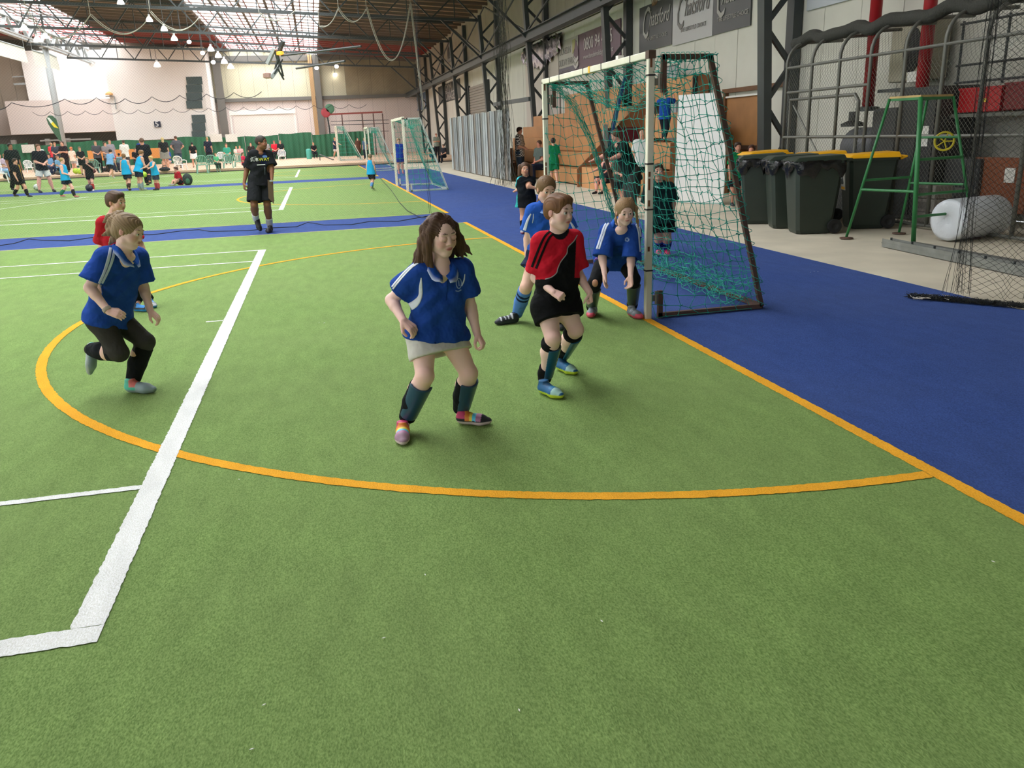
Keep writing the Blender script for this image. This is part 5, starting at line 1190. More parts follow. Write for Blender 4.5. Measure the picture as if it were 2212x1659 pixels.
                br = Shape(); br.cone(T(sg*.055, .382, .125), T(sg*.13, .376, .142), .010*H, .011*H, .01); br.cone(T(sg*.13, .376, .142), T(sg*.2, .335, .128), .011*H, .007*H, .01); Vb, Fb = br.mesh(s.h*.3); npmesh('eyebrow', Vb, Fb, Mhair, s.t, True, np.tile(s.hairc*.75+sk*.2, (len(Vb), 1)))
        return s
    eyes_open = True; hairc = np.array(lin('6a4a30')); bk_ = None
    def back(s): return s.bk_ if s.bk_ is not None else -(s.R[1]*A3(1, 1, 0))/max(np.linalg.norm(s.R[1][:2]), .2)
    def torso(s, S, t, lower=True, waist=1.0):
        J = s.J; q = s.s; sl, sr, hl, hr = J['sl'], J['sr'], J['hl'], J['hr']; fw = nrm(np.cross(sr-sl, (sl+sr)/2-(hl+hr)/2)); cs = (sl+sr)/2; ch = (hl+hr)/2; mid = cs*.5+ch*.5; w = nrm(sr-sl)
        S.cone(sl*.88+cs*.12, sr*.88+cs*.12, .05*q+t, .05*q+t, .03*q)
        a1 = (.072 if not s.adult else .085)*q+t; c1 = cs*.8+ch*.2
        ws = np.linalg.norm(sr-sl)*.27; wh = max(np.linalg.norm(hr-hl)*.3, .04*q)
        for g in (-1, 1): S.cone(c1+w*g*ws, mid+w*g*ws*.8*waist, a1, (.07*q+t)*waist, .04*q); S.cone(mid+w*g*ws*.8*waist, ch+w*g*wh*1.3+A3(0, 0, .02)*q, (.07*q+t)*waist, .082*q+t, .04*q)
        S.cone(c1, ch, a1*1.05, .085*q+t, .04*q)
    def shirt(s, col, t=.014, sleeve=.62, hem=.1, flare=.02, paint=None, sl_flare=.022, name='shirt', tank=False, neck=.0, mat_=None, vneck=0, hs=1.0):
        J = s.J; q = s.s; S = Shape(); s.torso(S, t*q, waist=1.08); cs = (J['sl']+J['sr'])/2; ch = (J['hl']+J['hr'])/2; dn = nrm(ch-cs); w = nrm(J['hr']-J['hl']); e = ch+dn*hem*q; wd = np.linalg.norm(J['hr']-J['hl'])*.5
        for g in (-1, 1): S.cone(ch-dn*.08*q+w*g*wd*.6, e+w*g*wd*.75, (.085+t)*q, (.09+t+flare)*q, .04*q)
        S.cone(ch, e, (.09+t)*q, (.1+t+flare)*q, .04*q)
        S.cone(J['nk']+A3(0, 0, .005), cs-A3(0, 0, .03)*q, .062*q, .085*q, .03*q)
        S.cut(e, dn)
        S2 = Shape(); S2.ops = S.ops[:]
        if not tank:
            for k in 'lr':
                a, b = J['s'+k], J['e'+k]; c = a+(b-a)*sleeve; n0 = cs*.35+a*.65+A3(0, 0, .0); S2.cone(n0, a, .055*q+t*q, .05*q+t*q, .03*q); S2.cone(a, c, (.046+t)*q, (.05+t+sl_flare)*q, .025*q, capb=True); S2.cone(a+(b-a)*sleeve*.75, c+(b-a)*.2, .04*q, (.046+t*.6+sl_flare)*q, .006*q, 's')
        hd = s.T(0, -.08, -.25) if hasattr(s, 'T') else J['nk']+A3(0, 0, .1)
        S2.cone(J['nk']+(J['nk']-cs)*.1+A3(0, 0, .012)*q, hd+A3(0, 0, .05)*q, .055*q+neck, .075*q, .008*q, 's')
        if s.det and vneck:
            f_ = nrm(np.cross(w, nrm(cs-ch))); f_ = f_ if f_@s.bk_ < 0 else -f_; a = J['nk']+f_*.045*q; S2.cone(a, a+f_*.028*q+dn*vneck, .036*q, .01*q, .006*q, 's')
        if tank:
            for k in 'lr': S2.cone(J['s'+k]+A3(0, 0, .01), J['s'+k]*.6+J['e'+k]*.4, .06*q, .06*q, .01*q, 's')
        V, F = S2.mesh(s.h*hs); V = relax(V, F, 1, .4)
        if s.det:
            N = vnormals(V, F); u = (V-cs)@dn; x = (V-cs)@w; y_ = (V-cs)@s.vd; f1 = np.sin(u*44/q+x*30/q+y_*18+1.6*np.sin(x*17/q+u*9)); f2 = np.sin(x*52/q-u*26/q+1.4*np.sin(u*21/q)); V = V+N*(.0042*q*(np.sign(f1)*np.abs(f1)**1.5*np.clip(u/.12+.2, 0, 1)+.55*f2))[:, None]
        C_ = np.tile(cl(col), (len(V), 1)); s.cs, s.ch, s.wv = cs, ch, w
        if paint: paint(s, V, C_)
        return npmesh(name, V, F, mat_ or Mcloth, s.t, True, C_)
    def shorts(s, col, ln=.5, flare=.03, t=.012, paint=None, name='shorts', skirt=False, top=.03):
        J = s.J; q = s.s; S = Shape(); ch = (J['hl']+J['hr'])/2; cs = (J['sl']+J['sr'])/2; up = nrm(cs-ch); w = nrm(J['hr']-J['hl']); wd = np.linalg.norm(J['hr']-J['hl'])*.5
        S.cone(J['hl']+up*.05*q-w*-.0, J['hr']+up*.05*q, .085*q+t, .085*q+t, .03*q); S.cone(ch+up*.08*q, ch, .09*q+t, .095*q+t, .03*q)
        for k in 'lr':
            c = J['h'+k]+(J['k'+k]-J['h'+k])*ln
            S.cone(J['h'+k], c, (.082+t)*q, (.074+t+flare)*q, (.05 if skirt else .02)*q, capb=not skirt)
            if not skirt: S.cone(J['h'+k]+(J['k'+k]-J['h'+k])*ln*.6, J['h'+k]+(J['k'+k]-J['h'+k])*(ln+.2), .06*q, (.066+t*.6+flare)*q, .005*q, 's')
        if skirt:
            km = (J['kl']+J['kr'])/2; c = ch+(km-ch)*ln; S.cone(J['hl'], c+(J['kl']-km)*ln*1.0, .09*q+t, (.09+t+flare)*q, .05*q); S.cone(J['hr'], c+(J['kr']-km)*ln, .09*q+t, (.09+t+flare)*q, .05*q); S.cone(ch, c, .095*q+t, (.1+t+flare)*q, .05*q); S.cut(c, nrm(nrm(km-ch)*.4-up*.6) if skirt != 'h' else nrm(km-ch))
            S.cone(c-nrm(km-ch)*.035*q, c+nrm(km-ch)*.1*q, .07*q, .1*q, .01*q, 's')
        V, F = S.mesh(s.h); V = relax(V, F, 1, .4); C_ = np.tile(cl(col), (len(V), 1))
        if paint: paint(s, V, C_)
        return npmesh(name, V, F, Mcloth, s.t, True, C_)
    def legwear(s, k, col, f0, f1, t=.007, name='sock', paint=None, mat_=None, thigh=None):
        """band round the shin between fractions f0..f1 of knee->ankle"""
        J = s.J; q = s.s; K, A = J['k'+k], J['a'+k]; S = Shape(); a = K+(A-K)*f0; b = K+(A-K)*f1; bk = s.back(); rr = lambda f: .047+(.036-.047)*f+.008*math.sin(min(1, max(0, f/.8))*PI)
        m = (a+b)/2+bk*.008*q; S.cone(a, m, (rr(f0)+t)*q, (rr((f0+f1)/2)+t+.002)*q, .01*q, capa=True); S.cone(m, b, (rr((f0+f1)/2)+t+.002)*q, (rr(f1)+t)*q, .01*q, capb=f1 < 1.0)
        if thigh: S.ops = []; [S.cone(*z) for z in thigh]
        V, F = S.mesh(s.h*.8); V = relax(V, F, 1, .3); C_ = np.tile(cl(col), (len(V), 1))
        if paint: paint(s, V, C_, K, A)
        return npmesh(name, V, F, mat_ or Mcloth, s.t, True, C_)
    def guard(s, k, col, side, c2=None):
        """hard shin guard: curved plate on the front of the shin"""
        J = s.J; q = s.s; K, A = J['k'+k], J['a'+k]; ax = nrm(A-K); fr = nrm(side-ax*np.dot(side, ax)); S = Shape()
        a = K+(A-K)*.16; b = K+(A-K)*.86; S.cone(a, b, .068*q, .053*q, .01, capa=True, capb=True); S.cone(a-ax*.05, b+ax*.05, .056*q, .042*q, .004, 's'); S.cut(K+fr*.012*q, -fr)
        V, F = S.mesh(s.h*.7); V = relax(V, F, 1, .3); C_ = np.tile(cl(col), (len(V), 1))
        if c2: u = (V-K)@ax/np.linalg.norm(A-K); x = (V-K)@np.cross(ax, fr); C_[(x > .012*q)] = cl(c2[0]); m = (np.sin(u*58) > .2) & (np.abs(x+.004) < .012*q) & (u > .35) & (u < .75); C_[m] = cl(c2[1])
        return npmesh('shin_guard', V, F, Mshiny, s.t, True, C_)
    def tights(s, col, f1=1.0, t=.007):
        J = s.J; q = s.s; S = Shape(); S.cone(J['hl'], J['hr'], .088*q, .088*q, .03*q)
        for k in 'lr': S.cone(J['h'+k], J['k'+k], (.079+t)*q, (.051+t)*q, .03*q); S.cone(J['k'+k], J['k'+k]+(J['a'+k]-J['k'+k])*f1, (.05+t)*q, (.034+t+.012*(1-f1))*q, .02*q); c = J['k'+k]*.7+J['a'+k]*.3+s.back()*.014*q; S.cone(J['k'+k], c, .05*q, (.049+t)*q, .02*q)
        V, F = S.mesh(s.h); V = relax(V, F, 1, .4); return npmesh('leggings', V, F, Mcloth, s.t, True, np.tile(cl(col), (len(V), 1)))
    def trousers(s, col, t=.018, f1=.95, paint=None):
        J = s.J; q = s.s; S = Shape(); S.cone(J['hl']+A3(0, 0, .05)*q, J['hr']+A3(0, 0, .05)*q, .088*q, .088*q, .03*q)
        for k in 'lr': S.cone(J['h'+k], J['k'+k], (.079+t)*q, (.055+t)*q, .025*q); S.cone(J['k'+k], J['k'+k]+(J['a'+k]-J['k'+k])*f1, (.053+t)*q, (.04+t)*q, .02*q, capb=True)
        V, F = S.mesh(s.h); C_ = np.tile(cl(col), (len(V), 1))
        if paint: paint(s, V, C_)
        return npmesh('trousers', V, F, Mcloth, s.t, True, C_)
    def hair(s, col, style='short', locks=(), dark=None, vol=1.0, lockk=.02):
        T, H, R = s.T, s.H, s.R; S = Shape(); v = vol; e = lambda p, r, k=.03, op='u': S.ell(T(*p), R, A3(*r)*H, k*H, op); s.hairc = cl(col)
        e((0, -.07, .15), (.375*v, .46*v, .40*v))
        if style == 'short': e((0, -.3, -.05), (.27, .2, .22), .1); e((0, .2, .36), (.27, .2, .15), .08)
        if style in ('long', 'pony', 'bob'): e((0, -.25, -.05), (.32, .24, .3), .1)
        if style == 'buzz': e((0, -.07, .15), (.34, .43, .37))
        if style == 'long' and s.det: e((.06, .5, .12), (.17, .3, .36), .04, 's'); e((.03, .5, -.16), (.30, .36, .36), .05, 's')
        else: e((0, .50, -.1), (.34, .40, .40 if style != 'pony' else .42), .03, 's')
        if style in ('short', 'buzz'):
            for g in (-1, 1): e((g*.42, .06, -.17), (.16, .24, .27), .03, 's')
            S.cone(T(0, -.12, -.36), T(0, -.05, -.6), .22*H, .3*H, .03*H, 's')
        for lk in locks:
            for a, b in zip(lk[:-1], lk[1:]): S.cone(a[0], b[0], a[1], b[1], lockk, sq=(s.vd, 1.35) if s.det else None)
        V, F = S.mesh(s.h*.6 if s.det else s.h); V = relax(V, F, 1, .4); Q = ((V-s.hc)@R.T)/H
        az = np.arctan2(Q[:, 0], -Q[:, 1]+.25); lat = (V-s.hc)@A3(s.vd[1], -s.vd[0], 0)/H; top = np.clip((Q[:, 2]-.1)*3, 0, 1) if style != 'short' else np.clip((Q[:, 2]+.3)*3, 0, 1)
        ph = (Q[:, 0]*52 if style == 'short' else az*17)*top+lat*60*(1-top); g = np.sin(ph+1.5*np.sin(Q[:, 2]*5))+.6*np.sin(ph*2.3+Q[:, 2]*4)+.4*np.sin(ph*4.1+1)
        if s.det: V = V+vnormals(V, F)*(.0011*g)[:, None]
        C_ = np.clip(cl(col)*(1+.13*g[:, None]), 0, 1)
        if dark is not None: f = np.clip((Q[:, 2]-.1)*2.2, 0, 1)[:, None]; C_ = C_*(1-f)+cl(dark)*(1+.16*g[:, None])*f
        return npmesh('hair', V, F, Mhair, s.t, True, C_)

# ---- trims laid on a garment: thin strips following its surface
from mathutils.bvhtree import BVHTree
def smooth_path(P, n=14):
    P = [np.array(p, float) for p in P]; P = [P[0]*2-P[1]]+P+[P[-1]*2-P[-2]]; Q = []
    for i in range(1, len(P)-2):
        for t in np.arange(n)/n:
            a, b, c, d = P[i-1:i+3]; Q.append(.5*((2*b)+(c-a)*t+(2*a-5*b+4*c-d)*t*t+(3*b-a-3*c+d)*t**3))
    return Q+[P[-2]]
def trim(p, garment, pts, col, name='trim', raise_=.0014, n=12, closed=False, m=None):
    """pts: (px, py, width_px) along the strip as seen; the strip is wrapped on the garment's surface"""
    me = garment.data; o = offs(garment); V = np.empty(len(me.vertices)*3, np.float32); me.vertices.foreach_get('co', V); V = V.reshape(-1, 3)+o
    bv = BVHTree.FromPolygons([Vector(v) for v in V], [tuple(f.vertices) for f in me.polygons]); Q = smooth_path(pts, n); Q2 = np.array([q[:2] for q in Q]); T = np.gradient(Q2, axis=0); T /= np.maximum(np.linalg.norm(T, axis=1, keepdims=True), 1e-6); N = np.stack([-T[:, 1], T[:, 0]], 1); rows = []
    k = 4
    for q, nn in zip(Q, N):
        row = []
        for j in range(k+1):
            f = (j/k-.5)*q[2]; d = ray(q[0]+nn[0]*f, q[1]+nn[1]*f); d = d/np.linalg.norm(d); h = bv.ray_cast(Vector(CO), Vector(d))
            row.append(None if h[0] is None else np.array(h[0])+np.array(h[1])*raise_*(1 if h[1].dot(Vector(d)) < 0 else -1))
        rows.append(row)
    Vv = []; F = []; ok = []
    for r in rows:
        g = [x for x in r if x is not None]; ok.append(len(g) == k+1); Vv += [x if x is not None else (g[0] if g else np.zeros(3)) for x in r]
    for i in range(len(rows)-1):
        if ok[i] and ok[i+1] and np.linalg.norm(Vv[i*(k+1)+2]-Vv[(i+1)*(k+1)+2]) < .08:
            for j in range(k): a = i*(k+1)+j; F.append((a, a+1, a+k+2, a+k+1))
    if not F: return None
    ob = npmesh(name, Vv, F, m or Mcloth, garment, True, np.tile(cl(col), (len(Vv), 1)))
    md = ob.modifiers.new('solid', 'SOLIDIFY'); md.thickness = .0012; md.offset = 0; return ob

def topx(V):
    D = V-CO; z = D@FW; return W_/2+FPX*(D@CR)/z, H_/2-FPX*(D@CU)/z
# ================================================================ THE PLAYERS NEAR THE CAMERA
def vdir(p, dx, up, dd):
    """world vector: dx towards picture right, up, dd away from the camera"""
    r = A3(p.vd[1], -p.vd[0], 0); return r*dx+A3(0, 0, up)+p.vd*dd
def fwd(p, yaw): y = math.radians(yaw); return vdir(p, math.sin(y), 0, -math.cos(y))
def stripes(p, V, C_, k, sleeve, cols, gap=.017, off=(0, 0, 0), w=.0055, n=3, t=.03, start=None):
    """parallel stripes running over the shoulder and down the sleeve of arm k"""
    J = p.J; a, b = J['s'+k], J['e'+k]; c = a+(b-a)*(sleeve+.05); ax = nrm(b-a); out = nrm(A3(*off)-ax*np.dot(off, ax)); side = np.cross(ax, out); r0 = (start if start is not None else J['nk']*.55+a*.45+A3(0, 0, .045*p.s))
    for i in range(n):
        o = side*(i-(n-1)/2)*gap
        P = [r0+o, a+out*.062*p.s+o+A3(0, 0, .01), c+out*.085*p.s+o]; d = polyd(V, P); m = d < (w+t*0); 
        dd = np.full(len(V), 9.0)
        for q0, q1 in zip(P[:-1], P[1:]):
            v = q1-q0; L = np.linalg.norm(v); tt = np.clip((V-q0)@v/(L*L), -.05, 1.05); rel = V-q0-tt[:, None]*v; lat = np.abs(rel@nrm(side-v*(side@v)/(L*L))); dep = np.linalg.norm(rel, axis=1); dd = np.minimum(dd, np.where(dep < .05*p.s, lat, 9))
        m = dd < w; C_[m] = cl(cols)
BLUE = '22499c'
# ---- girl in the blue polo and pale skirt, centre
B = G(940, 938); p = Person('girl with long brown hair, blue polo and pale grey skirt, nearest the camera', B, .93, .0058); g1 = p
p.set(dict(hd=(953, 507, -.05), nk=(952, 577, .0), sl=(906, 592, .0), sr=(998, 584, .06), el=(846, 648, .07), wl=(871, 693, -.07), er=(1016, 663, .08), wr=(1031, 722, .03), hl=(913, 727, .02), hr=(972, 727, .06), kl=(917, 812, -.1), kr=(1012, 806, .02)))
p.foot('l', 871, 935, 872, 978, .195); p.foot('r', 985, 914, 1052, 916, .195); p.px('al', 877, 908, (G(871, 935)-p.B)@p.vd); p.px('ar', 995, 890, (G(990, 914)-p.B)@p.vd)
p.bk_ = -fwd(p, 25); p.eyes_open = False; p.hairc = cl('5a4232')
p.body('fad0c2', .205, ('hd', 30, 12, -4), 'bc5a58', hands=dict(l=(vdir(p, .75, -.65, -.35), vdir(p, -.5, -.55, .5), .125, 38, vdir(p, .3, -.1, -1)), r=(vdir(p, .45, -.85, -.3), vdir(p, -.8, -.2, .2), .12, 55, vdir(p, -.2, 0, -1))), radii=1.0)
def paint_g1(p, V, C_):
    up = nrm(p.cs-p.ch); f = nrm(np.cross(p.wv, up)); f = f if f@p.vd < 0 else -f; x = (V-p.cs)@p.wv; z = (V-p.cs)@up; y = (V-p.cs)@f
    pass
sh = p.shirt(BLUE, sleeve=.66, hem=.0, flare=.03, sl_flare=.02, t=.016, vneck=.075)
def collar(p, col, edge, open_=.05, r=.06, spread=.075, wing=.02, sweep=.94):
    up = nrm(p.cs-p.ch); f = nrm(np.cross(p.wv, up)); f = f if f@p.vd < 0 else -f; w = p.wv; c = p.J['nk']+up*.008; V = []; F = []; Cc = []; n = 30
    for i in range(n):
        a = -PI*sweep+2*PI*sweep*i/(n-1)   # 0 = back
        dr = -f*math.cos(a)+w*math.sin(a); fr = max(0, -math.cos(a)); s_ = p.s
        top = c+dr*(r*(1.0-.0*fr))*s_*A3(1, 1, 1)+up*(.028-.075*fr**2)*s_+f*.012*fr; pt = 1+.35*math.exp(-((abs(a)-2.35)/.28)**2)
        bot = c+dr*(r+.026+wing*fr)*s_-up*(.012+.06*fr**1.5)*s_*pt+f*.022*fr; mid = (top*.5+bot*.5)+dr*.008; e2 = bot*.93+top*.07
        for q, cc in ((top, col), (mid, col), (e2, edge), (bot, edge)): V.append(q); Cc.append(cl(cc))
    for i in range(n-1):
        for j in range(3): a = 4*i+j; F.append((a, a+1, a+5, a+4))
    o = npmesh('collar', V, F, Mcloth, p.t, True, np.array(Cc)); m = o.modifiers.new('t', 'SOLIDIFY'); m.thickness = .004; return o
collar(p, '2558b8', 'c4d0e8')
for off in (0, 5.5, -5.5)[:2]: trim(p, sh, [(901+off, 566, 3), (880+off, 582, 3.2), (858+off, 606, 3.4), (836+off, 634, 3.4)], 'e8ecf2', 'sleeve_stripe')
trim(p, sh, [(910, 600, 2), (909, 618, 7), (908, 640, 9), (898, 655, 15), (884, 664, 17), (874, 672, 14)], 'e6eaee', 'side_panel')
trim(p, sh, [(1004, 592, 1.5), (1002, 606, 3), (997, 618, 2)], 'd8e0ec', 'side_panel')
trim(p, sh, [(991+9*math.sin(a)*.62, 612-9*math.cos(a)*1.2, 2) for a in np.linspace(0, 6.3, 13)], '8fa8d4', 'crest'); trim(p, sh, [(990, 605, 3), (992, 618, 3)], '7f98cc', 'crest_figure'); trim(p, sh, [(984, 628, 2.5), (990, 629, 2.5), (996, 626, 2.5)], '8aa2cf', 'crest_lettering')
trim(p, sh, [(966, 590, 1.2), (966, 620, 1.2), (963, 650, 1.2)], '163a84', 'placket_seam')
p.shorts('d4d0c8', ln=.47, flare=.012, t=-.002, skirt='h', name='skirt', paint=None)
Pp = [(G(0, 0)*0, 0)]
def lk(p, pts): return [(p.px('_', x, y, dd), r) for x, y, dd, r in pts]
p.hair('5f4636', 'long', dark='4e382c', lockk=.02, vol=.95, locks=[
    lk(p, [(940, 468, -.07, .02), (924, 484, -.085, .018), (919, 510, -.09, .018), (920, 540, -.075, .017), (923, 562, -.055, .016), (930, 584, -.045, .007)]),
    lk(p, [(948, 464, -.09, .014), (940, 476, -.105, .015), (930, 498, -.11, .014), (926, 525, -.1, .014), (928, 555, -.075, .012), (936, 580, -.05, .006)]),
    lk(p, [(934, 482, -.02, .025), (918, 495, -.035, .025), (914, 525, -.03, .024), (908, 552, -.02, .02), (898, 572, -.02, .012)]),
    lk(p, [(926, 492, .04, .03), (914, 522, .05, .028), (904, 550, .05, .02), (893, 570, .04, .01)]), lk(p, [(912, 545, .0, .022), (912, 566, -.02, .014), (908, 578, -.02, .007)]),
    lk(p, [(948, 486, .07, .035), (945, 520, .1, .05), (940, 562, .08, .035)]), lk(p, [(960, 500, .09, .04), (968, 535, .09, .04), (972, 560, .08, .02)]),
    lk(p, [(966, 472, .0, .02), (982, 488, .02, .018), (994, 515, .03, .016), (1008, 538, .03, .013), (1019, 550, .03, .004)]), lk(p, [(972, 486, .05, .022), (984, 515, .05, .02), (996, 540, .05, .014), (1008, 553, .05, .005)]), lk(p, [(978, 500, .07, .03), (985, 530, .06, .026), (989, 552, .05, .01)]), lk(p, [(985, 520, .03, .014), (994, 545, .03, .01), (1000, 558, .03, .004)])])
p.legwear('l', '16181c', .22, .95, .012, 'sock'); p.legwear('r', '16181c', .22, .95, .012, 'sock')
p.guard('l', '2a4c66', fwd(p, 10), None); p.guard('r', '2a4c66', fwd(p, 40), None)
rb = [(-.1, .3, .2, 'c83a6a'), (.3, .42, .14, 'e88a3a'), (.42, .5, .14, 'f0d850'), (.5, .6, .14, '58c4e0'), (.6, .75, .14, 'b07898')]
for k in 'lr': a, b = p.J['f'+k]; shoe(p.t, a, b, A3(0, 0, 1), .205, '2a2a30' if k == 'r' else 'a08090', 'e0c8c8', rb, .0045)
# ---- boy in the red and black top
B = G(1212, 845); p = Person('boy in red and black football top and black shorts, right of the long-haired girl', B, .92, .0058)
p.set(dict(hd=(1208, 458, -.02), nk=(1206, 506, .03), sl=(1168, 524, .0), sr=(1238, 518, .06), el=(1158, 600, .05), wl=(1196, 632, -.12), er=(1248, 592, .1), wr=(1274, 632, .0), hl=(1181, 668, .0), hr=(1223, 668, .06), kl=(1194, 731, -.1), kr=(1243, 712, .02)))
p.foot('l', 1165, 846, 1214, 862, .2); p.foot('r', 1203, 796, 1258, 815, .2); p.px('al', 1176, 822, (G(1168, 840)-p.B)@p.vd); p.px('ar', 1213, 772, (G(1206, 794)-p.B)@p.vd)
p.bk_ = -fwd(p, 40); p.hairc = cl('6e4c30')
p.body('fad0c2', .2, ('hd', 48, 4, 2), 'cc6058', hands=dict(l=(vdir(p, .75, -.3, -.5), vdir(p, .1, -.7, .7), .11, 95, vdir(p, .3, 1, .3)), r=(vdir(p, .15, -1, -.2), vdir(p, -1, 0, 0), .11, 85, vdir(p, .2, 0, -1))))
def paint_b1(p, V, C_):
    X, Y = topx(V); cx_ = np.interp(Y, [498, 508, 520, 534, 548, 566, 580, 590, 599, 603, 606], [1256, 1247, 1240, 1227, 1224, 1211, 1205, 1202, 1191, 1178, 1100]); C_[:] = cl('cc1c30')
    m = (X > cx_) & (X < np.interp(Y, [500, 560, 600, 604], [1246, 1243, 1241, 1400])); C_[m] = cl('141416')
    d = np.linalg.norm((V-p.J['nk'])*A3(1, 1, 1.0), axis=1); C_[(d < .076*p.s)] = cl('16161a')
sh = p.shirt('cc1c30', sleeve=.8, hem=.02, flare=.008, t=.013, paint=paint_b1, sl_flare=.014, hs=.7)
trim(p, sh, [(1191, 497, 4), (1176, 512, 4.5), (1163, 540, 5), (1149, 577, 5)], '1a1214', 'sleeve_stripe'); trim(p, sh, [(1198, 502, 4), (1185, 516, 4.5), (1172, 545, 5), (1158, 580, 5)], '1a1214', 'sleeve_stripe')
trim(p, sh, [(1247, 508, 2), (1240, 520, 2), (1227, 534, 2), (1224, 548, 2), (1211, 566, 2), (1205, 580, 2), (1202, 590, 2), (1191, 599, 2), (1178, 603, 2)], 'a8a0a0', 'piping')
p.shorts('131315', ln=.42, flare=.01, t=.008, skirt='h', name='shorts')
p.hair('7c5638', 'short', dark='6e4c32')
for k in 'lr':
    p.legwear(k, '121214', .68 if k == 'l' else .6, .98, .01, 'sock'); p.legwear(k, '18181a', .1, .17, .012, 'strap'); p.guard(k, '5a6b58', fwd(p, 62 if k == 'l' else 50), ('1f5a78', 'dfe4d8'))
    a, b = p.J['f'+k]; shoe(p.t, a, b, A3(0, 0, 1), .215, '1f5f8e', 'c8d838', [(.55, .7, .25, '2a7aa8'), (.3, .62, .3, '18486c'), (.72, .95, .12, 'a8d0c8'), (-.1, .15, .25, '123a58')], .0045)
# ---- running girl in blue, left
B = G(310, 846); p = Person('running girl in blue shirt and charcoal leggings at left, hair blown back', B, .97, .0062); p1 = p
p.set(dict(hd=(278, 500, -.08), nk=(266, 545, -.03), sl=(226, 556, -.06), sr=(298, 556, .1), el=(194, 622, -.1), wl=(234, 672, -.2), er=(310, 620, .12), wr=(325, 672, .02), hl=(216, 690, .0), hr=(252, 688, .1), kl=(258, 762, -.1), kr=(315, 738, .0), al=(196, 755, .08)))
p.foot('r', 272, 846, 348, 848, .21); p.px('ar', 287, 822, (G(285, 846)-p.B)@p.vd)
p.J['fl'] = (p.px('_', 186, 738, .1), p.px('_', 187, 806, .06)); p.bk_ = -fwd(p, 75); p.hairc = cl('8a7050')
p.body('f6ccbc', .205, ('hd', 58, 18, 6), 'c07068', hands=dict(l=(vdir(p, .9, -.35, -.4), vdir(p, .2, -.6, .6), .12, 30, vdir(p, .2, .9, -.2)), r=(vdir(p, .6, -.8, -.2), vdir(p, -.3, -.8, .2), .12, 35, vdir(p, -.9, -.5, 0))))
def paint_r(p, V, C_):
    up = nrm(p.cs-p.ch); x = (V-p.cs)@p.wv; z = (V-p.cs)@up; y = (V-p.cs)@p.vd
    d = np.linalg.norm((V-p.px('_', 232, 585, -.1))*A3(1, 1, .6), axis=1)
sh = p.shirt(BLUE, sleeve=.8, hem=.03, flare=.02, sl_flare=.024)
for o_, w_ in ((0, 6), (9, 5)): trim(p, sh, [(239+o_, 535, w_), (234+o_, 560, w_+1), (224+o_*.8, 590, w_), (210+o_*.7, 620, w_-1)], 'ccd6ec', 'sleeve_stripe')
trim(p, sh, [(190, 634, 8), (184, 648, 16), (177, 664, 14), (175, 682, 8)], 'c4d0dc', 'side_panel'); collar(p, '2a60c4', 'b8c8e8')
p.tights('3c3a36', 1.0); p.legwear('l', '1c1f24', .15, .98, .012, 'sock'); p.legwear('r', '141618', .12, .98, .012, 'sock')
p.hair('9a8060', 'pony', dark='7d6648', locks=[lk(p, [(262, 465, .0, .03), (245, 480, .0, .034), (232, 492, .0, .018)]), lk(p, [(255, 480, -.02, .025), (238, 502, -.02, .02), (222, 508, -.02, .008)]), lk(p, [(258, 490, .0, .03), (246, 515, .02, .02), (236, 528, .02, .008)]), lk(p, [(255, 465, .03, .03), (236, 470, .05, .02), (224, 480, .05, .008)])])
Sb = Shape(); Sb.cone(p.J['wl'], p.J['wl']+nrm(p.J['el']-p.J['wl'])*.025, .027, .028, .004, capa=True, capb=True); Vb, Fb = Sb.mesh(.004); npmesh('wristband', Vb, Fb, Mcloth, p.t, True, np.tile(cl('b8a898'), (len(Vb), 1)))
acc = [(-.1, .45, .12, '54c0a4'), (.25, .45, .2, 'e07a70'), (.5, 1, .1, '8fa3a4')]
a, b = p.J['fr']; shoe(p.t, a, b, A3(0, 0, 1), .225, '8fa8a6', '8a9a98', acc, .005); a, b = p.J['fl']; shoe(p.t, a, b, vdir(p, 1, .1, -.2), .215, '8a9a9c', 'a8b4b0', acc, .005)
# ---- boy in red behind the runner
B = G(318, 668); p = Person('boy in red shirt partly hidden behind the running girl', B, .93, .008)
p.set(dict(hd=(251, 437, .0), nk=(240, 472, .03), sl=(222, 482, .0), sr=(272, 482, .08), el=(220, 530, .1), wl=(232, 566, -.05), er=(302, 526, .1), wr=(316, 556, .0), hl=(252, 582, .0), hr=(280, 582, .06), kl=(286, 612, -.05), kr=(296, 615, .1)))
p.foot('l', 288, 672, 322, 672, .19); p.foot('r', 322, 660, 343, 668, .19); p.px('al', 300, 650, (G(296, 668)-p.B)@p.vd); p.px('ar', 325, 648, (G(325, 660)-p.B)@p.vd)
p.bk_ = -fwd(p, 45); p.hairc = cl('5a4236')
p.body('ecb8a2', .205, ('hd', 50, 6, 0), 'bc6a60', hands=dict(r=(vdir(p, .25, -1, -.2), vdir(p, -1, 0, 0), .12, 40, vdir(p, .2, 0, -1)), l=(vdir(p, .5, -.8, -.2), vdir(p, .3, 0, .8), .12, 40, vdir(p, 0, 1, 0))))
p.shirt('b4202c', sleeve=.85, hem=.06, flare=.02, paint=lambda p, V, C_: C_.__setitem__(np.linalg.norm(V-p.J['nk'], axis=1) < .07, cl('2a1a20'))); p.shorts('1a1a1e', ln=.5, flare=.03); p.hair('5f4638', 'short', dark='54402f')
for k in 'lr': p.legwear(k, '17181c', .1, .98, .012, 'sock'); a, b = p.J['f'+k]; shoe(p.t, a, b, A3(0, 0, 1), .2, '2a3038', '3a8ad0', [(.3, .75, .2, '3f8fd8'), (.8, 1, .1, 'c0c4c8')], .006)
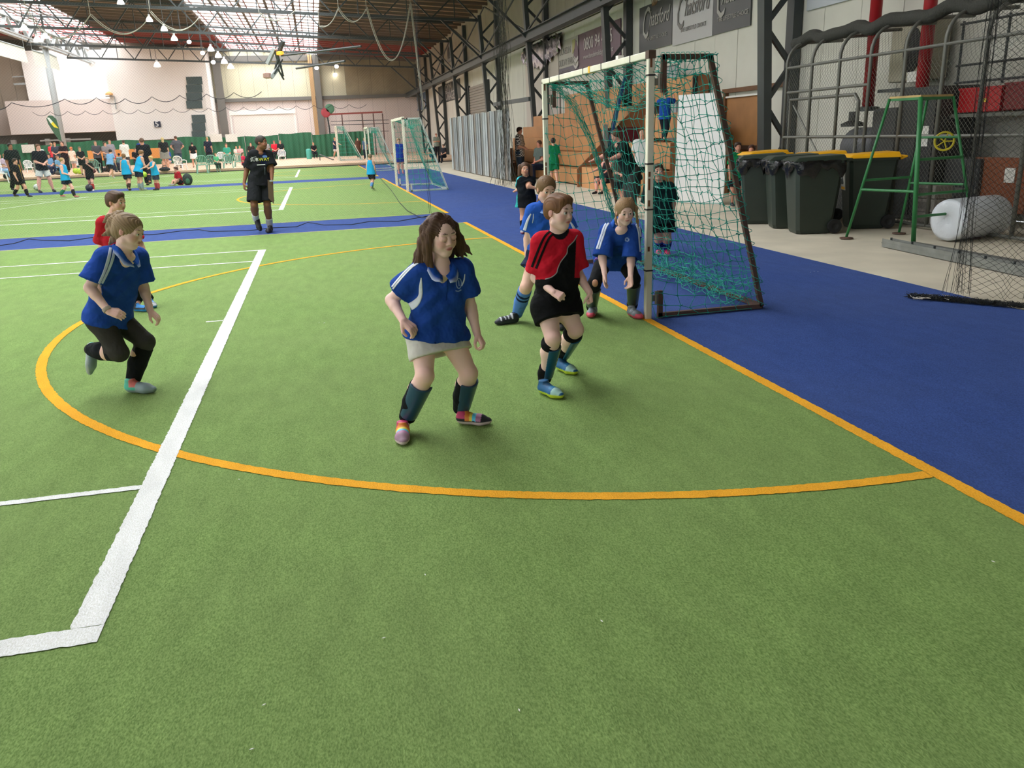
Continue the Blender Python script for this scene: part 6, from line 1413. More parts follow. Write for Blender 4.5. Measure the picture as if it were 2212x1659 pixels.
# ---- girl crouching by the post
B = G(1325, 690); p = Person('crouching girl in blue polo and ripped black leggings beside the near goal post', B, .93, .0068)
p.set(dict(hd=(1350, 457, -.22), nk=(1341, 487, -.14), sl=(1311, 500, -.12), sr=(1369, 503, -.1), el=(1301, 556, -.2), wl=(1306, 592, -.3), er=(1363, 560, -.18), wr=(1362, 597, -.28), hl=(1307, 560, .12), hr=(1347, 560, .14), kl=(1284, 612, -.1), kr=(1369, 603, -.06)))
p.foot('l', 1283, 676, 1268, 698, .2); p.foot('r', 1358, 680, 1392, 692, .2); p.px('al', 1278, 664, (G(1281, 678)-p.B)@p.vd); p.px('ar', 1366, 660, (G(1361, 678)-p.B)@p.vd)
p.bk_ = -fwd(p, 8); p.hairc = cl('9a7a58')
p.body('fad2c4', .195, ('hd', 14, 14, -4), 'c4706a', hands=dict(l=(vdir(p, .05, -1, -.15), vdir(p, .9, 0, -.3), .125, 12, vdir(p, 1, -.1, -.4), .35), r=(vdir(p, -.0, -1, -.2), vdir(p, -.7, 0, -.5), .125, 30, vdir(p, -1, .1, -.2), .4)))
def paint_k(p, V, C_):
    c = p.px('_', 1356, 518, -.2); d = np.linalg.norm((V-c)*A3(1, .4, 1), axis=1); C_[(d < .019) & (d > .012)] = cl('8fa4cc'); C_[d < .007] = cl('8098c4')
sh = p.shirt(BLUE, sleeve=.98, hem=-.01, flare=.03, t=.018, paint=paint_k, sl_flare=.022, hs=.8)
for o_ in (0, 5): trim(p, sh, [(1318+o_, 474, 3.4), (1306+o_, 488, 3.8), (1299+o_, 508, 3.8), (1289+o_, 538, 3.6)], 'd4dcec', 'sleeve_stripe'); trim(p, sh, [(1372+o_, 480, 2.8), (1379+o_*.8, 500, 3.2), (1381+o_*.7, 520, 3.2), (1383+o_*.7, 544, 3)], 'd4dcec', 'sleeve_stripe')
collar(p, '2a5cb8', '8aa0d0', sweep=.62, wing=0)
p.shorts('8a63b4', ln=.26, flare=.012, t=.006); p.tights('1e1e20', .95); p.hair('a58562', 'pony', dark='8a6c4a', locks=[lk(p, [(1362, 430, -.2, .016), (1374, 450, -.2, .013), (1377, 478, -.18, .009), (1379, 492, -.17, .004)]), lk(p, [(1331, 450, -.2, .012), (1330, 475, -.22, .009), (1334, 488, -.22, .004)]), lk(p, [(1352, 446, -.05, .03), (1355, 460, .0, .03), (1360, 480, .02, .02)])])
S = Shape(); c = p.J['kl']-p.back()*.05+A3(0, 0, .01); S.ell(c, np.eye(3), (.026, .02, .032), .01); V, F = S.mesh(.004); npmesh('knee_hole', V, F, Mskin, p.t, True, np.tile(cl('d8a080'), (len(V), 1)))
for k in 'lr':
    p.guard(k, '4a584e', fwd(p, 5), None); a, b = p.J['f'+k]; p.legwear(k, '1a1a1c', .9, 1.0, .012, 'strap'); shoe(p.t, a, b, A3(0, 0, 1), .215, '7e858a', 'e0556a', [(.1, .2, .2, '5c6268'), (.35, .42, .2, '9aa2a8'), (.5, .57, .2, '5c6268')], .0055, tip='e0556a')
# ---- child in blue behind the boy
B = G(1160, 706); p = Person('child in blue polo and pale blue socks, mostly hidden behind the red and black boy', B, .95, .0072)
p.set(dict(hd=(1180, 410, .0), nk=(1180, 442, .03), sl=(1152, 456, .0), sr=(1216, 458, .04), el=(1140, 516, .04), wl=(1139, 560, .0), er=(1234, 515, .05), wr=(1240, 560, .0), hl=(1158, 562, .02), hr=(1195, 562, .05), kl=(1136, 620, -.05), kr=(1204, 632, -.05)))
p.foot('l', 1122, 696, 1086, 700, .21); p.foot('r', 1205, 702, 1212, 712, .2); p.px('al', 1118, 676, (G(1114, 697)-p.B)@p.vd); p.px('ar', 1207, 690, (G(1205, 702)-p.B)@p.vd)
p.bk_ = -fwd(p, 10); p.hairc = cl('7a5c3c'); p.body('f0c2ac', .2, ('hd', 20, 16, 4), 'c4706a', hands=dict(l=(vdir(p, 0, -1, -.1), vdir(p, .9, 0, .1), .12, 30, vdir(p, .1, 0, -1)), r=(vdir(p, 0, -1, -.1), vdir(p, -.9, 0, .1), .12, 30, vdir(p, .1, 0, -1))))
p.shirt('2a5cba', sleeve=.7, hem=.06, flare=.02, sl_flare=.026, paint=None); collar(p, '2e64c8', '8fb0e0')
sh = [c for c in p.t.children if c.name.startswith('shirt')][0]; trim(p, sh, [(1147, 462, 3), (1140, 476, 5), (1133, 498, 7)], 'dfe6f2', 'sleeve_stripe'); trim(p, sh, [(1232, 480, 3), (1238, 490, 5), (1242, 498, 6)], 'dfe6f2', 'sleeve_stripe'); trim(p, sh, [(1152, 462, 1.5), (1152, 472, 2), (1150, 482, 1.5)], 'c8d4ec', 'piping')
p.shorts('1a2440', ln=.35, flare=.03); p.hair('7d6040', 'pony', dark='6e5438', locks=[lk(p, [(1170, 420, .02, .02), (1163, 440, .02, .016), (1160, 456, .02, .006)])])
def sock_paint(p, V, C_, K, A): u = (V-K)@(A-K)/((A-K)@(A-K)); C_[((u > .2) & (u < .27)) | ((u > .33) & (u < .4))] = cl('1a2440')
for k in 'lr': p.legwear(k, '5a86cc', .1, 1.02, .012, 'sock', sock_paint); a, b = p.J['f'+k]; shoe(p.t, a, b, A3(0, 0, 1), .22, '22252a', '30343a', [(.3, .36, .2, 'c0c4c8'), (.45, .5, .2, 'c0c4c8'), (.58, .63, .2, 'b0b4b8'), (.75, .8, .15, 'c0c4c8')], .0055)
# ---- girl in black and teal behind, by the far post
B = G(1135, 503); p = Person('small girl in black and teal sports dress standing behind the far goal post', B, .95, .012)
p.set(dict(hd=(1134, 365, .0), nk=(1136, 382, .02), sl=(1124, 390, .0), sr=(1149, 390, .04), el=(1122, 408, .1), wl=(1115, 411, .2), er=(1150, 405, -.04), wr=(1142, 405, -.16), hl=(1130, 430, .0), hr=(1144, 430, .04), kl=(1130, 470, .0), kr=(1142, 470, .03)))
p.J['wr'] = p.px('wr', 1158, 407, -.1); p.px('er', 1141, 402, -.12)
p.foot('l', 1132, 502, 1126, 507, .2); p.foot('r', 1142, 500, 1143, 505, .2); p.bk_ = -fwd(p, -10); p.hairc = cl('5c4230')
p.body('dca488', .2, ('hd', 5, 2, 5), 'b8605a'); p.shirt('14181e', sleeve=.7, hem=.1, flare=.03, paint=lambda p, V, C_: stripes(p, V, C_, 'l', .7, '3ab0b8', off=tuple(vdir(p, -.3, .8, -.7)), w=.007, gap=.02, n=2)); p.shorts('121418', ln=.45, flare=.05, skirt='h', name='skirt', paint=lambda p, V, C_: C_.__setitem__((V-p.J['hl'])@vdir(p, 1, 0, 0) < -.09, cl('2a9a98')))
p.hair('5f4534', 'bob', dark='503a2a', locks=[lk(p, [(1124, 360, .0, .04), (1122, 378, .0, .03)]), lk(p, [(1145, 360, .03, .04), (1148, 378, .03, .03)])])
for k in 'lr': p.legwear(k, '18181c', .3, .9, .012, 'shin_guard'); a, b = p.J['f'+k]; shoe(p.t, a, b, A3(0, 0, 1), .2, '8a8f94', 'd0606a', None, .009)
# ---- child in dark green behind the side net
B = G(1438, 553); p = Person('child in dark green polo and black shorts standing behind the goal side net', B, .98, .009)
p.set(dict(hd=(1421, 372, .0), nk=(1424, 395, .02), sl=(1401, 405, .0), sr=(1447, 405, .04), el=(1396, 445, .05), wl=(1402, 475, .0), er=(1454, 440, .06), wr=(1450, 470, .0), hl=(1412, 468, .0), hr=(1440, 468, .04), kl=(1422, 512, .0), kr=(1441, 514, .0)))
p.foot('l', 1424, 548, 1420, 558, .2); p.foot('r', 1440, 548, 1446, 558, .2); p.bk_ = -fwd(p, 10); p.hairc = cl('3c3028')
p.body('dca890', .2, ('hd', 12, -8, 0), 'b86058'); p.shirt('12282a', sleeve=.8, hem=.08, flare=.03, paint=lambda p, V, C_: C_.__setitem__(np.linalg.norm(V-p.px('_', 1436, 414, -.1), axis=1) < .035, cl('6a8f98'))); collar(p, '1c4a48', '8fb8b4'); p.shorts('101214', ln=.75, flare=.03); p.hair('4a3a2e', 'short')
for k in 'lr': p.legwear(k, '2a4a9c', .35, 1.0, .012, 'sock', lambda p, V, C_, K, A: C_.__setitem__(np.abs(((V-K)@(A-K))/((A-K)@(A-K))-.55) < .06, cl('16203c'))); a, b = p.J['f'+k]; shoe(p.t, a, b, A3(0, 0, 1), .2, 'd03a6a', 'd8d4d4', None, .008)
# ---- young referee in black with a clipboard
B = G(578, 503); p = Person('teenage referee in black shirt and shorts walking on the blue strip with a clipboard', B, 1.22, .011)
p.set(dict(hd=(565, 308, -.02), nk=(561, 326, .02), sl=(545, 334, .0), sr=(580, 334, .08), el=(533, 368, .06), wl=(527, 397, .0), er=(587, 364, .0), wr=(587, 388, -.1), hl=(550, 393, .0), hr=(572, 393, .08), kl=(549, 442, -.1), kr=(577, 441, .0)))
p.foot('r', 586, 500, 573, 507, .27); p.px('ar', 583, 488, (G(584, 500)-p.B)@p.vd); p.px('al', 553, 474, .16); p.J['fl'] = (p.px('_', 553, 474, .25), p.px('_', 560, 498, .05)); p.bk_ = -fwd(p, 10); p.hairc = cl('2a2622')
p.J['fl'] = (p.px('_', 552, 478, .22), p.px('_', 561, 498, .05))
p.body('8a5c42', .225, ('hd', 62, -2, 0), '8a4a40', hands=dict(l=(vdir(p, 0, -1, -.1), vdir(p, 1, 0, .1), .17, 50, vdir(p, .1, 0, -1)), r=(vdir(p, 0, -1, -.1), vdir(p, -1, 0, .1), .16, 70, vdir(p, 0, 0, -1))))
def paint_ref(p, V, C_):
    up = nrm(p.cs-p.ch); x = (V-p.cs)@p.wv; z = (V-p.cs)@up; y = (V-p.cs)@p.vd; C_[(np.abs(x-.0) < .05) & (y < 0) & (z > -.15) & (z < .05)] = cl('1e2440'); C_[(np.abs(x-.01) < .008) & (y < 0) & (z < -.2) & (z > -.34)] = cl('5a5e66')
p.shirt('1e1f22', sleeve=.8, hem=.05, flare=.02, sl_flare=.028, t=.01, paint=paint_ref); f = -p.vd; xr_ = A3(p.vd[1], -p.vd[0], 0)
c = p.px('_', 558, 345, -.175); text_mesh('shirt_lettering', 'SUB', .078, mat('white_letter'), p.t, tuple(c), xr_, (0, 0, 1), depth=.004, squash=1.0, align='RIGHT'); c = p.px('_', 559, 345, -.175); text_mesh('shirt_lettering', 'WAY', .078, mat('yellow_print', 'e0e030'), p.t, tuple(c), xr_, (0, 0, 1), depth=.004, align='LEFT')
c = p.px('_', 564, 356, -.18); boxo('shirt_small_print', c, (.14, .004, .014), mat('white_letter'), p.t, ax=(xr_, p.vd, (0, 0, 1)))
c = p.px('_', 547, 340, -.16); MB().hexa([c+xr_*a+A3(0, 0, b)+p.vd*q for q in (0, .004) for a, b in ((-.04, .012), (-.02, -.008), (.06, .014), (-.02, .0))]).build('shirt_mark', mat('white_letter'), p.t)
c = p.px('_', 572, 338, -.16); MB().lathe(c, [(.03, 0), (.03, .006)], 12, (xr_*1.4, A3(0, 0, .7), -p.vd)).build('shirt_crest', mat('crest_blue', '5a80c0'), p.t)
p.shorts('232427', ln=.88, flare=.02, t=.014); p.hair('3a342e', 'buzz')
for k in 'lr': p.legwear(k, 'd8d4d0' if k == 'l' else 'd0ccc8', .62, 1.0, .008, 'sock')
a, b = p.J['fr']; shoe(p.t, a, b, A3(0, 0, 1), .28, '17181a', '2a2a2a', None, .009); a, b = p.J['fl']; shoe(p.t, a, b, vdir(p, .5, .6, -1), .27, '17181a', '2a2a2a', None, .009)
t = thing('clipboard', 'brown clipboard held at the side by the referee', 'clipboard', (0, 0, 0)); P = [p.px('_', x, y, dd) for x, y, dd in ((578, 388, -.2), (590, 394, -.12), (592, 441, -.12), (580, 428, -.2))]
MB().hexa(P+[q+p.vd*.008 for q in P]).build('board', mat('hardboard', '8a6e5a', .7), t); q = p.px('_', 582, 391, -.17); MB().beam(q, q+xr_*.06, .02, .03).build('clip', Mgal, t)
# ================================================================ THE CROWD
def figure(label, px, py, hpx, yaw=0, arms='down', legs='stand', adult=True, skin='d8a48a', hair=('short', '4a3828'), top=('3c4048', .8), bot=('trousers', '26282c'), shoes='202226', bottomz=None, sock=None, lean=0.0, head_yaw=None, grp=None, hh=None, Bp=None, tank=False):
    B = A3(*(Bp if Bp is not None else GP(px, py))); vd = nrm(A3(B[0], B[1], 0)); zoff = B[2]
    d = ray(px, py-hpx); t = (B[:2]@vd[:2])/(d[:2]@vd[:2]); full = (CO+d*t)[2]-zoff
    sc = {'sit': .76, 'squat': .62, 'floor': .52}.get(legs, 1.0); Hh = hh or full/sc; depth = np.linalg.norm(B[:2])
    h = min(.03, max(.012, depth*.00042)); s = Hh/1.3 if not adult else Hh/1.36
    p = Person(label, B, s, h, det=False, adult=adult, group=grp); p.B = A3(B[0], B[1], 0)
    r = A3(vd[1], -vd[0], 0); y = math.radians(yaw); F = -math.cos(y)*vd+math.sin(y)*r; R = np.cross(F, A3(0, 0, 1))
    hd = .128 if adult else .152; L = lambda x, f, z: A3(B[0], B[1], zoff)+Hh*(x*R+f*F)+A3(0, 0, Hh*z)
    sx = .092 if adult else .088; hz = .5; J = {}
    P = dict(hip=0.0, fh=0.0)
    if legs in ('sit', 'floor'): hz = .27 if legs == 'sit' else .08
    if legs == 'squat': hz = .2
    up = hz+.31; ln = lean
    J['hl'] = L(-.052, 0, hz); J['hr'] = L(.052, 0, hz); J['sl'] = L(-sx, ln*.3, up-abs(ln)*.04); J['sr'] = L(sx, ln*.3, up-abs(ln)*.04); J['nk'] = L(0, ln*.34, up+.035-abs(ln)*.05); J['hd'] = L(0, ln*.42+.01, up+.05+hd*.55-abs(ln)*.07)
    if legs == 'stand': J['kl'] = L(-.055, .01, .28); J['kr'] = L(.055, .0, .28); J['al'] = L(-.06, 0, .05); J['ar'] = L(.06, 0, .05)
    elif legs == 'wide': J['kl'] = L(-.1, .02, .28); J['kr'] = L(.1, .0, .28); J['al'] = L(-.14, 0, .05); J['ar'] = L(.14, 0, .05)
    elif legs == 'walk': J['kl'] = L(-.05, .1, .28); J['kr'] = L(.05, -.03, .28); J['al'] = L(-.055, .13, .05); J['ar'] = L(.055, -.17, .09)
    elif legs == 'run': J['kl'] = L(-.05, .14, .32); J['kr'] = L(.05, -.06, .28); J['al'] = L(-.055, .15, .07); J['ar'] = L(.055, -.24, .12)
    elif legs == 'kick': J['kl'] = L(-.05, .14, .34); J['kr'] = L(.05, -.0, .27); J['al'] = L(-.055, .33, .16); J['ar'] = L(.055, -.03, .05)
    elif legs == 'sit': J['kl'] = L(-.07, .24, .27); J['kr'] = L(.07, .24, .27); J['al'] = L(-.07, .23, .05); J['ar'] = L(.07, .25, .05)
    elif legs == 'squat': J['kl'] = L(-.09, .18, .24); J['kr'] = L(.09, .16, .2); J['al'] = L(-.07, .02, .05); J['ar'] = L(.08, .02, .05)
    else: J['kl'] = L(-.1, .2, .17); J['kr'] = L(.1, .2, .15); J['al'] = L(-.04, .26, .04); J['ar'] = L(.06, .3, .04)
    for k, g in (('l', -1), ('r', 1)):
        S0 = J['s'+k]; o = lambda x, f, z: S0+Hh*(x*g*R+f*F)+A3(0, 0, Hh*z)
        if arms == 'down': e, w = o(.03, -.01, -.17), o(.035, .03, -.31)
        elif arms == 'cross': e, w = o(.03, .03, -.16), o(-.13, .13, -.13)
        elif arms == 'front': e, w = o(.02, .02, -.17), o(-.08, .13, -.22)
        elif arms == 'hips': e, w = o(.11, -.02, -.14), o(.0, .04, -.25)
        elif arms == 'swing': e, w = o(.03, .08*g, -.15), o(.02, .16*g+.03, -.25)
        elif arms == 'up': e, w = o(.08, .1, -.02), o(.02, .2, .08)
        elif arms == 'mouth': e, w = (o(.06, .05, -.14), o(-.06, .13, -.01)) if g < 0 else (o(.03, 0, -.17), o(.04, .03, -.31))
        elif arms == 'reach': e, w = o(.06, .1, -.1), o(.08, .24, -.14)
        else: e, w = o(.02, .08, -.15), o(.0, .22, -.2)
        J['e'+k], J['w'+k] = e, w
    if (J['sl']-J['sr'])@A3(vd[1], -vd[0], 0) > 0 and False: pass
    p.J = J; p.bk_ = -F; p.hairc = cl(hair[1])
    p.body(skin, Hh*hd*(1.0), ('hd', head_yaw if head_yaw is not None else yaw, 4+lean*30, 0), 'b06a60')
    if top: p.shirt(top[0], sleeve=top[1], hem=top[2] if len(top) > 2 else .06, flare=.03 if tank else .015, t=.014, sl_flare=.012, tank=tank, paint=top[3] if len(top) > 3 else None)
    kind, bc = bot[0], bot[1]
    if kind == 'trousers': p.trousers(bc)
    elif kind == 'shorts': p.shorts(bc, ln=bot[2] if len(bot) > 2 else .6, flare=.02, t=.006)
    elif kind == 'skirt': p.shorts(bc, ln=bot[2] if len(bot) > 2 else .6, flare=.04, t=.016, skirt='h', name='skirt')
    if hair[0] != 'none': p.hair(hair[1], hair[0], locks=([[(p.T(0, -.3, 0), .2*p.H), (p.T(0, -.36, -.5), .2*p.H), (p.T(0, -.3, -.95), .1*p.H)]] if hair[0] == 'long' else ()))
    for k in 'lr':
        if sock: p.legwear(k, sock if isinstance(sock, str) else sock[k], .25, .98, .01)
        a = J['a'+k]; lift = A3(0, 0, -.05*Hh); hl_ = a+lift-F*.02*Hh; hl_[2] = max(hl_[2], zoff+.012); shoe(p.t, hl_, hl_+F*.15*Hh, A3(0, 0, 1), .15*Hh, shoes, 'b8b4b0' if shoes != '202226' else '2c2c2e', None, h)
    return p
VB = '22a0d0'
def blaze(p, V, C_): x = (V-p.cs)@p.wv; C_[(x < -.05)] = cl('a8822c')
# on the pitches
figure('coach in black tee shirt and black trousers standing at left behind the kicking boy', 42, 415, 107, 25, 'down', 'walk', skin='9a6a4c', hair=('buzz', '26221e'), top=('1c2422', .85), bot=('trousers', '1e2022'))
figure('boy in black and gold top at the left edge, walking in front of the coach', 48, 427, 84, 60, 'down', 'walk', False, hair=('short', '3a2e24'), top=('1e1e1e', .8, .05, blaze), bot=('shorts', '1c1c1c', .7), sock='1c1c1e')
figure('coach in black tee shirt and pale grey shorts with hands at his chest', 101, 416, 106, 20, 'front', 'wide', hair=('short', '6a4a34'), top=('1c2024', .8), bot=('shorts', 'd2d4ca', .75), sock=None, skin='e0a890')
figure('boy in sky blue vest walking right with pink and orange boots, left group', 149, 428, 86, 60, 'front', 'walk', False, hair=('buzz', 'a88a5c'), top=(VB, .3), tank=True, bot=('shorts', '1c2430', .65), shoes='b05a54', sock={'l': '2a2a2e', 'r': '2e7a5c'}, skin='e8b0a0')
figure('boy in black strip and orange socks with his hand to his mouth', 200, 413, 72, -10, 'mouth', 'walk', False, hair=('short', '9a7848'), top=('20221e', .8), bot=('shorts', '1c1c1e', .6), shoes='e8e0dc', sock={'l': 'b84038', 'r': 'ec6a2c'})
figure('boy in sky blue vest seen from behind, left one of the trio', 280, 413, 80, 160, 'down', 'walk', False, hair=('short', '7a5a38'), top=(VB, .3), tank=True, bot=('shorts', '222a38', .7), sock='3a2c26')
figure('taller boy in sky blue vest leaning forward, middle one of the trio', 306, 412, 88, 120, 'front', 'stand', False, hair=('short', '7c5c3a'), top=(VB, .3), tank=True, bot=('shorts', '20283a', .7), lean=.35, sock='8a9aa0', shoes='8aa098')
figure('blond boy in sky blue vest facing left, right one of the trio', 341, 411, 74, -55, 'reach', 'stand', False, hair=('short', 'c8a468'), top=(VB, .3), tank=True, bot=('shorts', '343c4c', .85), sock='b04a50', lean=.15)
figure('boy in red jacket sitting on the turf with a dark backpack', 392, 400, 36, -60, 'front', 'floor', False, hair=('short', '4a3226'), top=('a8222c', .95), bot=('shorts', '1e2024', .8), shoes='8a8680', lean=.25)
g = G(402, 400); t = thing('backpack', 'dark green and black backpack behind the sitting boy in red', 'backpack', (g[0], g[1], 0)); S = Shape(); S.ell(g+A3(0.1, -.1, .23), np.eye(3), (.2, .15, .25), .03); S.cut(g*A3(1, 1, 0), A3(0, 0, -1)); V, F = S.mesh(.03); npmesh('body', V, F, mat('backpack_cloth', '24322a', .8), t, True); S = Shape(); S.ell(g+A3(.12, -.22, .17), np.eye(3), (.09, .06, .12), .03); V, F = S.mesh(.02); npmesh('pocket', V, F, mat('backpack_pocket', '3a6a48', .8), t, True)
figure('boy in sky blue vest and black shorts running away towards the second goal', 805, 412, 78, 160, 'down', 'run', False, hair=('short', '7a6a50'), top=(VB, .3), tank=True, bot=('shorts', '17181c', .8), shoes='8a9a5c', head_yaw=200, sock={'l': 'b8d870', 'r': '5a8ab8'})
figure('goalkeeper child in royal blue standing inside the second goal', 866, 376, 76, 10, 'down', 'stand', False, hair=('short', '8a6a4c'), top=('1c3c9c', .7), bot=('shorts', '1c3484', .7), shoes='a04458')
figure('goalkeeper in grey blue standing at the third goal', 791, 344, 46, -20, 'down', 'stand', False, hair=('short', '9a8058'), top=('4a6078', .7), bot=('trousers', '22283a'))
figure('child in navy top and white shorts beside the farthest goal', 727, 342, 44, 30, 'reach', 'walk', False, hair=('short', 'b07850'), top=('28304c', .6), bot=('shorts', 'd8d0cc', .7))
figure('boy in navy running away in front of the seated spectators', 243, 386, 64, 150, 'down', 'run', False, hair=('short', '2a2420'), top=('7aa8d0', .6), bot=('shorts', '20242e', .8), lean=.4, shoes='c8c4bc')
# standing spectators, left to right
W = [('man in grey top with folded hands standing before the green curtain', 217, 373, 69, 10, 'front', 'stand', '505258', 'trousers', '202226', 'buzz', '8a7058'),
('man in light grey tee shirt, hands at his chest, beside the man in dark grey', 237, 372, 66, 30, 'front', 'stand', '8a8688', 'trousers', '4a4038', 'short', '5a4436'),
('man in pale tee shirt half hidden behind the two men in grey', 247, 368, 66, 20, 'down', 'stand', '9a98a0', 'trousers', '3a3834', 'buzz', 'a88870'),
('man in white tee shirt seen from behind at the orange table', 277, 370, 68, 190, 'front', 'stand', 'e4e4dc', 'trousers', '4a4c50', 'short', '4a3c32'),
('woman in blue top behind the big man in black', 313, 366, 66, 10, 'front', 'stand', '2a4a9c', 'trousers', '2a2c38', 'short', 'a8704c'),
('woman with long blonde hair in black top and grey skirt', 361, 368, 72, 185, 'down', 'stand', '26282a', 'skirt', '8a857c', 'long', 'c8b07c'),
('man in grey tee shirt and blue jeans, hands on hips', 389, 363, 70, 200, 'hips', 'stand', '54565c', 'trousers', '3a4c5c', 'short', '5a3c30'),
('woman in black top and long white skirt seen from behind', 422, 362, 55, 180, 'down', 'stand', '1e1e20', 'skirt', 'e8e6e2', 'short', '242020'),
('person in navy top with fair hair behind the green chairs', 455, 356, 60, 170, 'down', 'stand', '222838', 'trousers', '22242c', 'short', 'b08c60'),
('woman in white tee shirt bending behind the coach in black', 96, 372, 58, 160, 'front', 'stand', 'b8c4c0', 'trousers', '4a504c', 'short', '5a4434'),
('boy in a cream tee shirt and grey shorts before the curtain', 163, 372, 54, 150, 'down', 'stand', 'f0dcc8', 'shorts', 'a8a4a0', 'short', 'c87850'),
('person in dark vest with folded arms left of the boy in cream', 146, 372, 66, -20, 'cross', 'stand', '2a2226', 'trousers', '2a2628', 'long', '54403a'),
('woman in a bright red top behind the seated spectators at left', 121, 366, 58, 200, 'front', 'stand', 'd8404c', 'trousers', '3a3c48', 'short', 'c09878'),
('woman in a slate top beside the one in red', 129, 369, 62, -10, 'front', 'stand', '3c4450', 'trousers', '30343c', 'short', 'a07858'),
('child in black top behind the white chairs, left of the men in grey', 182, 378, 60, 10, 'front', 'stand', '23272a', 'shorts', '23272a', 'short', '7a6048')]
for (lb, x, y, hp, yw, ar, lg, tc, bk, bc, hs, hc) in W: figure(lb, x, y, hp, yw, ar, lg, not ('child' in lb or 'boy' in lb), hair=(hs, hc), top=(tc, .75), bot=(bk, bc, .7))
figure('big man in black jacket and black trousers seen from behind, towering over the boys', 322, 401, 104, 170, 'front', 'walk', hair=('short', '6a5040'), top=('1c1e22', .97, .12), bot=('trousers', '26242c'), skin='d09070')
figure('man with dark hair in black bending forward behind the coach with grey shorts', 84, 376, 58, 40, 'reach', 'wide', hair=('short', '5a4a3c'), top=('1e2424', .9), bot=('trousers', '7a8478'), lean=.5)
# seated spectators
Q = [('seated child in pale top at the left picture edge', 8, 386, 52, 30, 'd8c8d0', '8ab0d8', 'short', '7a5a44'), ('seated woman in lilac top at the far left', 20, 388, 56, 30, 'c0a8b8', '8fb4e0', 'short', '8a6448'),
('seated boy in light blue top left of the boy in the vest', 112, 378, 44, 20, '6f9cc4', '24304a', 'short', '3a302c'), ('seated boy in light blue bib leaning over', 131, 380, 42, 40, '7aa4c8', '1e2434', 'short', '8a5c44'),
('seated child in bright red tee shirt right of the men in grey', 246, 372, 48, 30, 'd42c3c', '2a3040', 'short', '8a5c48'), ('seated child in light blue beside the orange table', 263, 370, 38, 160, '8ab4dc', '222c3c', 'short', '3a302a'),
('seated person in black top leaning on an elbow by the big man in black', 299, 366, 46, 10, '2a2a2c', '2c3038', 'short', '5c4634'), ('seated woman in blue holding a baby, right of the big man', 366, 366, 46, -30, '2a4aa0', 'c0a08c', 'short', 'a86c50'),
('seated boy in green polo in the far chairs', 494, 355, 44, 0, '3a9a80', '5a7a70', 'short', '5a4a3c'), ('seated child in pale green, left of the referee', 470, 366, 34, 20, '5ab080', '2a3a34', 'short', 'a07858'),
('seated woman in pink top beside the white chair', 522, 351, 36, 0, 'd8a8a4', '6a8a7c', 'short', 'b08058'), ('seated woman in cream beside the one in pink', 514, 350, 34, 10, 'e0d0c4', 'd0c0b0', 'short', 'c09468'), ('seated person in dark vest just left of the referee', 546, 350, 42, 0, '2a2422', '4a3a34', 'long', '3a2a24'),
('seated woman in red jacket and dark trousers against the curtain', 596, 342, 38, 10, 'd8283c', '1e2026', 'short', '8a4c3c'), ('seated man in black cap and black jacket beside the one in red', 609, 343, 40, 20, '24262a', '22242a', 'short', '8a8478'),
('seated woman in black with red hair alone before the green curtain', 680, 342, 34, 10, '1e1c20', '20262c', 'long', 'd88858'), ('seated person in grey behind the referee', 578, 344, 40, 0, '9a9490', '3a3c44', 'short', '6a4c3c')]
for (lb, x, y, hp, yw, tc, bc, hs, hc) in Q: figure(lb, x, y, hp, yw, 'front', 'sit', not ('child' in lb or 'boy' in lb), hair=(hs, hc), top=(tc, .75), bot=('trousers', bc))
figure('child in a hot pink top crouching left of the referee', 528, 364, 30, 60, 'front', 'squat', False, hair=('long', '5a4034'), top=('d82850', .8), bot=('trousers', '2a2c34'))
# people by the seating on the right
def check(p, V, C_): q = (np.sin(V[:, 2]*75)*np.sin((V@p.wv)*75)) > -.1; C_[:] = np.where(q[:, None], cl('d0d0cc'), cl('24272c'))
figure('man in black and white checked shirt and jeans by the corrugated screen', 1125, 388, 114, 70, 'front', 'stand', hair=('short', '3a2c24'), top=('d0d0cc', .95, .08, check), bot=('trousers', '3a4a5c'), hh=None)
def onstep(x, y, X): return PX(x, y, X)
B2 = PX(1165, 352, 7.3); figure('man in grey tee shirt sitting on the steps behind the far goal post', 1165, 352, 80, -50, 'front', 'sit', skin='c88870', hair=('buzz', '5a4438'), top=('5c6660', .7), bot=('trousers', '1e2438'), Bp=(7.32, B2[1], .0), hh=1.7)
figure('boy in a green football shirt walking away beside the far goal post', 1197, 398, 98, 185, 'down', 'walk', False, hair=('short', '2a2420'), top=('14784a', .8), bot=('shorts', '166e46', .8), shoes='d8d4d0')
c = G(1197, 398); 
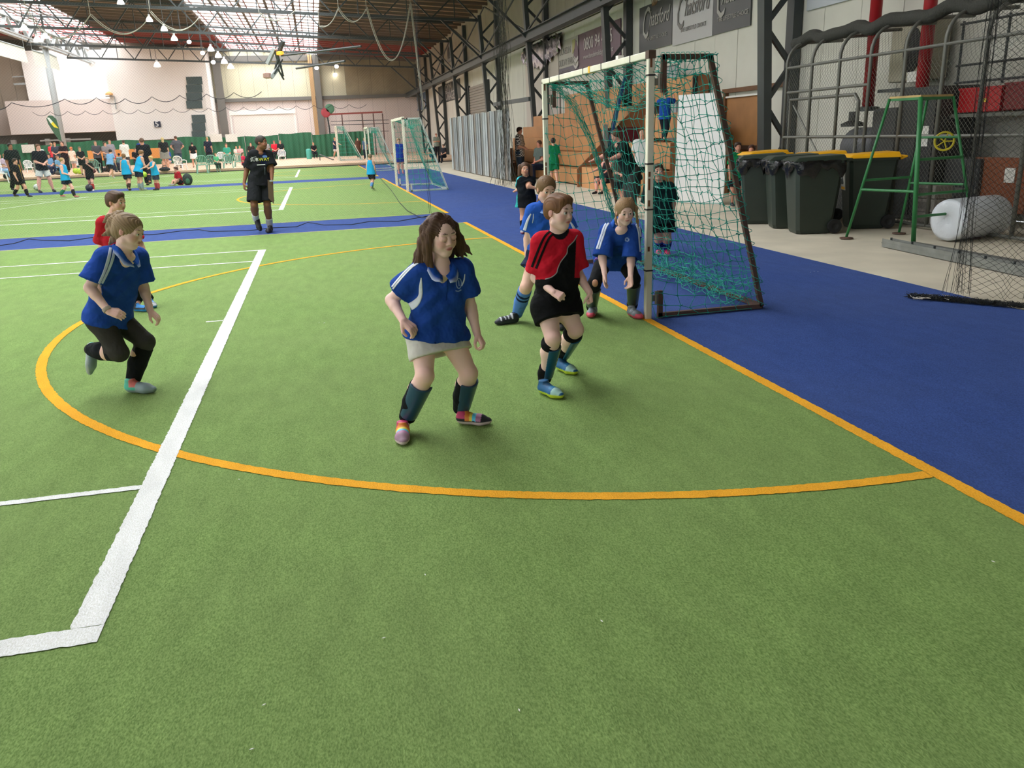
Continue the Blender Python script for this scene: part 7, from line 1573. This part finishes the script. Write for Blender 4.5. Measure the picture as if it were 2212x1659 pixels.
figure('woman with long brown hair in black and white jacket leaning down behind the goal net', 1362, 468, 196, -60, 'reach', 'stand', hair=('long', '5a4434'), top=('17211f', .95, .15), bot=('trousers', '3c403c'), lean=.45, skin='dca08c')
figure('small child with yellow headband in front of the leaning woman', 1338, 446, 118, 20, 'front', 'stand', False, hair=('short', 'e8d030'), top=('4a4c44', .8), bot=('shorts', '23262a', .8), skin='e0a48e')
figure('child with bare pink arms sitting on the low step behind the net', 1312, 418, 86, -40, 'reach', 'sit', False, hair=('short', '4a3a30'), top=('22262a', .3), bot=('shorts', '24242c', .8), tank=True, skin='e8a896')
figure('bald man in white tee shirt behind the near goal post', 1386, 425, 145, 0, 'down', 'stand', hair=('none', 'c89878'), top=('c8ccc8', .7), bot=('trousers', '1c2422'), skin='cc9880')
P_ = PX(1436, 262, 8.45); figure('boy in blue climbing on the plywood seating, high behind the net', 1436, 262, 66, 160, 'up', 'walk', False, hair=('short', '5a4a3c'), top=('1c4a9c', .9), bot=('trousers', '1e2a34'), Bp=(8.45, P_[1], 1.2))
g = G(1602, 455); figure('child in green shirt half hidden between the goal frame and the bins', 1588, 446, 136, 20, 'down', 'stand', False, hair=('short', '3a2a22'), top=('168048', .8), bot=('shorts', '14181c', .8), skin='c89078'); figure('small child peeping over the leftmost bin', 1618, 452, 136, -10, 'down', 'stand', False, hair=('short', '4a3026'), top=('1a4a34', .8), bot=('trousers', '20242a'), skin='c88a74')
figure('person in dark clothes standing in shadow beyond the second goal', 945, 340, 52, 10, 'cross', 'stand', hair=('short', '8a4a3a'), top=('8a9488', .8), bot=('trousers', '2a2a30')); figure('seated person in dark clothes against the wall by the second goal', 960, 352, 40, -40, 'front', 'sit', hair=('short', '4a3a34'), top=('2a2a30', .8), bot=('trousers', '22242c'))
figure('bearded man in black sitting by the wall past the second goal', 934, 350, 38, 20, 'front', 'sit', hair=('short', '3a3430'), top=('24262a', .8), bot=('trousers', '20304c'))
figure('person in a brown coat standing far off beside the third goal', 776, 341, 44, 0, 'down', 'stand', hair=('short', '3a2c24'), top=('5a3c30', .95, .3), bot=('trousers', '30282a'))
